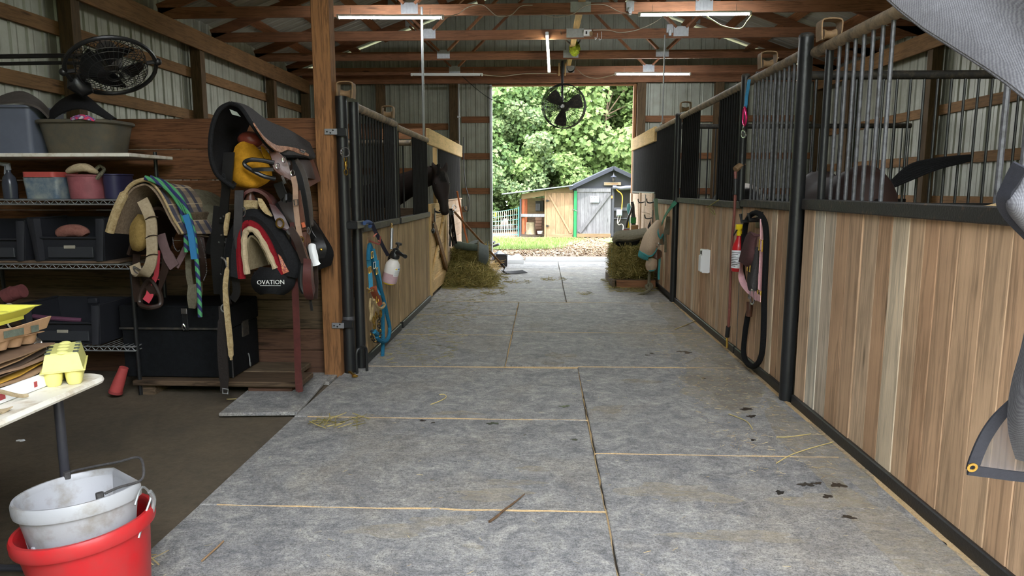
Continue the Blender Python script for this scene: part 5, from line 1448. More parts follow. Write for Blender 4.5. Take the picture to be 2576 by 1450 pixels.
P(t, 'front_board', MB().box(1.09, 1.66, 10.16, 10.2, 0, .12, .004), M['girtx'], smooth=False)
P(t, 'side_board', MB().box(1.03, 1.07, 10.16, 11.3, 0, .12, .004), M['oldboard'], smooth=False)
for k in range(5): P(t, 'slat', MB().box(1.03, 1.66, 10.22 + .21 * k, 10.36 + .21 * k, .102, .122, .003), M['oldboard'], smooth=False)
P(t, 'side_board', MB().box(1.62, 1.66, 10.2, 11.3, 0, .1, .004), M['oldboard'], smooth=False)
# grey saddle cushion on the right bale
rows = [[(1546, 600, 10.55), (1552, 588, 10.6), (1572, 584, 10.75), (1600, 582, 10.9), (1626, 578, 11.0)],
        [(1543, 606, 10.4), (1553, 596, 10.4), (1575, 596, 10.4), (1602, 594, 10.45), (1628, 588, 10.6)],
        [(1546, 612, 10.35), (1556, 606, 10.3), (1578, 607, 10.3), (1604, 603, 10.35), (1628, 595, 10.5)]]
t = thing('saddle_cushion', 'grey green folded cushion lying on the right hay bale', 'cushion', aY(1585, 615, 10.5))
P(t, 'cover', MB().grid(pixpatch(rows, 4, 4), .03), M['canvas'])
rows = [[(1546, 608, 10.42), (1560, 606, 10.4), (1580, 608, 10.4), (1610, 600, 10.45)], [(1550, 614, 10.38), (1563, 618, 10.36), (1584, 618, 10.38), (1606, 608, 10.45)], [(1558, 617, 10.45), (1570, 622, 10.45), (1586, 621, 10.45), (1600, 613, 10.5)]]
P(t, 'underside', MB().grid(pixpatch(rows, 4, 4), .02), M['felt'])
P(t, 'piping', MB().tube(smp([(1546, 610, 10.37), (1556, 607, 10.33), (1578, 609, 10.33), (1604, 604, 10.38), (1627, 594, 10.5)], 4), .008, 6), M['feltgrey'])
# red can, tools and yellow bits behind the cushion
c = aY(1576, 586, 11.6)
t = thing('tin_can', 'red tin with a grey rim standing behind the grey cushion', 'tin', c)
T_ = Matrix.Translation(V((c.x, 11.6, .705)))
P(t, 'body', MB().lathe([(0, 0), (.052, 0), (.052, .085), (0, .085)], 18, T_), M['redplastic'])
P(t, 'rim', MB().lathe([(.054, .08), (.056, .095), (.05, .1), (.046, .09)], 18, T_), M['galv'])
S('rubber_mallet', 'black rubber mallet shaft standing behind the red tin', 'tool', MB().tube(smp([(1573, 586, 11.7), (1580, 550, 11.7), (1586, 535, 11.75), (1590, 520, 11.8)], 4), .018, 8), M['black'])
S('brush', 'black long handled brush with a green band by the gate', 'brush', MB().tube(smp([(1594, 583, 12.0), (1593, 545, 12.1), (1592, 520, 12.1), (1590, 508, 12.1)], 4), [.04] * 5 + [.03] * 5 + [.025] * 3, 10), M['black'])
S('green_cup', 'green cup at the foot of the black brush', 'brush', MB().lathe([(.05, 0), (.05, .1)], 12, Matrix.Translation(aY(1593, 562, 12.05))), plain('green plastic', L(50, 130, 70), .4))
S('dandy_brush', 'teal handled brush standing by the black brush', 'brush', MB().tube(smp([(1583, 587, 11.9), (1583, 560, 11.9), (1583, 540, 11.9), (1582, 525, 11.9), (1582, 512, 11.9)], 4), [.012] * 8 + [.02, .028, .034, .036, .036, .034, .03, .024, .014], 10), plain('teal plastic', L(120, 196, 204), .3))
t = thing('crate', 'low wooden crate behind the right hay bale, under the red tin', 'crate', (1.46, 11.7, 0))
for k in range(4): P(t, 'board', MB().box(1.27, 1.66, 11.3, 11.33, .02 + .17 * k, .18 + .17 * k, .003), M['oldboard'], smooth=False)
P(t, 'top', MB().box(1.27, 1.66, 11.3, 12.2, .68, .70, .003), M['oldboard'], smooth=False)
P(t, 'side', MB().box(1.27, 1.30, 11.33, 12.2, -.01, .68, .003).box(1.63, 1.66, 11.33, 12.2, -.01, .68, .003).box(1.30, 1.63, 12.17, 12.2, -.01, .68, .003), M['oldboard'], smooth=False)
S('jar', 'dull brown tub beside the red tin', 'tub', MB().lathe([(0, 0), (.06, 0), (.065, .13), (.06, .14), (0, .14)], 14, Matrix.Translation(V((aY(1596, 588, 11.9).x, 11.9, .70)))), M['tan'])
S('duster', 'yellow scrap behind the red tin', 'cloth', MB().grid(pixpatch([[(1576, 560, 11.75), (1582, 557, 11.75)], [(1574, 572, 11.75), (1584, 571, 11.72)], [(1573, 586, 11.74), (1585, 586, 11.74)]], 3, 3), .01), M['yellowplastic'])
# boot bundle hanging on the right
t = thing('horse_boot_bundle', 'tan mesh fly mask with teal trim hanging before the right hay bale', 'fly mask', aY(1640, 690, 9.9))
M['tanmesh'] = plain('tan mesh', L(198, 176, 152), .85, 0, .14, 60, .2)
M['teal'] = plain('teal trim', L(74, 160, 164), .7, 0, .2, 40)
rows = [[(1650, 560, 9.9), (1656, 556, 9.85), (1662, 562, 9.9)],
        [(1636, 575, 9.85), (1646, 572, 9.7), (1656, 580, 9.75)],
        [(1622, 595, 9.8), (1638, 598, 9.6), (1656, 605, 9.7)],
        [(1613, 622, 9.8), (1632, 628, 9.55), (1652, 618, 9.65)],
        [(1611, 632, 9.8), (1632, 643, 9.6), (1648, 632, 9.7)]]
P(t, 'mask', MB().grid(pixpatch(rows, 5, 5), .02), M['tanmesh'])
P(t, 'trim', MB().tube(smp([(1611, 632, 9.78), (1622, 640, 9.62), (1632, 645, 9.56), (1642, 642, 9.6), (1650, 630, 9.64), (1653, 615, 9.64)], 5), .012, 6), M['teal'])
rows = [[(1611, 624, 9.8), (1624, 636, 9.65), (1636, 643, 9.6)], [(1607, 640, 9.8), (1618, 648, 9.7), (1630, 652, 9.65)], [(1606, 645, 9.8), (1620, 652, 9.75), (1632, 654, 9.7)]]
P(t, 'nose_fringe', MB().grid(pixpatch(rows, 4, 4), .012), M['teal'])
rows = [[(1657, 560, 9.85), (1662, 562, 9.9), (1667, 580, 9.9)], [(1656, 590, 9.7), (1662, 592, 9.8), (1668, 598, 9.9)], [(1656, 612, 9.7), (1663, 616, 9.8), (1670, 616, 9.9)]]
P(t, 'ear_flap', MB().grid(pixpatch(rows, 4, 4), .015), M['tanmesh'])
P(t, 'ear_trim', MB().tube(smp([(1656, 562, 9.82), (1655, 585, 9.68), (1662, 600, 9.7), (1668, 590, 9.82), (1668, 612, 9.86), (1660, 614, 9.75)], 5), .012, 6), M['teal'])
rows = [[(1629, 655, 9.75), (1640, 652, 9.68), (1650, 654, 9.72)], [(1627, 668, 9.75), (1638, 668, 9.62), (1650, 668, 9.7)], [(1630, 678, 9.75), (1638, 682, 9.66), (1647, 678, 9.72)]]
P(t, 'cheek_pad', MB().grid(pixpatch(rows, 4, 4), .02), M['tanmesh'])
P(t, 'cheek_trim', MB().tube(smp([(1627, 668, 9.72), (1630, 678, 9.72), (1638, 682, 9.62), (1647, 678, 9.68), (1650, 664, 9.68), (1648, 654, 9.7)], 4), .010, 6), M['teal'])
P(t, 'strap', MB().strap(smp([(1650, 500, 10.0), (1651, 525, 9.95), (1653, 548, 9.9), (1655, 560, 9.88)], 5), .05, .005), plain('sage webbing', L(98, 118, 92), .8))
P(t, 'strap', MB().strap(smp([(1700, 508, 8.90), (1685, 525, 8.93), (1672, 545, 9.4), (1664, 565, 9.8)], 5), .05, .005, (0, .3, 1)), plain('green webbing', L(66, 134, 106), .8))
P(t, 'strap', MB().strap(smp([(1660, 630, 9.75), (1659, 660, 9.8), (1657, 690, 9.85), (1657, 704, 9.85)], 5), .03, .005), M['teal'])
P(t, 'buckle', MB().tube([aY(a, b_, 9.6) for a, b_ in ((1650, 612), (1658, 612), (1658, 620), (1650, 620))], .007, 6, True), M['chrome'])
P(t, 'keeper', MB().grid(pixpatch([[(1644, 632, 9.7), (1654, 628, 9.7), (1662, 634, 9.8)], [(1646, 648, 9.7), (1654, 652, 9.68), (1661, 646, 9.8)]], 4, 4), .02), M['leatherbrown'])
S('halter_strap', 'worn grey leather straps hanging behind the fly mask', 'strap', MB().strap(smp([(1684, 545, 9.5), (1680, 570, 9.5), (1676, 590, 9.5)], 4), .08, .006).strap(smp([(1672, 585, 9.48), (1674, 610, 9.48), (1674, 635, 9.48)], 4), .03, .006), M['canvas'])
S('frayed_rope', 'frayed grey rope knotted and hanging to the floor at the right hay bale', 'rope', MB().tube(smp([(1634, 684, 9.8), (1633, 700, 9.78), (1632, 715, 9.75), (1626, 720, 9.7), (1630, 727, 9.65), (1640, 722, 9.7), (1636, 715, 9.75), (1633, 730, 9.6), (1622, 737, 9.55), (1608, 743, 9.58), (1598, 745, 9.65)], 5), .022, 8), M['canvas'])
t = thing('hanging_tools', 'black straps and tools hung on the gate hooks behind the fly mask', 'straps', aY(1640, 560, 11.0))
for k, pts in enumerate(([(1643, 520, 11.0), (1645, 545, 10.98), (1640, 570, 10.95), (1634, 580, 10.9)], [(1640, 545, 11.05), (1638, 560, 11.0), (1633, 572, 10.95), (1636, 580, 10.95)], [(1646, 490, 11.0), (1647, 515, 10.98), (1646, 540, 10.98)])):
    P(t, 'strap', MB().strap(smp(pts, 4), .05, .008), M['leatherblack'])
# left: manure fork, broom handle, bridle, quilted blanket
hb_ = aZ(1268, 672, .10); tp = aX(1140, 530, -1.425)
t = thing('manure_fork', 'black tined manure fork with a wooden handle leaning on the left gate boards', 'fork', aZ(1285, 690))
P(t, 'handle', MB().tube([tp, tp.lerp(hb_, .5), hb_], .018, 10), wood('dark ash handle', [L(132, 96, 60), L(120, 86, 54)], 'y', contrast=.2, knots=False))
dv = (hb_ - tp).normalized(); base_ = aZ(1268, 684, .03)
P(t, 'socket', MB().tube([hb_ - dv * .10, hb_ + dv * .03, base_], [.022, .024, .02], 10), M['black'])
e0, e1 = aZ(1262, 690, .02), aZ(1283, 690, .03)
mb = MB(); rr0 = aZ(1305, 692, .02)
fwd = V((.36, .10, -.0)); sd_ = V((-.10, .36, 0)).normalized()
o0 = base_ + V((0, 0, -.005))
P(t, 'crossbar', MB().tube([o0 - sd_ * .17, o0 + sd_ * .17], .013, 8), M['black'])
mb = MB()
for k in range(11):
    q = o0 + sd_ * (-.17 + .034 * k)
    mb.tube(sm([q, q + fwd * .4 + V((0, 0, -.014)), q + fwd * 1.0 + V((0, 0, .0))], 3), .006, 6)
P(t, 'tines', mb, M['black'])
pt_ = aX(1150, 482, -1.43); pb_ = V((-1.30, 12.75, .02))
t = thing('broom', 'orange brown broom handle leaning on the far left boards', 'broom', pb_)
P(t, 'handle', MB().tube([pt_, pt_.lerp(pb_, .5), pb_ + V((0, 0, .14))], .016, 8), wood('orange handle', [L(190, 112, 62), L(180, 104, 58)], 'z', contrast=.15, knots=False))
P(t, 'head', MB().box(pb_.x - .05, pb_.x + .05, pb_.y - .17, pb_.y + .17, .08, .15, .01), M['oldboard'])
P(t, 'bristles', MB().box(pb_.x - .04, pb_.x + .04, pb_.y - .16, pb_.y + .16, -.012, .08, .01), M['hay'], kind='stuff')
t = thing('bridle', 'bundle of black bridle straps hung from a wire hook on the left gate', 'bridle', aX(1150, 680, -1.38))
def lx(pts, x, n=6, closed=False): return [aX(a, b_, x) for a, b_ in sm(pts, n, closed)]
P(t, 'hook', MB().tube(lx([(1134, 530), (1138, 522), (1141, 516), (1147, 520), (1146, 528), (1140, 534), (1141, 540)], -1.41, 4), .007, 6), M['conduit'])
for k, (pts, w_) in enumerate(([[(1134, 525), (1136, 545), (1138, 570), (1142, 600), (1146, 620)], .05], [[(1132, 530), (1132, 560), (1133, 590), (1132, 620)], .03], [[(1138, 530), (1139, 560), (1144, 590), (1143, 618)], .03],
                               [[(1137, 540), (1142, 580), (1147, 612), (1154, 635), (1160, 655), (1165, 668), (1166, 680)], .045], [[(1131, 540), (1135, 565), (1131, 585), (1137, 602), (1139, 620)], .025])):
    P(t, 'strap', MB().strap(lx(pts, -1.40 + .012 * k), w_, .006, (1, .1, 0)), M['leatherblack'])
for (px, py) in ((1136, 570), (1132, 585), (1141, 590)):
    c = aX(px, py, -1.37); P(t, 'buckle', MB().tube([c + V((0, .03 * a, .03 * b_)) for a, b_ in ((-1, -1), (1, -1), (1, 1), (-1, 1))], .006, 6, True), M['black'])
t = thing('quilted_blanket', 'grey green quilted blanket roll lying over the left hay bale', 'blanket', aY(1190, 650, 11.0))
P(t, 'roll', MB().tube(smp([(1146, 617, 11.0), (1158, 618, 10.98), (1175, 621, 10.98), (1192, 623, 10.98), (1203, 624, 11.0)], 4), [.05, .055, .06, .062, .062, .062, .06, .06, .06, .06, .06, .058, .058, .056, .056, .055, .05], 12), plain('grey green canvas', L(88, 98, 88), .85, 0, .25, 20, .3))
M['quilt'] = plain('quilted grey cloth', L(112, 120, 120), .85, 0, .2, 24, .2)
g = []
for i in range(9):
    row = []
    for j in range(9):
        u, v = i / 8, j / 8
        px = 1203 + 27 * math.sin(u * PI * .62) * (1 - .25 * (v - .5) ** 2) * (1.0); py = 607 + 50 * v ** 1.0 + 10 * math.sin(PI * u)
        if v > .75: px -= (v - .75) * 22 * u
        row.append(aY(px, py, 10.93 + .22 * u - .10 * math.sin(PI * v) + .012 * ((i + j) % 2)))
    g.append(row)
P(t, 'quilted_end', MB().grid(g, .02), M['quilt'])
P(t, 'binding', MB().tube([aY(1203, 607 + 50 * k / 10, 10.92 - .1 * math.sin(PI * k / 10)) for k in range(11)], .012, 6), M['canvas'])
rows = [[(1177, 615, 11.1), (1190, 608, 11.15), (1204, 606, 11.1)], [(1180, 619, 10.98), (1192, 616, 11.0), (1203, 613, 10.95)]]
P(t, 'flap', MB().grid(pixpatch(rows, 4, 4), .015), M['quilt'])
# box and tarp at the far opening, black handles outside
p = aZ(1259, 671)
t = thing('storage_box', 'dark grey open box by the left jamb of the far opening', 'box', p)
mb = MB().box(p.x - .12, p.x + .12, p.y, p.y + .3, -.01, .012, .003).box(p.x - .12, p.x - .105, p.y, p.y + .3, 0, .2, .003).box(p.x + .105, p.x + .12, p.y, p.y + .3, 0, .2, .003).box(p.x - .12, p.x + .12, p.y, p.y + .012, 0, .2, .003).box(p.x - .12, p.x + .12, p.y + .288, p.y + .3, 0, .2, .003)
P(t, 'case', mb, plain('charcoal box', L(70, 68, 74), .6, 0, .2, 6), smooth=False)
P(t, 'rim', MB().tube([(p.x - .12, p.y, .2), (p.x + .12, p.y, .2), (p.x + .12, p.y + .3, .2), (p.x - .12, p.y + .3, .2)], .008, 6, True), M['feltgrey'])
rows = [[(1240, 643, 14.4), (1256, 632, 14.6), (1270, 640, 14.5), (1290, 645, 14.6), (1305, 640, 14.7), (1318, 655, 14.7)],
        [(1239, 652, 14.2), (1252, 641, 14.2), (1264, 652, 14.1), (1284, 652, 14.3), (1305, 648, 14.5), (1330, 660, 14.6)],
        [(1236, 656, 14.1), (1250, 654, 14.0), (1268, 645, 13.95), (1280, 662, 14.1), (1310, 658, 14.3), (1335, 664, 14.4)]]
S('tarp', 'crumpled silver grey tarp lying over the dark box at the far opening', 'tarp', MB().grid(pixpatch(rows, 4, 4), .012), plain('silver tarp', L(128, 132, 146), .35, .2, .45, 9, .2))
t = thing('barrow_handles', 'two black handle ends sticking out beyond the left jamb', 'handles', aY(1245, 625, 15.6))
for a_, b_ in (((1225, 620), (1244, 609)), ((1225, 625), (1256, 614))):
    P(t, 'handle', MB().tube([aY(*a_, 15.7), aY(*b_, 15.5)], .03, 10), M['black'])
P(t, 'leg', MB().tube([aY(1225, 620, 15.7), aY(1222, 650, 15.8)], .025, 8), M['black'])
# loose hay and straw on the floor
def loose(name, label, n, box, mat, ln, flat=.06):
    o = many(name, STRAW, STRAWF, n, straw_place(box, flat, ln), M[mat]); o['label'] = label; o['category'] = 'straw'
loose('loose_straw', 'chaff and straw bits strewn over the aisle mats', 650, (-1.5, 1.6, 2.2, 10, .004, .010), 'strawblade', (.008, .035))
loose('loose_hay', 'dark hay strewn along the left stall fronts', 700, (-1.42, -.75, 5.6, 10.4, .004, .014), 'hayblade', (.02, .1))
loose('loose_hay', 'hay strewn round the heap by the left hay bale', 700, (-1.45, -.55, 9.9, 11.8, .004, .02), 'hayblade', (.04, .16))
loose('loose_hay', 'hay strewn before the pallet of the right hay bale', 800, (.95, 1.65, 9.75, 11.2, .004, .03), 'hayblade', (.04, .16))
loose('loose_straw', 'bright straw heap behind the left bale at the jamb', 700, (-1.3, -.75, 11.9, 13.2, .0, .12), 'strawblade', (.06, .2), .5)
loose('loose_straw', 'sawdust coloured straw along the right stall rail', 900, (1.0, 1.66, 3.4, 7.2, .004, .010), 'strawblade', (.012, .045))
for k, (px, py, n, r_) in enumerate(((850, 1066, 60, .09), (1300, 712, 60, .12), (1470, 741, 30, .06), (1390, 705, 60, .12), (1240, 740, 60, .1), (320, 1425, 14, .06))):
    p = aZ(px, py)
    loose('straw_tuft', ['small tuft of hay on the near left mat', 'tuft of hay near the manure fork', 'tuft of hay on the mid aisle seam', 'scattered hay tuft near the far seam', 'scattered hay tuft on the mid left mats', 'a few pale stalks on the nearest mat beside the red bucket'][k], n, (p.x - r_ * 1.6, p.x + r_ * 1.6, p.y - r_, p.y + r_, .004, .03), 'hayblade' if k != 5 else 'strawblade', (.05, .14), .2)
def stalk(label, pts, r=.003, name='straw_stalk', mat='straw', group='long straw stalks on the mats'):
    S(name, label, 'straw', MB().tube([aZ(a, b_, .006) for a, b_ in sm(pts, 5)], r, 5), M[mat], group)
stalk('long pale stalk on the mat before the right stall front, near the wet spots', [(1953, 1166), (1990, 1145), (2040, 1128), (2095, 1113)])
stalk('pale stalk lying left of the wet spots', [(1833, 1042), (1855, 1050), (1880, 1062), (1893, 1080)])
stalk('pale short stalk on the second right mat', [(1953, 1100), (1980, 1100), (2012, 1096), (2040, 1092)])
stalk('curled pale stalk on the near left mat', [(1083, 1018), (1105, 1010), (1122, 1000), (1118, 993), (1105, 993)])
stalk('long pale stalk on the dirt beside the trunk', [(570, 1005), (610, 1003), (650, 995), (690, 985), (712, 978)])
stalk('pale stalk leaning on the right rail', [(1697, 829), (1730, 816), (1763, 801)], .004)
t = thing('twig', 'bent brown twig lying over the nearest mat joint', 'twig', aZ(1275, 1275))
P(t, 'stem', MB().tube([aZ(a, b_, .010) for a, b_ in sm([(1231, 1313), (1250, 1300), (1268, 1284), (1290, 1268), (1305, 1256), (1320, 1243)], 4)], [.006, .006, .0055, .006, .0065, .0055, .005, .006, .005, .005, .0045, .005, .0045, .004, .004, .0035, .004, .003, .003, .0025, .002], 7), plain('twig bark', L(110, 84, 60), .9, 0, .4, 40, .4))
P(t, 'side_shoot', MB().tube([aZ(1290, 1268, .010), aZ(1294, 1262, .014)], .002, 5), M['bark'])
S('twig', 'thin straw coloured twig on the nearest mat by the red bucket', 'twig', MB().tube([aZ(a, b_, .008) for a, b_ in sm([(508, 1412), (530, 1392), (548, 1376), (562, 1362)], 4)], .004, 6), M['tan'])
# ================================================================ LEFT STALL DOOR: SPRAY BOTTLE, HALTERS
xl = -1.41
c = aX(978, 712, -1.385); ax_ = (aY(991, 655, c.y - .02) - aY(978, 712, c.y)).normalized()
R_ = Matrix.Translation(c) @ ax_.to_track_quat('Z', 'Y').to_matrix().to_4x4()
t = thing('pump_sprayer', 'white pump spray bottle with a black head hung on the left stall door', 'spray bottle', c)
P(t, 'bottle', MB().lathe([(.0, .0), (.05, .0), (.066, .015), (.068, .03), (.068, .15), (.062, .185), (.04, .215), (.034, .22), (.034, .245), (0, .245)], 24, R_), plain('milky plastic', L(218, 212, 208), .35, 0, .05, 5))
P(t, 'liquid_band', MB().lathe([(.0665, .012), (.069, .03), (.069, .10)], 24, R_), plain('milky plastic over pink liquid', L(190, 158, 164), .35, 0, .15, 10))
P(t, 'foot', MB().lathe([(0, -.008), (.045, -.008), (.055, .0), (.055, .008)], 24, R_), M['yellowplastic'])
hd_ = P(t, 'pump_head', MB().lathe([(0, .235), (.040, .235), (.044, .245), (.044, .275), (.036, .29), (.03, .32), (.012, .33), (0, .33)], 20, R_), M['black'])
hc = R_ @ V((0, 0, .29))
P(hd_, 'spout', MB().tube([hc, hc + V((.05, -.06, -.005)), hc + V((.10, -.12, -.02))], [.024, .02, .012], 10).tube([hc + V((.10, -.12, -.02)), hc + V((.115, -.14, -.024))], .018, 10), M['black'])
P(hd_, 'lever', MB().tube(sm([hc, hc + V((-.04, .06, .0)), hc + V((-.075, .09, -.05)), hc + V((-.085, .10, -.08))], 3), .014, 8), M['black'])
P(hd_, 'plunger', MB().tube([R_ @ V((.012, 0, .32)), R_ @ V((.02, 0, .365))], .012, 10).lathe([(0, .36), (.03, .362), (.028, .378), (0, .38)], 14, R_ @ Matrix.Translation((.02, 0, 0))), M['black'])
lb = P(t, 'label', MB().lathe([(.0692, .085), (.0692, .165)], 12, R_, PI * 1.28, PI * 1.72), M['white'])
for k, cc in enumerate((L(232, 196, 60), L(60, 110, 190), L(60, 110, 190))):
    a0 = PI * (1.31 + .135 * k); P(lb, 'symbol', MB().lathe([(.0697, .146), (.0697, .16)], 5, R_, a0, a0 + PI * .10), plain('label ink', cc, .5))
mb = MB()
for k in range(6): mb.lathe([(.0697, .094 + k * .008), (.0697, .0965 + k * .008)], 10, R_, PI * 1.3, PI * (1.69 - .06 * ((k * 5) % 3)))
P(lb, 'print', mb, plain('label print', L(150, 140, 130), .6), kind='stuff')
P(t, 'hanging_strap', MB().strap(lx([(935, 562), (943, 580), (955, 603), (966, 625), (976, 643)], -1.395), .032, .005, (.8, .5, .2)), plain('navy strap', L(44, 46, 66), .7))
t = thing('bolt_stay', 'grey metal stay on a ring above the pump spray bottle', 'stay', aX(985, 630, -1.42))
P(t, 'bar', MB().tube(lx([(986, 575), (985, 600), (984, 628)], -1.425, 3), .015, 10), M['conduit'])
P(t, 'ring', MB().tube(lx([(984, 562), (987, 566), (987, 573), (984, 571)], -1.425, 4, True), .005, 6, True), M['brass'])
S('strap_knot', 'blue strap end tied round the left door sill', 'strap', MB().tube(lx([(916, 562), (925, 558), (934, 563), (930, 570)], -1.41, 4), .016, 8), plain('faded blue strap', L(60, 84, 130), .8))
zx = lambda pts: [(800 + a * .2896, 540 + b_ * .2896) for a, b_ in pts]
M['bluerope'] = fibre('blue rope', [L(28, 92, 124), L(62, 144, 182)], 140, .8)
t = thing('lead_rope', 'blue lead rope hanging in loops on the left stall door', 'rope', aX(985, 915, xl))
P(t, 'rope', MB().tube(lx(zx([(437, 400), (440, 320), (448, 265), (460, 290), (470, 400), (500, 500), (535, 610), (560, 700), (585, 800), (605, 900), (622, 980), (615, 1060), (590, 1100), (555, 1105), (525, 1085), (510, 1060)]), xl + .035, 5), .017, 8), M['bluerope'])
P(t, 'tail', MB().tube(lx(zx([(562, 780), (563, 900), (564, 1050), (562, 1180), (562, 1240), (585, 1275), (615, 1300), (648, 1305)]), xl + .02, 5), .017, 8), M['bluerope'])
P(t, 'knot', MB().ball(aX(*zx([(563, 1245)])[0], xl + .02), .026, 10, 8), M['bluerope'])
P(t, 'end_wrap', MB().tube(lx(zx([(485, 1015), (500, 1030), (512, 1040)]), xl + .035, 4), .022, 8), M['bluerope'])
c = aX(*zx([(490, 975)])[0], xl + .035)
P(t, 'snap', MB().tube([c + V((0, .022 * math.cos(a), .035 * math.sin(a))) for a in [2 * PI * k / 14 for k in range(14)]], .007, 6, True).tube(lx(zx([(508, 1045), (520, 1075)]), xl + .035, 3), .010, 8), M['brass'])
t = thing('halter', 'blue web halter with a leather crown piece behind the blue lead rope', 'halter', aX(960, 860, xl))
M['blueweb'] = plain('blue webbing', L(58, 138, 172), .8, 0, .2, 60)
for pts, w_ in (([(447, 262), (438, 340), (440, 420), (445, 455)], .035), ([(450, 505), (455, 570), (458, 640)], .035), ([(478, 300), (498, 390), (505, 480)], .03), ([(508, 400), (520, 490), (535, 580), (548, 680)], .035), ([(520, 560), (526, 640), (528, 700)], .03)):
    P(t, 'strap', MB().strap(lx(zx(pts), xl + .012), w_, .005, (.8, .6, 0)), M['blueweb'])
P(t, 'crown_piece', MB().strap(lx(zx([(478, 625), (485, 665), (505, 710), (520, 750), (530, 790)]), xl + .045),   .055, .008, (.8, .6, 0)), plain('chestnut leather', L(150, 78, 54), .45, 0, .2, 12))
for px, py in ((515, 735), (490, 440), (470, 350), (450, 480), (512, 490)):
    c = aX(*zx([(px, py)])[0], xl + .055)
    P(t, 'buckle', MB().tube([c + V((0, .028 * a, .025 * b_)) for a, b_ in ((-1, -1), (1, -1), (1, 1), (-1, 1))], .005, 6, True), M['brass' if px != 490 else 'chrome'])
for q in ([(430, 640), (470, 665), (505, 650)], [(440, 675), (470, 655), (500, 640)]):
    P(t, 'hardware', MB().tube(lx(zx(q), xl + .05, 4), .007, 6), M['brass'])
t = thing('rope_halter', 'cream rope halter with brass rings under the blue web halter', 'halter', aX(945, 800, xl))
P(t, 'rope', MB().tube(lx(zx([(455, 730), (450, 800), (460, 860), (455, 910), (465, 920), (470, 860), (475, 780)]), xl + .02, 5), .010, 7), M['fleece'])
P(t, 'noseband', MB().tube(lx(zx([(485, 740), (505, 785), (530, 815), (560, 810), (578, 785), (570, 770)]), xl + .06, 5), .011, 7), M['fleece'])
for px, py, r_ in ((505, 880, .03), (545, 860, .028), (485, 920, .03)):
    c = aX(*zx([(px, py)])[0], xl + .05)
    P(t, 'ring', MB().tube([c + V((0, r_ * math.cos(a), r_ * 1.1 * math.sin(a))) for a in [2 * PI * k / 16 for k in range(16)]], .006, 6, True), M['brass'])
t = thing('lead_chain', 'black dog chain loops hanging at the bottom of the halter bundle', 'chain', aX(945, 858, xl))
for k, q in enumerate(([(535, 880), (530, 960), (540, 1040), (530, 1080)], [(470, 1010), (470, 1060), (490, 1105), (515, 1112), (530, 1080)])):
    pts = lx(zx(q), xl + .02, 4)
    for i in range(len(pts) - 1):
        a_, b_ = pts[i], pts[i + 1]; mid = (a_ + b_) / 2; d = (b_ - a_) * .62; w_ = V((0, .013, 0)) if i % 2 else V((.013, 0, 0))
        P(t, 'link', MB().tube([mid + d * math.cos(u) + w_ * math.sin(u) for u in [2 * PI * j / 10 for j in range(10)]], .0045, 5, True), M['brass' if (i + k) % 3 == 0 else 'black'])
c = aX(926, 604, XL)
t = thing('wall_hook', 'small rusty hook on the left stall door carrying the halters', 'hook', c)
P(t, 'plate', MB().box(c.x, c.x + .01, c.y - .05, c.y + .05, c.z - .03, c.z + .03, .003), M['tan'], smooth=False)
P(t, 'prong', MB().tube(sm([c + V((0, 0, 0)), c + V((.07, 0, -.03)), c + V((.10, 0, -.03)), c + V((.105, 0, .03))], 3), .006, 6), plain('dull red', L(130, 60, 54), .6))
P(t, 'cord', MB().tube(sm([c + V((.06, -.05, .03)), c + V((.08, .0, .06)), c + V((.06, .06, .03)), c + V((.07, .1, -.02))], 4), .006, 6), plain('pink cord', L(210, 120, 110), .7))
c = aZ(885, 940, .01)
t = thing('door_pin', 'brass chain and pin lying at the foot of the left pipe post', 'pin', c)
P(t, 'pin', MB().tube([aZ(876, 935, .012), aZ(884, 938, .012), aZ(893, 946, .012)], .012, 8), M['brass'])
P(t, 'ring', MB().tube([aZ(893, 947, .012) + V((.02 * math.cos(a), .02 * math.sin(a), 0)) for a in [2 * PI * k / 12 for k in range(12)]], .005, 6, True), M['brass'])
# ================================================================ TACK CORNER
PY = 5.35
t = bpy.data.objects.new('wall_middle', None); COL.objects.link(t); t['kind'] = 'structure'
zs_ = [1.985, 1.752, 1.517, 1.283, 1.046, .812, .578, .345, .172, -.02]
for k in range(9):
    mt = 'cedar' if k < 5 else ('oldboard' if k < 7 else 'oldboard2')
    P(t, 'plank', MB().box(WL + .22, -1.70, PY, PY + .038, zs_[k + 1] + .002, zs_[k] - .002, .004), M[mt], smooth=False)
mb = MB()
for k in range(5): mb.box(-3.35 + .0, -3.31, PY + .04, PY + .13, -.02, 1.95).box(-2.4, -2.36, PY + .04, PY + .13, -.02, 1.95)
P(t, 'stud', mb, M['post'], smooth=False)
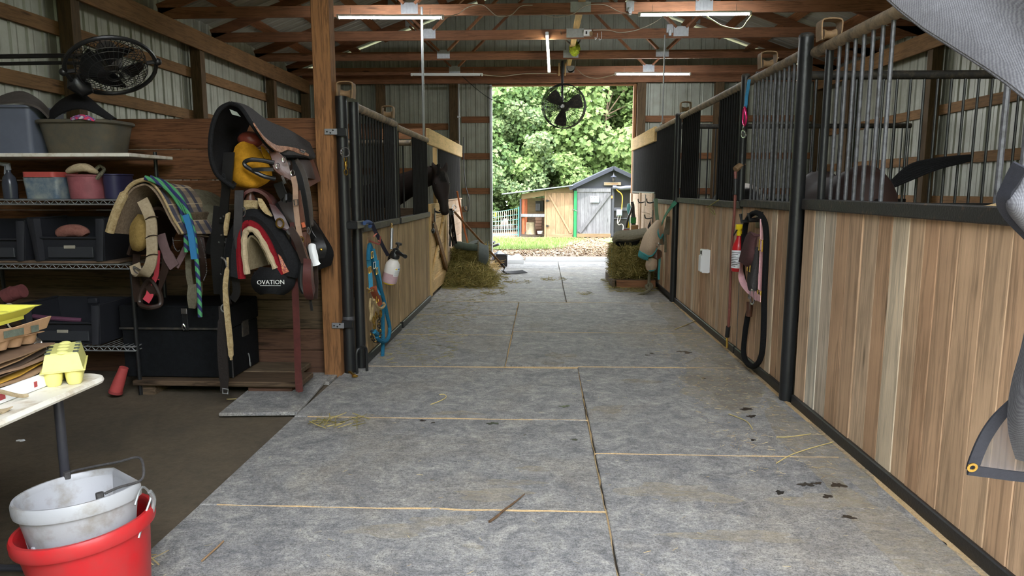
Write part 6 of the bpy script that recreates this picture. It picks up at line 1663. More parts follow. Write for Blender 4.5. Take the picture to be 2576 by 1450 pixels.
# wire shelving
SX0, SX1, SF, SB = -4.15, -2.88, 4.70, 5.14
t = thing('wire_shelving', 'black wire shelving unit against the boarded partition', 'shelf', ((SX0 + SX1) / 2, 4.92, 0))
for x, y in ((SX0, SF + .03), (SX0, SB), (SX1, SB)): P(t, 'pole', MB().tube([(x, y, -.02), (x, y, 1.72)], .014, 8), M['black'])
P(t, 'pole', MB().tube([(SX1, SF + .03, -.02), (SX1, SF + .03, .93)], .014, 8), M['black'])
SZ = [.34, .925, 1.372, 1.69]
for z in SZ[:3]:
    mb = MB()
    for y in (SF, SB): mb.tube([(SX0, y, z), (SX1, y, z)], .005, 6).tube([(SX0, y, z - .03), (SX1, y, z - .03)], .005, 6)
    for x in (SX0, SX1): mb.tube([(x, SF, z), (x, SB, z)], .005, 6).tube([(x, SF, z - .03), (x, SB, z - .03)], .005, 6)
    n = 22
    for k in range(n): x = SX0 + (SX1 - SX0) * k / n; mb.tube([(x, SF, z - .03), (x + .03, SF, z), (x + .06, SF, z - .03)], .003, 4)
    s_h = P(t, 'shelf_frame', mb, M['conduit'])
    mb = MB()
    for k in range(34): x = SX0 + (SX1 - SX0) * (k + .5) / 34; mb.tube([(x, SF, z + .003), (x, SB, z + .003)], .003, 4)
    P(s_h, 'wires', mb, M['conduit'], kind='stuff')
P(t, 'top_board', MB().box(SX0, -2.80, SF - .03, SB + .1, 1.665, 1.69, .004), M['whitedirty'], smooth=False)
def tub(name, label, cat, x0, x1, y0, y1, z0, z1, mat, taper=.88, rim=.012, wall=.008, group=None, n=4, round_=.03):
    """open tub with sloping sides and a rolled rim"""
    cx, cy = (x0 + x1) / 2, (y0 + y1) / 2
    t = thing(name, label, cat, (cx, cy, z0), group)
    def ring(s, z, d=0):
        hx, hy = (x1 - x0) / 2 * s - d, (y1 - y0) / 2 * s - d; r = min(round_, hx * .9, hy * .9); o = []
        for q, (sx_, sy_) in enumerate(((1, 1), (-1, 1), (-1, -1), (1, -1))):
            for k in range(n + 1):
                a = PI / 2 * (q + k / n)
                o.append(V((cx + sx_ * (hx - r) + r * math.cos(a), cy + sy_ * (hy - r) + r * math.sin(a), z)))
        return o
    rows = [ring(taper * .02, z0), ring(taper, z0), ring(taper + (1 - taper) * .5, (z0 + z1) / 2), ring(1, z1), ring(1, z1, wall), ring(taper, z0 + wall, wall), ring(taper * .02, z0 + wall)]
    P(t, 'body', MB().grid(rows, closed=True), mat, angle=.9)
    if rim: P(t, 'rim', MB().tube(ring(1, z1 - .004, -rim * .3), rim, 6, True), mat)
    return t
p = lambda a, b_, y=4.78: aY(a, b_, y)
x0, x1 = p(93, 340).x, p(282, 340).x
M['muck'] = plain('dusty grey rubber', L(72, 72, 66), .8, 0, .3, 8, .2, col2=L(92, 84, 68))
tub('rubber_tub', 'grey dusty rubber tub on the top shelf', 'tub', x0, x1, 4.72, 5.12, 1.69, p(180, 305).z, M['muck'], .86, .014, .01, None, 5, .12)
rows = [[(100, 302, 5.0), (150, 270, 5.05), (200, 245, 5.08), (250, 280, 5.08), (292, 302, 5.05)], [(118, 300, 4.85), (155, 255, 4.9), (205, 240, 4.9), (250, 272, 4.9), (286, 300, 4.9)], [(128, 306, 4.76), (160, 285, 4.74), (205, 275, 4.72), (250, 292, 4.74), (276, 306, 4.78)]]
S('feed_sack', 'dark crumpled sack heaped in the grey rubber tub', 'sack', MB().grid(pixpatch(rows, 4, 4), .012), M['felt'])
rows = [[(178, 298, 4.72), (198, 290, 4.71), (222, 292, 4.71), (240, 302, 4.72)], [(180, 304, 4.70), (200, 300, 4.69), (220, 303, 4.69), (238, 306, 4.70)]]
m, tt, b = newmat('pink and blue print'); vec, oi, raw = coords(tt)
tt.links.new(ramp(tt, noise(tt, raw, 30, 2, .5), [(.4, L(222, 70, 100)), (.5, L(80, 70, 140)), (.6, L(210, 200, 200))]), b.inputs['Base Color'])
S('printed_cloth', 'pink and blue patterned cloth sticking out of the grey rubber tub', 'cloth', MB().grid(pixpatch(rows, 4, 3), .006), m)
M['bluetote'] = plain('dusty blue grey plastic', L(100, 106, 120), .5, 0, .15, 5)
tub('plastic_tote', 'tall blue grey plastic tote on the top shelf', 'tote', p(-40, 300).x, p(84, 300).x, 4.74, 5.12, 1.69, p(40, 268).z, M['bluetote'], .93, .012)
rows = [[(-30, 262, 4.9), (20, 240, 4.95), (60, 235, 4.95), (100, 258, 4.9), (128, 290, 4.9)], [(-30, 268, 4.76), (15, 262, 4.74), (55, 262, 4.72), (95, 274, 4.74), (125, 304, 4.8)]]
S('blanket', 'pale grey blanket heaped on the blue grey tote', 'blanket', MB().grid(pixpatch(rows, 4, 4), .015), plain('dusty grey cloth', L(84, 78, 74), .9, 0, .25, 12, .2))
# fan on the wall above
fc2 = aY(281, 168, 4.72)
nrm = (V((0, -1, 0)) * .40 + (CR * .40 - V((0, 0, 1)) * .82)).normalized()
FM = Matrix.Translation(fc2) @ nrm.to_track_quat('Z', 'Y').to_matrix().to_4x4()
t = thing('wall_fan', 'round black tube framed fan tilted down above the shelves', 'fan', fc2)
def fr(r, z, n=36): return [FM @ V((r * math.cos(2 * PI * k / n), r * math.sin(2 * PI * k / n), z)) for k in range(n)]
P(t, 'ring_frame', MB().tube(fr(.272, 0), .014, 8, True), M['black'])
mb = MB()
for r, z in ((.215, .03), (.2, .05), (.15, .065), (.1, .075), (.05, .08), (.215, -.05), (.16, -.08), (.08, -.09)): mb.tube(fr(r, z), .0025, 4, True)
for k in range(40):
    a = 2 * PI * k / 40; u = V((math.cos(a), math.sin(a), 0))
    mb.tube([FM @ (u * .03 + V((0, 0, .08))), FM @ (u * .15 + V((0, 0, .067))), FM @ (u * .218 + V((0, 0, .02))), FM @ (u * .218 + V((0, 0, -.045))), FM @ (u * .08 + V((0, 0, -.09)))], .0025, 4)
P(t, 'cage', mb, M['black'])
for k in range(4):
    a0 = PI / 2 * k; rows = []
    for i in range(4):
        r = .04 + .15 * i / 3
        rows.append([FM @ V((r * math.cos(a0 + (j / 4 - .5) * 1.3), r * math.sin(a0 + (j / 4 - .5) * 1.3), (j / 4 - .5) * .06)) for j in range(5)])
    P(t, 'blade', MB().grid(rows, .003), M['black'])
P(t, 'motor', MB().lathe([(0, .02), (.045, .02), (.07, -.02), (.075, -.12), (.06, -.17), (0, -.175)], 18, FM), M['blackdust'])
for s in (0, PI):
    u = V((math.cos(s + .35), math.sin(s + .35), 0)); P(t, 'pivot', MB().tube([FM @ (u * .215), FM @ (u * .29)], .014, 8), M['black'])
    P(t, 'clamp', MB().ball(FM @ (u * .285), .026, 10, 8), M['black'])
pa = aY(212, 143, 4.80); pb2 = aY(150, 140, 4.95)
P(t, 'mount_arm', MB().tube([pa, pb2, (WL + .24, 5.0, pb2.z)], .016, 8), M['black'])
P(t, 'mount_arm', MB().tube([aY(235, 165, 4.8), aY(205, 160, 4.85), aY(160, 158, 4.95), (WL + .24, 5.02, aY(160, 158, 4.95).z)], .013, 8), M['black'])
P(t, 'mount_plate', MB().box(WL + .21, WL + .245, 4.9, 5.1, pb2.z - .15, pb2.z + .12, .004), M['black'])
P(t, 'foot_block', MB().tube([aY(192, 190, 4.72), aY(195, 212, 4.72), aY(212, 224, 4.74), aY(232, 222, 4.76)], [.05, .07, .06, .03], 10), M['black'])
# second shelf
tub('clear_tub', 'clear tub of tack with a red edge on the second shelf', 'tub', p(68, 480).x, p(158, 480).x, 4.73, 5.0, 1.38, p(110, 446).z, plain('cloudy clear plastic', L(150, 156, 150), .3, 0, .35, 10, col2=L(70, 92, 116)), .92, 0, .006)
tub('tub_lid', 'red lid part way on the clear tub of tack', 'lid', p(68, 440).x, p(150, 440).x, 4.72, 5.0, p(110, 446).z, p(110, 433).z, plain('faded red lid', L(188, 84, 78), .5), 1, 0, .02)
tub('pink_bucket', 'dusty pink bucket between the clear tub and the navy bucket', 'bucket', p(163, 480).x, p(250, 480).x, 4.73, 5.0, 1.38, p(200, 440).z, plain('dusty pink plastic', L(160, 92, 98), .6, 0, .3, 12, .1), .9, .006, .006, None, 6, .12)
tub('navy_bucket', 'navy bucket at the right end of the second shelf', 'bucket', p(255, 480).x, p(300, 480).x, 4.76, 5.0, 1.38, p(270, 438).z, plain('navy plastic', L(48, 46, 74), .5), .92, .006, .006, None, 5, .07)
S('white_hose', 'white crumpled glove and tubing lying on the pink bucket', 'glove', MB().tube(smp([(170, 432, 4.76), (190, 424, 4.74), (215, 422, 4.74), (235, 430, 4.76), (246, 434, 4.78)], 4), [.016, .02, .024, .026, .028, .03, .03, .028, .03, .028, .026, .024, .02, .018, .016, .012, .01], 10), M['fleecewhite'])
S('tangled_strap', 'dark tangled straps on the pink and navy buckets', 'strap', MB().tube(smp([(240, 428, 4.8), (252, 418, 4.82), (262, 428, 4.8), (250, 440, 4.72), (244, 450, 4.72), (258, 434, 4.74)], 4), .012, 6), M['canvas'])
pc = aY(28, 495, 4.8); pc.z = 1.38
t = thing('trigger_sprayer', 'smoky clear trigger spray bottle at the left of the second shelf', 'spray bottle', pc)
P(t, 'body', MB().lathe([(0, 0), (.045, 0), (.048, .1), (.04, .15), (.016, .18), (.016, .2), (0, .2)], 16, Matrix.Translation(pc)), plain('smoky plastic', L(60, 64, 74), .25))
P(t, 'trigger_head', MB().tube([pc + V((0, 0, .2)), pc + V((0, 0, .235)), pc + V((-.05, -.01, .245))], [.018, .02, .012], 8).tube([pc + V((-.02, 0, .23)), pc + V((-.03, 0, .17))], .006, 6), plain('grey plastic', L(140, 144, 150), .35))
# hopper bins
M['bin'] = plain('charcoal bin plastic', L(40, 41, 46), .55, 0, .15, 6, .05, spec=.25)
def hopper(label, x0, x1, y0, y1, z0, z1, zl, group='charcoal hopper bins'):
    t = thing('hopper_bin', label, 'bin', ((x0 + x1) / 2, (y0 + y1) / 2, z0), group)
    w = .006; f = .03; cw = .075
    mb = MB()
    mb.box(x0 + f, x1 - f, y0, y1, z0, z0 + w)
    mb.grid([[V((x0 + f, y1, z0)), V((x1 - f, y1, z0))], [V((x0, y1 + .01, z1)), V((x1, y1 + .01, z1))]], w)
    mb.grid([[V((x0 + f, y0, z0)), V((x0 + f, y1, z0))], [V((x0, y0 - .02, z1)), V((x0, y1 + .01, z1))]], w)
    mb.grid([[V((x1 - f, y1, z0)), V((x1 - f, y0, z0))], [V((x1, y1 + .01, z1)), V((x1, y0 - .02, z1))]], w)
    P(t, 'shell', mb, M['bin'], smooth=False)
    P(t, 'front_panel', MB().grid([[V((x0 + f, y0 + .02, z0)), V((x1 - f, y0 + .02, z0))], [V((x0 + .06, y0 + .005, zl)), V((x1 - .06, y0 + .005, zl))]], w).box(x0 + .06, x1 - .06, y0 - .012, y0 + .012, zl - .008, zl + .006, .003), M['bin'], smooth=False)
    for s, xe in ((1, x0), (-1, x1)):
        rows = []
        for z, o in ((z0, f), (z0 + (z1 - z0) * .5, f * .5), (z1, 0)):
            q = cw * (.75 + .25 * (z - z0) / (z1 - z0))
            rows.append([V((xe + s * o, y0 + .05, z)), V((xe + s * o, y0 - .018, z)), V((xe + s * (o + q * .3), y0 - .03, z)), V((xe + s * (o + q * .7), y0 - .03, z)), V((xe + s * (o + q), y0 + .005, z))])
        P(t, 'corner_column', MB().grid(rows if s > 0 else [r[::-1] for r in rows], .008), M['bin'])
        P(t, 'rim', MB().tube([(xe, y0 - .02, z1), (xe, y1 + .01, z1)], .008, 6), M['bin'])
    P(t, 'lower_panel', MB().box(x0 + .11, x1 - .11, y0 + .0, y0 + .016, z0 + .02, z0 + (zl - z0) * .6, .004), plain('charcoal bin recess', L(52, 54, 58), .5), smooth=False)
    cx = (x0 + x1) / 2
    P(t, 'label_holder', MB().box(cx - .04, cx + .04, y0 - .006, y0 + .004, z0 + (zl - z0) * .52, z0 + (zl - z0) * .66, .002), plain('paper tag', L(160, 154, 140), .7), smooth=False)
    return t
hopper('charcoal hopper bin holding a pinkish roll, on the third shelf', p(78, 600, 4.72).x, p(262, 600, 4.72).x + .02, 4.72, 5.1, .95, p(95, 550, 4.72).z, p(180, 598, 4.72).z)
hopper('charcoal hopper bin left of the pinkish roll bin, cut off by the picture edge', p(-110, 600, 4.72).x, p(70, 600, 4.72).x, 4.72, 5.1, .95, p(95, 556, 4.72).z, p(30, 602, 4.72).z)
hopper('charcoal hopper bin on the lowest wire shelf', p(55, 820, 4.72).x, p(258, 820, 4.72).x, 4.72, 5.1, .352, p(230, 768, 4.72).z, p(150, 812, 4.72).z)
S('cardboard', 'strip of brown cardboard under the hopper bins', 'cardboard', MB().box(-3.9, -2.95, 4.71, 5.1, .932, .948, .003), plain('worn cardboard', L(112, 92, 74), .9, 0, .3, 10), smooth=False)
S('bandage_roll', 'pinkish bandage roll inside the hopper bin of the third shelf', 'bandage', MB().tube(smp([(148, 592, 4.82), (160, 584, 4.82), (185, 580, 4.82), (208, 584, 4.82), (216, 592, 4.82)], 4), [.03, .036, .04, .042, .044, .045, .045, .045, .045, .045, .045, .044, .042, .04, .038, .034, .03], 10), fibre('pink brown bandage', [L(116, 74, 66), L(158, 110, 98)], 40, .4))
S('plum_wrap', 'plum cloth wrap lying in the lowest hopper bin', 'cloth', MB().tube(smp([(84, 796, 4.74), (120, 800, 4.73), (160, 803, 4.73), (205, 806, 4.76)], 4), .016, 8), plain('plum cloth', L(96, 56, 78), .8, 0, .2, 20))
S('grey_tag', 'small grey block lying on the back edge of the lowest hopper bin', 'block', MB().box(*(lambda q: (q.x - .04, q.x + .03, 4.94, 4.98, q.z - .02, q.z + .02))(p(235, 757, 4.95)), .004), M['bin'])
S('bandage_roll', 'pair of dusty red bandage rolls at the left of the lowest shelf', 'bandage', MB().tube([aY(16, 746, 4.8), aY(34, 738, 4.8)], .055, 14).tube([aY(38, 738, 4.8), aY(58, 732, 4.8)], .05, 14), plain('dusty red bandage', L(120, 66, 66), .85, 0, .3, 20, .2))
S('twine', 'thin tan cord hanging at the left of the lowest shelf', 'cord', MB().tube(smp([(0, 790, 4.68), (20, 785, 4.68), (30, 798, 4.68), (20, 815, 4.68), (34, 832, 4.68), (52, 850, 4.68), (66, 866, 4.68)], 5), .006, 6).tube(smp([(10, 770, 4.69), (25, 765, 4.69), (36, 775, 4.69), (28, 782, 4.69)], 5), .006, 6), M['cord'])
# black trunk on boards
TX0, TX1, TY0, TY1 = aY(312, 900, 4.78).x, aY(584, 900, 4.78).x, 4.78, 5.25
t = thing('trunk', 'black hinged trunk standing on old boards by the partition', 'trunk', ((TX0 + TX1) / 2, 5.0, .1))
M['trunk'] = plain('black trunk board', L(13, 14, 16), .75, 0, .25, 30, .1, col2=L(20, 22, 25), spec=.15)
P(t, 'body', MB().box(TX0, TX1, TY0, TY1, .10, .455, .006), M['trunk'], smooth=False)
P(t, 'lid', MB().box(TX0 - .008, TX1 + .008, TY0 - .012, TY1 + .008, .46, .625, .010), M['trunk'], smooth=False)
P(t, 'lid_edge', MB().box(TX0 - .01, TX1 + .01, TY0 - .018, TY0 - .008, .452, .468, .002), M['blackdust'], smooth=False)
c = aY(467, 822, TY0 - .02)
la = P(t, 'latch', MB().box(c.x - .02, c.x + .02, TY0 - .024, TY0 - .012, .45, .60, .003), M['black'], smooth=False)
P(la, 'hasp', MB().box(c.x - .022, c.x + .022, TY0 - .034, TY0 - .02, .57, .612, .004), M['chrome'], smooth=False)
P(la, 'staple', MB().tube(sm([(c.x - .008, TY0 - .03, .455), (c.x - .012, TY0 - .045, .475), (c.x, TY0 - .05, .50), (c.x + .012, TY0 - .045, .475), (c.x + .008, TY0 - .03, .455)], 3), .006, 6), M['chrome'])
P(t, 'side_plate', MB().box(TX1 - .002, TX1 + .008, TY0 + .18, TY0 + .29, .36, .48, .003), M['blackdust'], smooth=False)
P(t, 'corner_strip', MB().box(TX1 - .004, TX1 + .004, TY0 - .004, TY0 + .004, .1, .45, .001), M['feltgrey'], smooth=False)
P(t, 'handle', MB().tube(sm([(TX1 + .01, TY0 + .25, .22), (TX1 + .03, TY0 + .22, .20), (TX1 + .04, TY0 + .2, .15), (TX1 + .03, TY0 + .23, .13), (TX1 + .01, TY0 + .28, .14)], 4), .005, 6), M['conduit'])
t = thing('board_platform', 'old boards on short blocks under the black trunk', 'platform', (-2.2, 5.0, 0))
P(t, 'plank', MB().box(-2.92, -1.70, 4.70, 4.98, .055, .093, .006), M['oldboard'], smooth=False)
P(t, 'plank', MB().box(-2.92, -1.82, 4.99, 5.28, .055, .093, .006), M['oldboard'], smooth=False)
P(t, 'block', MB().box(-2.1, -1.78, 4.74, 4.92, -.03, .054, .005), M['oldboard2'], smooth=False)
P(t, 'block', MB().box(-2.88, -2.78, 4.74, 5.2, -.03, .054, .005), M['oldboard'], smooth=False)
a_, b_ = aY(312, 925, 4.66), aZ(290, 988, .02)
t = thing('rubber_grip', 'faded red rubber grip leaning at the left end of the trunk', 'handle', b_)
P(t, 'grip', MB().tube([b_, b_.lerp(a_, .4), a_], [.044, .040, .030], 14), plain('faded red rubber', L(176, 74, 72), .6, 0, .2, 10))
P(t, 'rim', MB().tube([b_ + V((0, 0, -.004)), b_.lerp(a_, .08)], .047, 14), plain('faded red rubber edge', L(150, 62, 62), .6, 0, .2, 10))
# ---------------------------------------------------------------- saddle racks
for k, (px, py, y0) in enumerate(((440, 545, 4.45), (640, 410, 4.55), (650, 565, 4.5))):
    c = aY(px, py, y0)
    t = thing('saddle_rack', ['wooden saddle rack arm under the plaid pad', 'wooden saddle rack arm under the topmost saddle', 'wooden saddle rack arm under the red edged pad'][k], 'rack', (c.x, PY, c.z), 'saddle racks on the partition')
    P(t, 'arm', MB().box(c.x - .045, c.x + .045, y0 + .08, PY - .03, c.z - .05, c.z + .02, .01), M['oldboard'], smooth=False)
    P(t, 'plate', MB().box(c.x - .06, c.x + .06, PY - .03, PY - .001, c.z - .14, c.z + .06, .006), M['oldboard'], smooth=False)
    P(t, 'strut', MB().beam((c.x, y0 + .35, c.z - .05), (c.x, PY - .02, c.z - .26), .04, .05, (1, 0, 0)), M['oldboard'], smooth=False)
# ---------------------------------------------------------------- left: fleece lined plaid pad over a saddle
m, tt, b = newmat('plaid wool'); vec, oi, raw = coords(tt, rnd=False)
sp = tt.nodes.new('ShaderNodeSeparateXYZ'); tt.links.new(raw, sp.inputs[0])
def stripes(sock, f, lo, hi):
    mu = tt.nodes.new('ShaderNodeMath'); mu.operation = 'MULTIPLY'; mu.inputs[1].default_value = f; tt.links.new(sock, mu.inputs[0])
    fr_ = tt.nodes.new('ShaderNodeMath'); fr_.operation = 'FRACT'; tt.links.new(mu.outputs[0], fr_.inputs[0])
    return ramp(tt, fr_.outputs[0], [(lo, bw(0)), (lo + .03, bw(1)), (hi, bw(1)), (hi + .03, bw(0))])
col = mixc(tt, stripes(sp.outputs[1], 8.5, .1, .5), L(158, 138, 112), L(74, 72, 84))
s2 = stripes(sp.outputs[2], 9.0, .2, .6)
col = mixc(tt, mixc(tt, .5, bw(0), s2), col, L(60, 60, 74))
col = mixc(tt, stripes(sp.outputs[2], 9.0, .8, .84), col, L(196, 176, 146))
tt.links.new(col, b.inputs['Base Color']); b.inputs['Roughness'].default_value = .95; M['plaid'] = m
ctr = [(276, 585), (288, 545), (305, 505), (325, 470), (350, 455), (372, 454), (392, 470), (412, 500), (434, 545), (460, 588)]
def shift(pt, y0, y1): k = y0 / y1; return (1365 + (pt[0] - 1365) * k, 475 + (pt[1] - 475) * k)
def ushell(ct, ys_, n=4, dz=0, inset=0):
    rows = []
    s = sm(ct, n)
    cx = sum(q[0] for q in s) / len(s); cy = max(q[1] for q in s)
    for j, y in enumerate(ys_):
        row = []
        for q in s:
            qx, qy = q[0] + (cx - q[0]) * inset, q[1] + (cy - q[1]) * inset
            a, b_ = shift((qx, qy), ys_[0], y); v = aY(a, b_, y); v.z -= dz * j; row.append(v)
        rows.append(row)
    return rows
t = thing('saddle_pad', 'plaid saddle pad with cream fleece lining on the left rack', 'saddle pad', aY(400, 590, 4.6))
P(t, 'plaid_top', MB().grid(ushell(ctr, [4.36, 4.48, 4.6, 4.72, 4.85], 4, .008), .012), M['plaid'])
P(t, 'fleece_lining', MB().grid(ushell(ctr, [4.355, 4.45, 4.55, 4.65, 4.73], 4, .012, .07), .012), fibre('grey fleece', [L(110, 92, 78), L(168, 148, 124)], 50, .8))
P(t, 'fleece_edge', MB().tube([aY(a, b_, 4.345) for a, b_ in sm(ctr, 5)], [.028 if k < 13 else (.013 if k < 27 else .007) for k in range(46)], 8), M['fleece'])
t = thing('saddle', 'old western saddle with a cream girth under the plaid pad', 'saddle', aY(430, 780, 4.6))
sad = [(318, 640), (335, 590), (360, 545), (395, 520), (430, 540), (470, 590), (500, 650)]
P(t, 'skirt', MB().grid(ushell(sad, [4.52, 4.65, 4.8, 5.0], 4, .01), .02), M['leather'])
rows = [[(352, 540, 4.42), (368, 545, 4.4), (374, 560, 4.4)], [(333, 570, 4.42), (355, 575, 4.38), (376, 585, 4.4)], [(332, 610, 4.42), (350, 615, 4.38), (372, 605, 4.4)], [(338, 626, 4.44), (350, 628, 4.42), (362, 622, 4.42)]]
P(t, 'suede_flap', MB().grid(pixpatch(rows, 4, 4), .015), fibre('ochre suede', [L(118, 96, 52), L(160, 134, 82)], 50, .3))
gp = [(360, 505, 4.36), (372, 530, 4.33), (382, 560, 4.32), (383, 600, 4.32), (384, 640, 4.32), (378, 670, 4.33), (362, 690, 4.36), (345, 685, 4.42), (338, 665, 4.46)]
P(t, 'girth', MB().strap(smp(gp, 5), .068, .012), fibre('cream felt', [L(140, 124, 100), L(176, 160, 134)], 60, .3))
mb = MB()
for py in (545, 592, 640): mb.tube(smp([(366, py + 8, 4.31), (376, py + 2, 4.302), (386, py, 4.302), (398, py + 2, 4.31)], 4), .004, 5)
P(t, 'girth_lacing', mb, M['leather'])
P(t, 'buckle', MB().tube(smp([(336, 672, 4.44), (345, 676, 4.42), (356, 684, 4.38), (350, 690, 4.38), (340, 684, 4.42)], 4, True), .006, 6, True), M['chrome'])
P(t, 'red_tab', MB().strap(smp([(398, 630, 4.5), (396, 670, 4.5), (393, 700, 4.5), (390, 720, 4.5)], 4), [.03] * 8 + [.05] * 5, .006), plain('faded red web', L(196, 66, 80), .8))
P(t, 'red_tab', MB().strap(smp([(380, 732, 4.5), (376, 745, 4.5), (368, 758, 4.5)], 4), .05, .006), plain('faded red web', L(196, 66, 80), .8))
P(t, 'mauve_strap', MB().strap(smp([(405, 590, 4.5), (415, 625, 4.48), (432, 660, 4.48), (440, 672, 4.48)], 4), [.06] * 6 + [.075] * 7, .006), plain('dusty mauve strap', L(104, 82, 82), .8, 0, .2, 30))
P(t, 'mauve_strap', MB().strap(smp([(470, 620, 4.5), (458, 645, 4.5), (443, 672, 4.5)], 4), .04, .006), plain('dusty mauve strap', L(104, 82, 82), .8, 0, .2, 30))
for sx_, pts in ((0, [(345, 640, 4.5), (342, 700, 4.5), (348, 760, 4.5)]), (1, [(362, 690, 4.55), (375, 720, 4.5), (390, 740, 4.5)]), (2, [(410, 600, 4.52), (418, 660, 4.5), (408, 700, 4.5), (395, 730, 4.5)])):
    P(t, 'strap', MB().strap(smp(pts, 5), .05, .006), M['leather'])
P(t, 'stirrup', MB().tube(smp([(352, 760, 4.5), (355, 735, 4.5), (378, 705, 4.5), (400, 735, 4.5), (404, 765, 4.5), (380, 774, 4.46), (358, 770, 4.48)], 4, True), .017, 8, True), M['leather'])
P(t, 'stirrup_strap', MB().strap(smp([(474, 640, 4.55), (476, 690, 4.55), (484, 735, 4.55), (494, 760, 4.55), (500, 740, 4.55), (500, 710, 4.55)], 4), .04, .008), M['canvas'])
P(t, 'stirrup_guard', MB().grid(pixpatch([[(478, 718, 4.56), (500, 716, 4.56)], [(474, 745, 4.54), (500, 745, 4.54)], [(478, 772, 4.56), (494, 774, 4.56)]], 4, 4), .02), M['canvas'])
mb = MB()
for a, b_ in sm([(434, 598), (438, 620), (446, 632), (452, 630)], 8): mb.ball(aY(a, b_, 4.44), .004, 6, 5)
for a, b_ in sm([(505, 600), (515, 640), (520, 680), (512, 705)], 10): mb.ball(aY(a, b_, 4.5), .004, 6, 5)
P(t, 'beaded_trim', mb, M['chrome'])
P(t, 'fender', MB().grid(pixpatch([[(486, 590, 4.6), (514, 600, 4.6)], [(482, 640, 4.56), (520, 650, 4.56)], [(490, 700, 4.6), (514, 706, 4.6)]], 4, 4), .012), M['leather'])
cv = [(470, 600), (468, 540), (478, 500), (500, 482), (540, 500), (580, 540), (600, 560)]
t = thing('saddle_cover', 'grey green canvas cover draped behind the plaid pad', 'cover', aY(520, 570, 5.0))
rows = [[(450, 485, 4.85), (490, 482, 4.95), (530, 490, 5.05), (560, 510, 5.1)], [(455, 510, 4.78), (500, 510, 4.85), (535, 515, 4.95), (565, 530, 5.0)], [(470, 560, 4.72), (505, 552, 4.78), (535, 545, 4.85), (565, 545, 4.9)], [(490, 582, 4.76), (515, 575, 4.8), (540, 566, 4.85), (570, 556, 4.92)]]
P(t, 'cover', MB().grid(pixpatch(rows, 5, 5), .02), M['canvas'])
P(t, 'hem', MB().tube(smp([(480, 585, 4.72), (515, 577, 4.77), (540, 568, 4.82), (572, 556, 4.9)], 4), .01, 6), M['feltgrey'])
t = thing('lead_rope', 'green and navy twisted rope draped over the plaid pad', 'rope', aY(500, 800, 4.4))
m, tt, b = newmat('green and navy braid'); vec, oi, raw = coords(tt, rnd=False)
wv = tt.nodes.new('ShaderNodeTexWave'); wv.bands_direction = 'DIAGONAL'; wv.inputs['Scale'].default_value = 9; wv.inputs['Distortion'].default_value = 1.2
tt.links.new(raw, wv.inputs['Vector'])
tt.links.new(ramp(tt, wv.outputs['Fac'], [(.42, L(30, 36, 84)), (.5, L(70, 140, 92))]), b.inputs['Base Color']); b.inputs['Roughness'].default_value = .8; M['braid'] = m
off = .035
for k, pts in enumerate(([(372, 452, 4.34), (400, 462, 4.36), (430, 482, 4.40), (455, 515, 4.45), (470, 560, 4.48), (474, 600, 4.46), (476, 638, 4.46)],
                         [(385, 451, 4.36), (415, 464, 4.39), (445, 488, 4.42), (468, 525, 4.46), (480, 570, 4.48), (486, 610, 4.46), (484, 634, 4.46)],
                         [(400, 455, 4.4), (430, 470, 4.42), (460, 500, 4.44), (482, 545, 4.45), (494, 590, 4.44), (500, 640, 4.42), (504, 690, 4.42), (508, 740, 4.42), (510, 800, 4.42)])):
    P(t, 'strand', MB().tube([q + V((0, -off, .012)) for q in smp(pts, 6)], .0145, 8), M['braid'])
P(t, 'blue_sleeve', MB().strap([q + V((0, -.05, 0)) for q in smp([(478, 540, 4.45), (490, 580, 4.44), (496, 620, 4.43), (500, 650, 4.43)], 5)], .04, .012), plain('bright blue webbing', L(44, 112, 158), .7, 0, .1, 40))
# ---------------------------------------------------------------- top right: western saddle with black pad
t = thing('saddle_pad', 'black felt saddle pad on the topmost saddle', 'saddle pad', aY(640, 480, 4.6))
rowsR = [[(580, 262, 4.40), (620, 272, 4.58), (670, 308, 4.8), (725, 332, 5.0), (775, 362, 5.2)], [(606, 272, 4.34), (650, 318, 4.48), (702, 352, 4.72), (752, 368, 4.92), (788, 394, 5.15)], [(632, 310, 4.28), (668, 360, 4.42), (704, 390, 4.62), (746, 392, 4.84), (780, 396, 5.1)]]
P(t, 'right_flap', MB().grid(pixpatch(rowsR, 5, 5), .018), M['feltgrey'])
rowsL = [[(580, 262, 4.40), (552, 278, 4.40), (534, 325, 4.38), (531, 390, 4.36), (548, 440, 4.36), (590, 472, 4.36)], [(618, 275, 4.7), (592, 290, 4.7), (575, 330, 4.7), (570, 390, 4.66), (580, 430, 4.64), (602, 455, 4.62)], [(650, 300, 5.05), (630, 312, 5.05), (618, 345, 5.05), (615, 395, 5.0), (618, 425, 4.95), (625, 440, 4.9)]]
P(t, 'left_flap', MB().grid(pixpatch(rowsL, 5, 5), .018), M['felt'])
P(t, 'binding', MB().tube(smp([(590, 472, 4.35), (548, 440, 4.35), (531, 390, 4.35), (534, 325, 4.37), (552, 278, 4.39), (580, 262, 4.39), (606, 272, 4.33), (632, 310, 4.27), (668, 360, 4.41), (704, 390, 4.61), (746, 393, 4.83), (780, 396, 5.09)], 5), .013, 8), M['felt'])
P(t, 'tear_light_patch', MB().grid(pixpatch([[(578, 275, 4.36), (596, 282, 4.36)], [(584, 288, 4.36), (606, 294, 4.36)]], 3, 3), .004), plain('painted light through tear', L(150, 156, 146), .8))  # pale patch, light showing through a tear put into its colour
up_ = [[(636, 310, 4.25), (662, 345, 4.36), (692, 366, 4.54), (722, 370, 4.72), (750, 376, 4.86), (774, 388, 5.0)], [(640, 318, 4.24), (668, 358, 4.35), (700, 384, 4.53), (724, 378, 4.71), (752, 388, 4.85), (774, 393, 5.0)]]
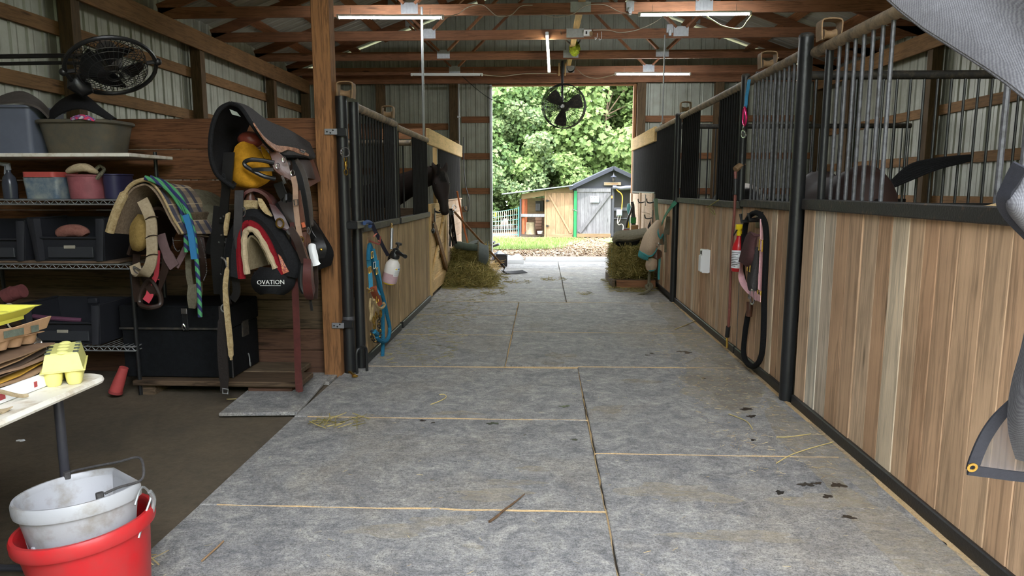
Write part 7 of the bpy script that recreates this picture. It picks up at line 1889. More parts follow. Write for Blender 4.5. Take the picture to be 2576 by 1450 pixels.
P(t, 'tooled_leather', MB().grid(pixpatch(up_, 5, 4), .008), M['leathertool'])
P(t, 'buckle', MB().tube([aY(a, b_, 4.84) for a, b_ in ((757, 376), (768, 380), (766, 385), (756, 381))], .006, 6, True), M['chrome'])
rows = [[(735, 345, 5.1), (760, 350, 5.12), (785, 372, 5.15)], [(730, 375, 5.05), (765, 380, 5.05), (790, 400, 5.1)]]
t = thing('saddle', 'western saddle with a yellow felt lining on the topmost rack', 'saddle', aY(650, 480, 4.7))
P(t, 'seat', MB().grid(pixpatch([[(660, 385, 4.62), (700, 395, 4.75), (745, 400, 4.95), (785, 405, 5.2)], [(668, 400, 4.6), (712, 412, 4.72), (752, 420, 4.92), (790, 425, 5.18)], [(690, 425, 4.66), (725, 440, 4.76), (765, 450, 4.95), (798, 455, 5.18)]], 4, 4), .03), M['leather'])
P(t, 'back_jockey', MB().grid(pixpatch([[(735, 398, 4.98), (785, 402, 5.12)], [(755, 432, 4.98), (796, 432, 5.12)], [(775, 472, 5.0), (804, 455, 5.14)]], 4, 4), .014), M['leatherbrown'])
rows = [[(596, 372, 4.56), (612, 360, 4.56), (632, 364, 4.58), (650, 385, 4.6)], [(588, 410, 4.54), (612, 400, 4.52), (640, 402, 4.56), (672, 415, 4.62)], [(582, 450, 4.54), (610, 452, 4.50), (640, 456, 4.52), (680, 440, 4.62)], [(600, 462, 4.56), (618, 466, 4.54), (640, 468, 4.55), (664, 458, 4.6)]]
P(t, 'felt_lining', MB().grid(pixpatch(rows, 5, 5), .02), M['yellow'])
P(t, 'felt_lining', MB().grid(pixpatch([[(657, 370, 4.6), (664, 372, 4.6)], [(662, 390, 4.58), (682, 395, 4.58)], [(672, 402, 4.58), (686, 412, 4.58)]], 4, 4), .014), M['yellow'])
P(t, 'felt_lining', MB().grid(pixpatch([[(570, 392, 4.5), (576, 390, 4.5)], [(562, 425, 4.5), (572, 425, 4.5)], [(560, 440, 4.5), (570, 442, 4.5)]], 4, 4), .014), M['yellow'])
P(t, 'swell', MB().ball(aY(630, 352, 4.62), (.082, .08, .055), 16, 10), leather('red brown polished leather', L(140, 66, 54), .35))
P(t, 'front_strap', MB().strap(smp([(578, 385, 4.46), (574, 430, 4.42), (570, 470, 4.42), (566, 510, 4.44), (562, 560, 4.46)], 5), [.07] * 10 + [.055] * 11, .012), M['leatherblack'])
P(t, 'cinch_ring', MB().tube(smp([(563, 438, 4.40), (566, 448, 4.40), (564, 458, 4.40), (560, 448, 4.40)], 4, True), .006, 6, True), M['black'])
P(t, 'stirrup', MB().tube(smp([(690, 410, 4.48), (660, 404, 4.45), (632, 402, 4.42), (616, 408, 4.42), (618, 418, 4.42), (640, 432, 4.42), (665, 444, 4.44), (692, 450, 4.48)], 5), .014, 8), M['black'])
P(t, 'stirrup_tread', MB().strap(smp([(636, 431, 4.42), (660, 430, 4.42), (688, 430, 4.44)], 4), .03, .02, (0, 1, .2)), M['black'])
rows = [[(676, 378, 4.52), (702, 384, 4.52)], [(684, 402, 4.50), (722, 405, 4.52)], [(688, 425, 4.48), (730, 432, 4.52)], [(702, 440, 4.48), (738, 450, 4.52)], [(724, 452, 4.5), (742, 462, 4.52)]]
P(t, 'fender', MB().grid(pixpatch(rows, 5, 4), .012), M['leatherbrown'])
for px, py in ((699, 418), (715, 402), (736, 435)):
    c = aY(px, py, 4.46); P(t, 'concho', MB().tube([c + V((.012 * math.cos(a), 0, .018 * math.sin(a))) for a in [2 * PI * k / 12 for k in range(12)]], .003, 5, True), M['chrome'])
P(t, 'dee', MB().strap(smp([(710, 443, 4.47), (714, 452, 4.46), (718, 462, 4.46)], 4), .016, .006), M['chrome'])
P(t, 'strap', MB().strap(smp([(700, 460, 4.6), (712, 490, 4.6), (722, 500, 4.6), (735, 490, 4.62)], 5), .06, .012), M['leatherblack'])
P(t, 'strap', MB().strap(smp([(742, 405, 4.85), (762, 440, 4.8), (775, 500, 4.78), (780, 560, 4.78), (778, 570, 4.76)], 5), .05, .01), leather('grey worn leather', L(74, 66, 60), .5))
P(t, 'strap', MB().strap(smp([(730, 400, 4.8), (755, 450, 4.75), (768, 520, 4.74), (776, 575, 4.74), (790, 600, 4.76)], 5), .04, .01), M['leatherblack'])
# bridle with the pale strap and the white pick
t = thing('bridle', 'leather bridle with a pale buckled cheek strap hanging over the saddles', 'bridle', aY(760, 980, 4.5))
P(t, 'pale_strap', MB().strap(smp([(738, 445, 4.46), (743, 470, 4.44), (744, 505, 4.44), (748, 550, 4.44), (756, 600, 4.44)], 5), .034, .006), leather('pale worn leather', L(170, 138, 116), .5))
P(t, 'buckle', MB().tube([aY(a, b_, 4.42) for a, b_ in ((739, 503), (749, 502), (750, 516), (741, 517))], .005, 6, True), M['chrome'])
P(t, 'ring', MB().tube([aY(758, 603, 4.43) + V((.016 * math.cos(a), 0, .018 * math.sin(a))) for a in [2 * PI * k / 14 for k in range(14)]], .004, 6, True), M['brass'])
P(t, 'chain', MB().tube(smp([(760, 608, 4.43), (761, 615, 4.43), (763, 625, 4.43)], 3), .005, 5), M['chrome'])
P(t, 'orange_keeper', MB().strap(smp([(762, 560, 4.46), (766, 572, 4.46)], 3), .02, .008), plain('orange keeper', L(196, 100, 64), .6))
for pts in ([(750, 480, 4.5), (760, 540, 4.48), (766, 580, 4.48)], [(770, 575, 4.5), (775, 600, 4.5), (778, 620, 4.5)], [(768, 580, 4.5), (764, 610, 4.48), (768, 640, 4.48)]):
    P(t, 'strap', MB().strap(smp(pts, 5), .03, .006), M['leatherbrown'])
P(t, 'loop', MB().tube(smp([(775, 572, 4.45), (780, 580, 4.45), (778, 590, 4.45), (773, 582, 4.45)], 4, True), .004, 6, True), M['chrome'])
P(t, 'rein', MB().strap(smp([(735, 560, 4.52), (740, 620, 4.5), (742, 700, 4.5), (745, 780, 4.5), (748, 860, 4.5), (750, 930, 4.5), (754, 985, 4.48)], 6), [.03] * 12 + [.045] * 20 + [.05] * 5, .006), M['leatherred'])
P(t, 'rein_end', MB().grid(pixpatch([[(747, 968, 4.48), (760, 966, 4.48)], [(750, 988, 4.47), (762, 986, 4.47)]], 3, 3), .006), M['leatherred'])
P(t, 'strap', MB().strap(smp([(700, 570, 4.52), (706, 620, 4.5), (712, 672, 4.5), (722, 680, 4.5), (728, 660, 4.5), (722, 610, 4.5), (726, 580, 4.5)], 5), .026, .006), leather('olive worn leather', L(78, 68, 54), .5))
t = thing('hoof_pick', 'white handled scraper hanging beside the brown stirrup', 'scraper', aY(792, 672, 4.42))
P(t, 'handle', MB().grid(pixpatch([[(781, 616, 4.42), (786, 613, 4.41), (791, 616, 4.42)], [(781, 628, 4.42), (786, 628, 4.405), (791, 626, 4.42)], [(784, 645, 4.42), (790, 645, 4.405), (796, 642, 4.42)], [(788, 660, 4.42), (794, 660, 4.41), (799, 655, 4.42)], [(788, 670, 4.42), (797, 669, 4.41), (806, 665, 4.42)]], 4, 4), .014), M['white'])
P(t, 'rivet', MB().ball(aY(786, 622, 4.405), .008, 8, 6), M['black'])
P(t, 'hang_loop', MB().tube(smp([(786, 616, 4.42), (778, 612, 4.44), (774, 622, 4.45), (778, 634, 4.45)], 4), .003, 5), M['chrome'])
# ---------------------------------------------------------------- middle: saddle with red edged pad
t = thing('saddle_pad', 'black pad with a red edge and cream fleece on the middle rack', 'saddle pad', aY(660, 700, 4.5))
arch = [(607, 702), (603, 650), (603, 600), (610, 572), (625, 562), (648, 572), (672, 605), (692, 650), (708, 692)]
big = [(560, 690), (566, 630), (585, 575), (615, 535), (650, 530), (690, 560), (725, 610), (752, 660), (745, 700)]
P(t, 'outer_felt', MB().grid(ushell(big, [4.46, 4.6, 4.8, 5.0, 5.2], 4, .0), .02), M['felt'])
P(t, 'front_felt', MB().grid([[aY(a, b_, 4.46) for a, b_ in sm(big, 4)], [aY(a + (c - a) * .5, b_ + (d - b_) * .5, 4.40) for (a, b_), (c, d) in zip(sm(big, 4), sm(arch, 4))], [aY(a, b_, 4.42) for a, b_ in sm(arch, 4)]], .01), M['felt'])
P(t, 'red_edge', MB().strap([aY(a, b_, 4.40) for a, b_ in sm(arch, 5)], .045, .02, (1, 0, 0)), M['redcloth'])
P(t, 'red_edge_fold', MB().tube([aY(a, b_, 4.405) for a, b_ in sm(arch, 5)], .017, 8), M['redcloth'])
inn = [(622, 690), (616, 650), (614, 610), (618, 586), (628, 577), (645, 584), (665, 615), (682, 650), (693, 676)]
P(t, 'fleece', MB().tube([aY(a, b_, 4.385) for a, b_ in sm(inn, 5)], [.020 + .006 * math.sin(k * 1.3) * .4 for k in range(41)], 8), M['fleecewhite'])
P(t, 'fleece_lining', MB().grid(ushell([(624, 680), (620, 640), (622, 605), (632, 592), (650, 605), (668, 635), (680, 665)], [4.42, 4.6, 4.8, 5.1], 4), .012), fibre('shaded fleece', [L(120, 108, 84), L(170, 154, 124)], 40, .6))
rows = [[(700, 640, 4.40), (708, 645, 4.40)], [(706, 665, 4.39), (718, 668, 4.40)], [(712, 690, 4.39), (728, 684, 4.40)]]
m, tt, b = newmat('red patterned cloth'); vec, oi, raw = coords(tt)
tt.links.new(ramp(tt, noise(tt, raw, 40, 2, .5, 2), [(.42, L(110, 28, 28)), (.5, L(200, 120, 60)), (.56, L(130, 40, 34))]), b.inputs['Base Color'])
P(t, 'patterned_corner', MB().grid(pixpatch(rows, 4, 4), .01), m)
t = thing('saddle', 'plum leather western saddle with a horn on the middle rack', 'saddle', aY(660, 600, 4.6))
hp = aY(627, 452, 4.55)
P(t, 'horn', MB().lathe([(0, .02), (.045, .018), (.05, .005), (.04, -.006), (.022, -.02), (.02, -.08), (.03, -.12), (.05, -.16)], 18, Matrix.Translation(hp)), M['leatherbrown'])
P(t, 'swell', MB().grid(pixpatch([[(604, 508, 4.50), (612, 485, 4.48), (640, 474, 4.5), (672, 490, 4.52), (690, 520, 4.55)], [(604, 512, 4.58), (616, 480, 4.6), (645, 472, 4.62), (680, 488, 4.66), (698, 516, 4.68)], [(620, 505, 4.9), (635, 485, 4.9), (660, 480, 4.9), (690, 495, 4.92), (705, 520, 4.95)]], 4, 4), .02), M['leatherred'])
P(t, 'seat', MB().grid(pixpatch([[(690, 515, 4.6), (715, 500, 4.85), (745, 498, 5.1)], [(705, 545, 4.56), (730, 540, 4.8), (760, 540, 5.05)], [(718, 568, 4.58), (745, 575, 4.8), (775, 580, 5.05)]], 4, 4), .03), M['leatherblack'])
P(t, 'gullet', MB().grid(pixpatch([[(606, 505, 4.56), (630, 490, 4.56), (656, 506, 4.56)], [(606, 515, 4.6), (630, 515, 4.6), (656, 516, 4.6)]], 4, 3), .01), M['leatherblack'])
P(t, 'fleece_bar', MB().grid(pixpatch([[(606, 510, 4.52), (650, 511, 4.52)], [(607, 520, 4.49), (650, 521, 4.49)], [(608, 530, 4.52), (648, 528, 4.52)]], 4, 4), .02), M['fleece'])
P(t, 'fleece_bar', MB().grid(pixpatch([[(651, 503, 4.44), (662, 505, 4.44)], [(655, 520, 4.42), (675, 525, 4.42)], [(672, 536, 4.42), (686, 544, 4.42)]], 4, 4), .025), M['fleece'])
P(t, 'fleece_bar', MB().grid(pixpatch([[(572, 540, 4.44), (580, 535, 4.44)], [(566, 570, 4.43), (576, 568, 4.43)], [(567, 590, 4.44), (572, 592, 4.44)]], 4, 4), .02), M['fleece'])
rows = [[(676, 515, 4.44), (692, 522, 4.46)], [(690, 548, 4.42), (716, 548, 4.44)], [(700, 570, 4.42), (728, 572, 4.44)], [(722, 582, 4.42), (738, 590, 4.44)]]
P(t, 'rigging_flap', MB().grid(pixpatch(rows, 5, 4), .012), leather('plum leather', L(78, 54, 54), .45))
c = aY(704, 562, 4.40)
P(t, 'rigging_ring', MB().tube([c + V((.024 * math.cos(a), 0, .030 * math.sin(a))) for a in [2 * PI * k / 16 for k in range(16)]], .006, 6, True), M['brass'])
P(t, 'front_strap', MB().strap(smp([(603, 480, 4.42), (602, 520, 4.40), (600, 570, 4.40), (598, 620, 4.41), (592, 640, 4.42)], 5), .055, .012), leather('grey black strap', L(56, 54, 54), .5))
c = aY(610, 533, 4.39)
P(t, 'dee_ring', MB().tube([c + V((.018 * math.cos(a), 0, .030 * math.sin(a))) for a in [PI * (k / 10 - .5) for k in range(11)]], .005, 6), M['chrome'])
P(t, 'strap', MB().strap(smp([(728, 575, 4.42), (748, 605, 4.40), (760, 640, 4.40), (768, 660, 4.40)], 5), .05, .008), M['leather'])
P(t, 'strap', MB().strap(smp([(735, 575, 4.44), (756, 610, 4.42), (770, 645, 4.42), (775, 660, 4.42)], 5), .03, .008), M['leatherbrown'])
P(t, 'buckle', MB().strap(smp([(722, 580, 4.40), (726, 586, 4.40), (730, 590, 4.40)], 3), .014, .006), M['chrome'])
st_ = P(t, 'stirrup', MB().grid(pixpatch([[(768, 660, 4.40), (786, 662, 4.40)], [(768, 680, 4.37), (788, 682, 4.37)], [(768, 705, 4.36), (790, 708, 4.36)], [(770, 728, 4.38), (793, 730, 4.38)], [(776, 736, 4.42), (790, 737, 4.42)]], 4, 4), .05), M['leatherred'])
P(st_, 'side_frame', MB().tube(smp([(762, 662, 4.44), (757, 690, 4.44), (758, 720, 4.44), (766, 738, 4.44)], 4), .02, 8), M['black'])
P(t, 'strap_end', MB().strap(smp([(779, 738, 4.44), (782, 760, 4.44), (785, 782, 4.44)], 4), .016, .006), M['leatherblack'])
P(t, 'strap_end', MB().strap(smp([(795, 670, 4.48), (796, 710, 4.48), (794, 752, 4.48)], 4), .026, .006), M['leather'])
rows = [[(775, 545, 4.95), (792, 568, 4.95)], [(782, 590, 4.85), (812, 600, 4.85)], [(785, 630, 4.8), (822, 625, 4.82)], [(798, 650, 4.82), (815, 645, 4.84)]]
P(t, 'rear_skirt', MB().grid(pixpatch(rows, 5, 4), .016), M['leatherblack'])
P(t, 'concho', MB().ball(aY(808, 628, 4.79), .012, 8, 6), M['brass'])
# black cap with lettering under the pad
t = thing('riding_cap', 'black cloth cap with white lettering hanging under the red edged pad', 'cap', aY(685, 735, 4.45))
rows = []
for i in range(9):
    v = i / 8; row = []
    for j in range(13):
        u = j / 12 * 2 - 1
        hw = 50 * math.sqrt(max(0.02, 1 - (1.75 * v - .85) ** 2 * .9)) if v > .4 else 50 * (.62 + .38 * v / .4)
        row.append(aY(685 + u * hw + (1 - v) * 6, 676 + 60 * v, 4.38 + .10 * u * u + .06 * (v - .5) ** 2))
    rows.append(row)
P(t, 'crown', MB().grid(rows, .02), M['felt'])
P(t, 'brim', MB().tube([aY(685 + 47 * math.sin(a), 702 - 34 * math.cos(a), 4.40 + .07 * abs(math.sin(a))) for a in [PI * .35 + PI * 1.3 * k / 20 for k in range(21)]], .012, 6), M['felt'])
oc = aY(681, 711, 4.352)
LM = Matrix(((1, 0, .0, oc.x), (0, 0, -1, oc.y), (0.02, 1, 0, oc.z), (0, 0, 0, 1)))
P(t, 'lettering', text_mb('OVATION', .040, LM, .003), plain('white thread', L(226, 226, 222), .7), smooth=False)
a_, b_ = aY(654, 719, 4.352), aY(706, 719, 4.352)
P(t, 'underline', MB().tube([a_, b_], .0016, 4), plain('white thread', L(226, 226, 222), .7))
# hanging girths
t = thing('girth', 'dark girth with a ragged cream fleece strip hanging to the floor', 'girth', aY(570, 990, 4.5))
P(t, 'fleece_strip', MB().strap(smp([(575, 648, 4.42), (573, 680, 4.41), (568, 720, 4.41), (571, 770, 4.41), (576, 820, 4.41), (580, 860, 4.41), (583, 905, 4.42)], 6), [.014] * 6 + [.03] * 10 + [.035] * 16 + [.03] * 3 + [.012] * 2, .014), M['fleece'])
P(t, 'leather', MB().strap(smp([(561, 770, 4.46), (562, 810, 4.45), (560, 860, 4.45), (562, 910, 4.45), (565, 950, 4.45), (565, 985, 4.45)], 6), [.05] * 6 + [.065] * 20 + [.05] * 5, .012), plain('scuffed black girth', L(34, 29, 27), .5, 0, .4, 24, .3, col2=L(70, 60, 52), thr=(.75, .6)))
c = aY(565, 776, 4.43)
P(t, 'ring', MB().tube([c + V((.024 * math.cos(a), 0, .026 * math.sin(a))) for a in [2 * PI * k / 16 for k in range(16)]], .005, 6, True), M['conduit'])
P(t, 'end_buckle', MB().tube([aY(a, b_, 4.43) for a, b_ in ((560, 978), (574, 980), (573, 991), (560, 990))], .005, 6, True), M['conduit'])
t = thing('stirrup_strap', 'black stirrup leathers bunched left of the red edged pad', 'strap', aY(560, 770, 4.5))
for pts, w_ in (([(556, 520, 4.48), (552, 570, 4.48), (548, 630, 4.48), (552, 690, 4.48), (556, 740, 4.5)], .09), ([(580, 600, 4.46), (576, 640, 4.45), (570, 690, 4.45), (566, 740, 4.45), (572, 765, 4.46)], .06), ([(590, 640, 4.45), (592, 690, 4.46), (596, 735, 4.46), (585, 755, 4.46)], .05), ([(570, 560, 4.50), (540, 600, 4.54), (530, 640, 4.56)], .07)):
    P(t, 'strap', MB().strap(smp(pts, 5), w_, .01), M['leatherblack'])
P(t, 'bit_bar', MB().tube(smp([(557, 648, 4.41), (566, 655, 4.40), (571, 672, 4.40)], 4), .006, 6), M['chrome'])
mb = MB()
for px, py in ((557, 592), (551, 610), (566, 610), (562, 545), (555, 550), (556, 690), (562, 705)): mb.ball(aY(px, py, 4.42), .007, 6, 5)
P(t, 'studs', mb, M['chrome'])
# ================================================================ FOLDING TABLE WITH EGG CARTONS
TZt = .74
t = thing('folding_table', 'white folding table with a black tube leg, cut off by the picture edge', 'table', (-2.1, 1.8, 0))
r_ = .07; o = []
x0, x1, y0, y1 = -2.42, -1.673, .75, 2.545
for (cx, cy, a0) in ((x1 - r_, y1 - r_, 0), (x0 + r_, y1 - r_, 90), (x0 + r_, y0 + r_, 180), (x1 - r_, y0 + r_, 270)):
    for k in range(7): a = math.radians(a0 + 15 * k); o.append(V((cx + r_ * math.cos(a), cy + r_ * math.sin(a), TZt)))
P(t, 'top', MB().poly(o, (0, 0, -.022)), M['whitedirty'], smooth=False)
P(t, 'edge', MB().tube([q + V((0, 0, -.011)) for q in o], .0125, 8, True), M['whitedirty'])
P(t, 'under_frame', MB().box(x0 + .08, x1 - .06, y1 - .2, y1 - .17, TZt - .05, TZt - .022).box(x1 - .08, x1 - .06, y0 + .1, y1 - .1, TZt - .05, TZt - .022), M['black'], smooth=False)
M['legm'] = plain('grey black tube', L(58, 58, 64), .4, .2, .15, 20)
P(t, 'leg', MB().tube([(-1.765, 2.385, TZt - .03), (-1.765, 2.385, .0)], .0165, 12), M['legm'])
P(t, 'leg', MB().tube([(-2.33, 2.385, TZt - .03), (-2.33, 2.385, .0)], .0165, 12), M['legm'])
P(t, 'leg', MB().tube([(-1.765, .9, TZt - .03), (-1.765, .9, .0)], .0165, 12), M['legm'])
P(t, 'leg', MB().tube([(-2.33, .9, TZt - .03), (-2.33, .9, .0)], .0165, 12), M['legm'])
P(t, 'foot_bar', MB().tube([(-1.765, 2.385, .02), (-2.33, 2.385, .02)], .013, 8), M['legm'])
P(t, 'leg_band', MB().lathe([(.018, 0), (.018, .014)], 12, Matrix.Translation((-1.765, 2.385, .245))), M['whitedirty'])
def carton(label, c, rz, n, w, l, mat, h=.075, lidmat=None, windows=True, open_=False, tilt=0):
    """egg carton: two rows of cups, hinged lid with slots"""
    t = thing('egg_carton', label, 'carton', c, 'egg cartons on the folding table', rz)
    t.rotation_euler = (tilt, 0, rz)
    mb = MB(); s = l / n
    for i in range(n):
        for j in (-1, 1):
            mb.lathe([(0, 0), (s * .33, 0), (s * .41, .010), (s * .49, h * .52), (s * .5, h * .56)], 14, Matrix.Translation((j * w / 4, -l / 2 + s * (i + .5), 0)), sx=w / (2 * s) * .98, sy=1)
    P(t, 'cups', mb, mat, local=True)
    P(t, 'flange', MB().box(-w / 2 - .006, w / 2 + .006, -l / 2 - .006, l / 2 + .006, h * .53, h * .58, .002), mat, local=True)
    if not open_:
        z0, z1 = h * .58, h * 1.22; q = .018
        mb = MB()
        ring = lambda d, z: [V((-w / 2 + d, -l / 2 + d, z)), V((w / 2 - d, -l / 2 + d, z)), V((w / 2 - d, l / 2 - d, z)), V((-w / 2 + d, l / 2 - d, z))]
        mb.grid([ring(0, z0), ring(.004, z0 + (z1 - z0) * .3), ring(.012, z1 - .006), ring(q, z1), ring(w / 2 - .002, z1)], closed=True)
        P(t, 'lid', mb, lidmat or mat, local=True, angle=.5)
        for i in range(n): P(t, 'lid_rib', MB().ball((0, -l / 2 + s * (i + .5), z1 - .002), (w * .17, s * .34, .010), 12, 6), lidmat or mat, local=True)
        if windows:
            for i in range(n):
                for j in (-1, 1):
                    P(t, 'print', MB().box(j * w * .34 - w * .07, j * w * .34 + w * .07, -l / 2 + s * (i + .28), -l / 2 + s * (i + .72), z1 - .001, z1 + .0012), M['printgrey'], local=True, smooth=False)
    return t
M['printgrey'] = plain('grey print', L(96, 104, 92), .8, 0, .4, 60)
M['foam'] = plain('yellow foam', L(232, 224, 136), .55, 0, .06, 30, .05)
M['foamlid'] = plain('yellow green foam lid', L(216, 214, 132), .5, 0, .08, 30, .05)
M['pulp'] = plain('brown pulp board', L(178, 142, 110), .9, 0, .15, 30, .2)
carton('pale yellow foam egg carton standing alone near the table corner', (aZ(150, 976, TZt).x - .055, aZ(146, 976, TZt).y + .115, TZt + .001), .55, 4, .128, .235, M['foam'], .098, M['foamlid'])
# leaning stack of flat cartons in a white tray
base_c = aZ(40, 1035, TZt)
bx0, by0 = -1.955, 2.19
t = thing('carton_tray', 'white tray holding a stack of folded cartons on the table', 'tray', (bx0, by0, TZt))
Mx = Matrix.Translation((bx0, by0, TZt + .002)) @ Matrix.Rotation(-.02, 4, 'Z')
def lb(mb, x0, x1, y0, y1, z0, z1, ch=.002):
    n0 = len(mb.v); mb.box(x0, x1, y0, y1, z0, z1, ch)
    for q in mb.v[n0:]: q[:] = Mx @ q
    return mb
P(t, 'base', lb(MB(), -.13, .16, -.40, .27, 0, .006), M['white'], smooth=False)
P(t, 'front_wall', lb(MB(), .155, .163, -.40, .27, 0, .05), M['white'], smooth=False)
P(t, 'end_wall', lb(MB(), -.13, .16, .262, .27, 0, .05), M['white'], smooth=False)
mb = MB(); lb(mb, .163, .1645, .12, .135, .012, .032).__class__; lb(mb, .163, .1645, -.04, -.01, .012, .034); lb(mb, .163, .1645, -.24, -.20, .012, .034)
P(t, 'print', mb, plain('dark red print', L(170, 70, 76), .7), smooth=False)
tones = [L(112, 88, 66), L(150, 116, 86), L(90, 74, 60), L(176, 144, 110), L(214, 166, 66), L(104, 84, 70), L(150, 120, 96), L(86, 70, 58), L(170, 136, 104), L(124, 98, 76)]
rr = random.Random(4)
for k in range(10):
    z = .012 + k * .0125; mb = MB()
    rows = []
    for i in range(9):
        y = -.38 + .66 * i / 8 + rr.uniform(-.004, .004)
        rows.append([Mx @ V((-.12, y, z + .004 * math.sin(i + k))), Mx @ V((0, y, z + .008)), Mx @ V((.12 + .015 * (k % 3 == 0), y - .0, z + .006 * math.sin(i * .9 + k * 1.7) + .018 * max(0, (i - 6) / 2)))])
    S('flat_carton', ['lowest folded carton of the stack in the white tray', 'second folded carton up in the white tray', 'third folded carton up in the white tray', 'fourth folded carton up, pale brown, in the white tray', 'mustard yellow folded carton in the stack on the table', 'dark folded carton right over the mustard yellow one', 'pale folded carton, seventh up in the white tray', 'darkest folded carton near the top of the stack', 'light brown folded carton near the top of the stack', 'topmost folded carton of the stack in the white tray'][k], 'carton', MB().grid(rows, .0045), plain('folded carton', tones[k], .85, 0, .25, 18), 'folded cartons in the white tray')
# brown pulp carton on the stack and the yellow carton on top
t = carton('brown pulp egg carton lying open on the folded cartons', Mx @ V((.02, .10, .150)), .06, 5, .15, .36, M['pulp'], .07, open_=True, tilt=-.06)
P(t, 'side_wall', MB().grid([[V((.080, -.19, .03)), V((.080, 0, .035)), V((.080, .20, .05))], [V((.098, -.19, .085)), V((.098, 0, .078)), V((.10, .20, .095))]], .004), M['pulp'], local=True)
mb = MB()
for y, w_ in ((-.12, .03), (.0, .05), (.11, .02)): mb.box(.0965, .0975, y - w_, y + w_, .048, .072)
P(t, 'print', mb, M['printgrey'], local=True, smooth=False)
M['yellowgreen'] = plain('yellow green plastic', L(222, 218, 90), .35, 0, .08, 8)
t = thing('yellow_carton', 'bright yellow green carton tray on top of the carton stack', 'carton', Mx @ V((-.02, -.10, .235)))
zt = .235
rows = []
for (d, z) in ((.05, .0), (.02, .025), (0, .05), (-.012, .05)):
    rows.append([Mx @ V((x, y, zt + z)) for x, y in ((-.12 + d, -.22 + d), (.10 - d, -.22 + d), (.115 - d, .08), (.10 - d, .25 - d), (-.12 + d, .25 - d))])
P(t, 'tray', MB().grid(rows + [[p_ + V((0, 0, -.004)) for p_ in rows[2]]], closed=True), M['yellowgreen'])
P(t, 'inside', MB().poly([Mx @ V((x, y, zt + .018)) for x, y in ((-.09, -.18), (.07, -.18), (.085, .08), (.07, .22), (-.09, .22))], (0, 0, -.014)), M['yellowgreen'])
for k in range(6): P(t, 'cup', MB().ball(Mx @ V((-.05 + .08 * (k % 2), -.12 + .14 * (k // 2), zt + .02)), (.03, .05, .022), 12, 6), M['yellowgreen'])
c = V((aY(88, 900, 2.48).x, 2.48, TZt))
t = thing('spray_can', 'dented silver blue spray can behind the carton stack', 'spray can', c)
P(t, 'body', MB().lathe([(0, 0), (.031, 0), (.033, .004), (.033, .125), (.028, .138)], 20, Matrix.Translation(c)), plain('blue white print', L(150, 166, 190), .35, .3, .5, 14, col2=L(70, 84, 110)))
P(t, 'dome', MB().lathe([(.0335, .123), (.0335, .128), (.028, .14), (.018, .152), (.014, .154), (.014, .16), (0, .16)], 20, Matrix.Translation(c)), M['chrome'])
P(t, 'cap', MB().lathe([(0, .158), (.011, .158), (.011, .182), (0, .184)], 14, Matrix.Translation(c)), M['cord'])
S('twine', 'pale cord and clip hanging over the front of the carton stack', 'cord', MB().tube([V(q) for q in sm([tuple(Mx @ V((.175, -.16, .16))), tuple(Mx @ V((.182, -.15, .115))), tuple(Mx @ V((.19, -.20, .10))), tuple(Mx @ V((.195, -.10, .07))), tuple(Mx @ V((.20, .0, .02))), tuple(Mx @ V((.21, .03, .012)))], 5)], .007, 8), M['fleecewhite'])
t = thing('rag', 'grubby cream rag lying on the table front edge', 'rag', aZ(40, 1018, TZt))
P(t, 'cloth', MB().grid(patch([[(-1.78 + .035 * j + .006 * (i % 2), 1.99 + .035 * i, TZt + .004 + .012 * ((i + j) % 2) + .01 * (i == 1)) for j in range(3)] for i in range(4)], 4, 4), .004), M['fleecewhite'])
# ================================================================ BUCKETS
M['redbucket'] = plain('scuffed red plastic', L(184, 28, 34), .4, 0, .12, 9, .05, col2=L(168, 50, 50), spec=.3)
bc = aZ(222, 1300, .36); bc = V((bc.x, bc.y, 0))
BM = Matrix.Translation((bc.x + .02, bc.y, -.02)) @ Matrix.Rotation(-.10, 4, 'Y')
t = thing('bucket', 'red plastic bucket with a thick rim in front of the table leg', 'bucket', (bc.x, bc.y, 0), 'stacked feed buckets')
R0 = .212
P(t, 'body', MB().lathe([(0, .012), (R0 * .70, .012), (R0 * .72, .02), (R0 * .93, .345), (R0 * .90, .345), (R0 * .69, .03), (0, .03)], 48, BM), M['redbucket'])
P(t, 'rim', MB().lathe([(R0 * .93, .335), (R0 * .99, .325), (R0 * 1.01, .335), (R0 * 1.01, .362), (R0 * .985, .372), (R0 * .93, .372), (R0 * .90, .36), (R0 * .90, .34)], 48, BM), M['redbucket'])
P(t, 'wire_handle', MB().tube([BM @ V(q) for q in sm([(R0 * .9, -.02, .30), (R0 * .95, .03, .37), (R0 * .97, .06, .41), (R0 * .98, .02, .46), (R0 * .97, -.03, .42)], 4)], .004, 6).tube([BM @ V(q) for q in sm([(R0 * .9, .06, .33), (R0 * .98, .07, .39), (R0 * 1.0, .05, .43)], 4)], .008, 8), M['conduit'])
M['greybucket'] = plain('scuffed grey white plastic', L(160, 161, 164), .45, 0, .15, 10, .05, col2=L(132, 127, 118), thr=(.28, .5))
GM = BM @ Matrix.Translation((-.012, .012, .245)) @ Matrix.Rotation(-.045, 4, 'X') @ Matrix.Rotation(.02, 4, 'Y')
def dring(r, z, n=44):
    o = []
    for k in range(n):
        a = 2 * PI * k / n; x, y = r * math.cos(a), r * math.sin(a)
        u = V((math.cos(math.radians(50)), math.sin(math.radians(50))))
        d = x * u.x + y * u.y; lim = r * .74
        if d > lim: x -= u.x * (d - lim); y -= u.y * (d - lim)
        o.append(GM @ V((x, y, z)))
    return o
t = thing('bucket', 'grey white flat backed bucket set inside the red bucket', 'bucket', GM @ V((0, 0, 0)), 'stacked feed buckets')
G0 = .195
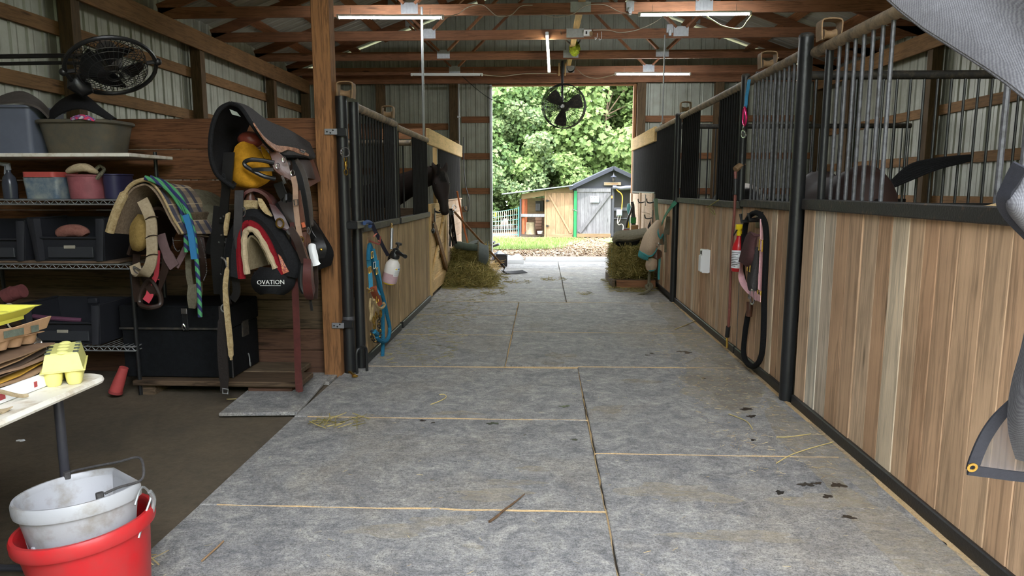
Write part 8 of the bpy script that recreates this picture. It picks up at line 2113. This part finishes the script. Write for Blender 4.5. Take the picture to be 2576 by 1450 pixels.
P(t, 'body', MB().grid([dring(.002, -.10), dring(G0 * .74, -.10), dring(G0 * .84, .09), dring(G0 * .86, .10), dring(G0 * .955, .205), dring(G0 * .93, .215), dring(G0 * .84, .11), dring(G0 * .80, .095), dring(G0 * .70, -.085), dring(.002, -.085)], closed=True), M['greybucket'], angle=.5)
P(t, 'rim', MB().grid([dring(G0 * .95, .19), dring(G0 * 1.0, .185), dring(G0 * 1.012, .195), dring(G0 * 1.012, .222), dring(G0 * .99, .231), dring(G0 * .95, .231), dring(G0 * .925, .222), dring(G0 * .925, .205)], closed=True), M['greybucket'], angle=.6)
for a in (2.2, 3.6, 4.3, 5.6):
    P(t, 'rib', MB().tube([GM @ V((G0 * .80 * math.cos(a), G0 * .80 * math.sin(a), .0)), GM @ V((G0 * .865 * math.cos(a), G0 * .865 * math.sin(a), .098))], .006, 6), M['greybucket'])
hpts = [(-G0 * .72, G0 * .66, .235), (-G0 * .62, G0 * .74, .242), (-G0 * .2, G0 * .72, .255), (G0 * .3, G0 * .66, .27), (G0 * .72, G0 * .60, .285), (G0 * .98, G0 * .30, .262), (G0 * 1.02, G0 * .1, .235), (G0 * .86, -G0 * .25, .24), (G0 * .74, -G0 * .45, .236)]
P(t, 'wire_handle', MB().tube([GM @ V(q) for q in sm(hpts, 6)], .0045, 8), M['feltgrey'])
P(t, 'handle_lug', MB().tube([GM @ V((G0 * .70, -G0 * .52, .22)), GM @ V((G0 * .70, -G0 * .52, .245))], .012, 8), M['feltgrey'])
P(t, 'handle_lug', MB().tube([GM @ V((-G0 * .70, G0 * .66, .22)), GM @ V((-G0 * .70, G0 * .66, .245))], .012, 8), M['feltgrey'])
S('litter', 'small white scrap on the dirt under the table', 'scrap', MB().poly(blob(aZ(52, 1102).x, aZ(52, 1102).y, .022, .016, .006 - .02, 10, 3, .4), (0, 0, -.004)), M['white'], smooth=False)
# ================================================================ MESH TARP AT THE FRONT OPENING
m, tt, b = newmat('grey mesh cloth'); vec, oi, raw = coords(tt, rnd=False)
n1 = noise(tt, raw, 3, 4, .6)
ws = []
for d_ in ('X', 'Z'):
    wa = tt.nodes.new('ShaderNodeTexWave'); wa.inputs['Scale'].default_value = 130; wa.inputs['Distortion'].default_value = 1.5; wa.bands_direction = d_
    tt.links.new(raw, wa.inputs['Vector']); ws.append(wa.outputs['Fac'])
wv_ = mixc(tt, .5, ws[0], ws[1])
wb = noise(tt, raw, 60, 4, .7)
col = mixc(tt, ramp(tt, wv_, [(.3, bw(0)), (.7, bw(1))]), L(92, 92, 97), L(116, 116, 120))
col = mixc(tt, 1, col, ramp(tt, wb, [(.3, bw(.88)), (.7, bw(1.08))]), 'MULTIPLY')
col = mixc(tt, 1, col, ramp(tt, n1, [(.3, bw(.85)), (.7, bw(1.05))]), 'MULTIPLY')
tt.links.new(col, b.inputs['Base Color']); b.inputs['Roughness'].default_value = .95; b.inputs['Specular IOR Level'].default_value = .05
bump(tt, b, wv_, .3, .002); M['meshcloth'] = m
m, tt, b = newmat('single layer mesh cloth'); vec, oi, raw = coords(tt, rnd=False)
b.inputs['Base Color'].default_value = L(104, 102, 104); b.inputs['Roughness'].default_value = .9
tr = tt.nodes.new('ShaderNodeBsdfTransparent'); mx = tt.nodes.new('ShaderNodeMixShader'); mx.inputs[0].default_value = .58
tt.links.new(tr.outputs[0], mx.inputs[1]); tt.links.new(b.outputs[0], mx.inputs[2]); tt.links.new(mx.outputs[0], tt.nodes['Material Output'].inputs[0]); M['meshthin'] = m
M['hem'] = plain('dark webbing hem', L(40, 41, 48), .7, 0, .25, 120, .3, spec=.3)
t = thing('mesh_curtain', 'grey mesh curtain gathered at the right of the front opening', 'curtain', aY(2560, 1200, 1.5))
rows = []
lo = [(2214, -26), (2268, 22), (2320, 62), (2372, 95), (2424, 130), (2476, 166), (2528, 206), (2580, 250), (2640, 310)]
for j in range(10):
    v = j / 9; k = 0 if j else .02
    rows.append([aY(px + 170 * v + 14 * math.sin(v * 9 + i * .35), py - 250 * v + 10 * math.sin(v * 7 + i * .5), 1.78 - .05 * i - .02 * math.sin(v * 8.5 + i * .3) - .10 * v) for i, (px, py) in enumerate(lo)])
P(t, 'upper_fold', MB().grid(rows[::-1], .006), M['meshcloth'])
P(t, 'lower_edge', MB().tube([p + V((0, .004, 0)) for p in rows[0]], .006, 6), M['meshcloth'])
rows = [[(2606, 380, 1.35), (2650, 420, 1.33), (2720, 500, 1.33)], [(2566, 440, 1.36), (2612, 460, 1.33), (2710, 540, 1.33)], [(2548, 478, 1.37), (2590, 500, 1.33), (2710, 590, 1.33)], [(2538, 502, 1.37), (2575, 535, 1.33), (2710, 640, 1.33)], [(2550, 532, 1.37), (2595, 580, 1.34), (2710, 700, 1.33)], [(2570, 556, 1.38), (2620, 610, 1.36), (2720, 740, 1.34)]]
P(t, 'tied_fold', MB().grid(pixpatch(rows, 5, 5), .01), M['meshcloth'])
P(t, 'hem', MB().strap(smp([(2570, 415, 1.33), (2545, 462, 1.35), (2529, 500, 1.36), (2540, 532, 1.37), (2566, 562, 1.36), (2610, 605, 1.35)], 5), .028, .006, (.3, -1, .5)), M['hem'])
rows = [[(2620, 640, 1.42), (2680, 700, 1.38), (2760, 760, 1.35)], [(2585, 850, 1.44), (2640, 860, 1.36), (2760, 870, 1.34)], [(2556, 960, 1.46), (2610, 970, 1.38), (2760, 980, 1.34)], [(2545, 1030, 1.47), (2600, 1040, 1.40), (2760, 1050, 1.36)], [(2546, 1090, 1.48), (2610, 1100, 1.42), (2760, 1110, 1.4)], [(2560, 1150, 1.5), (2625, 1165, 1.46), (2760, 1180, 1.44)]]
P(t, 'hanging_fold', MB().grid(pixpatch(rows, 5, 5), .008), M['meshcloth'])
rows = [[(2548, 1000, 1.49), (2600, 1000, 1.5), (2700, 990, 1.5)], [(2500, 1050, 1.5), (2570, 1060, 1.51), (2700, 1060, 1.5)], [(2462, 1105, 1.5), (2550, 1120, 1.52), (2700, 1130, 1.5)], [(2436, 1165, 1.5), (2540, 1180, 1.52), (2700, 1200, 1.5)], [(2430, 1190, 1.5), (2540, 1200, 1.51), (2700, 1214, 1.5)]]
P(t, 'corner_flap', MB().grid(pixpatch(rows, 5, 5), .0), M['meshthin'])
P(t, 'hem', MB().strap(smp([(2552, 1008, 1.48), (2510, 1050, 1.485), (2475, 1102, 1.485), (2452, 1155, 1.485), (2444, 1182, 1.485)], 6), .026, .005, (1, 0, .45)), M['hem'])
P(t, 'hem', MB().strap(smp([(2434, 1182, 1.48), (2480, 1188, 1.485), (2540, 1196, 1.49), (2600, 1202, 1.49), (2700, 1208, 1.49)], 6), .022, .005, (0, 0, 1)), M['hem'])
gc = aY(2446, 1177, 1.47)
P(t, 'grommet', MB().lathe([(.0058, -.001), (.0075, -.004), (.0105, -.002), (.011, .001), (.0058, .001)], 22, Matrix.Translation(gc) @ Matrix.Rotation(PI / 2 + .2, 4, 'X')), M['brass'])
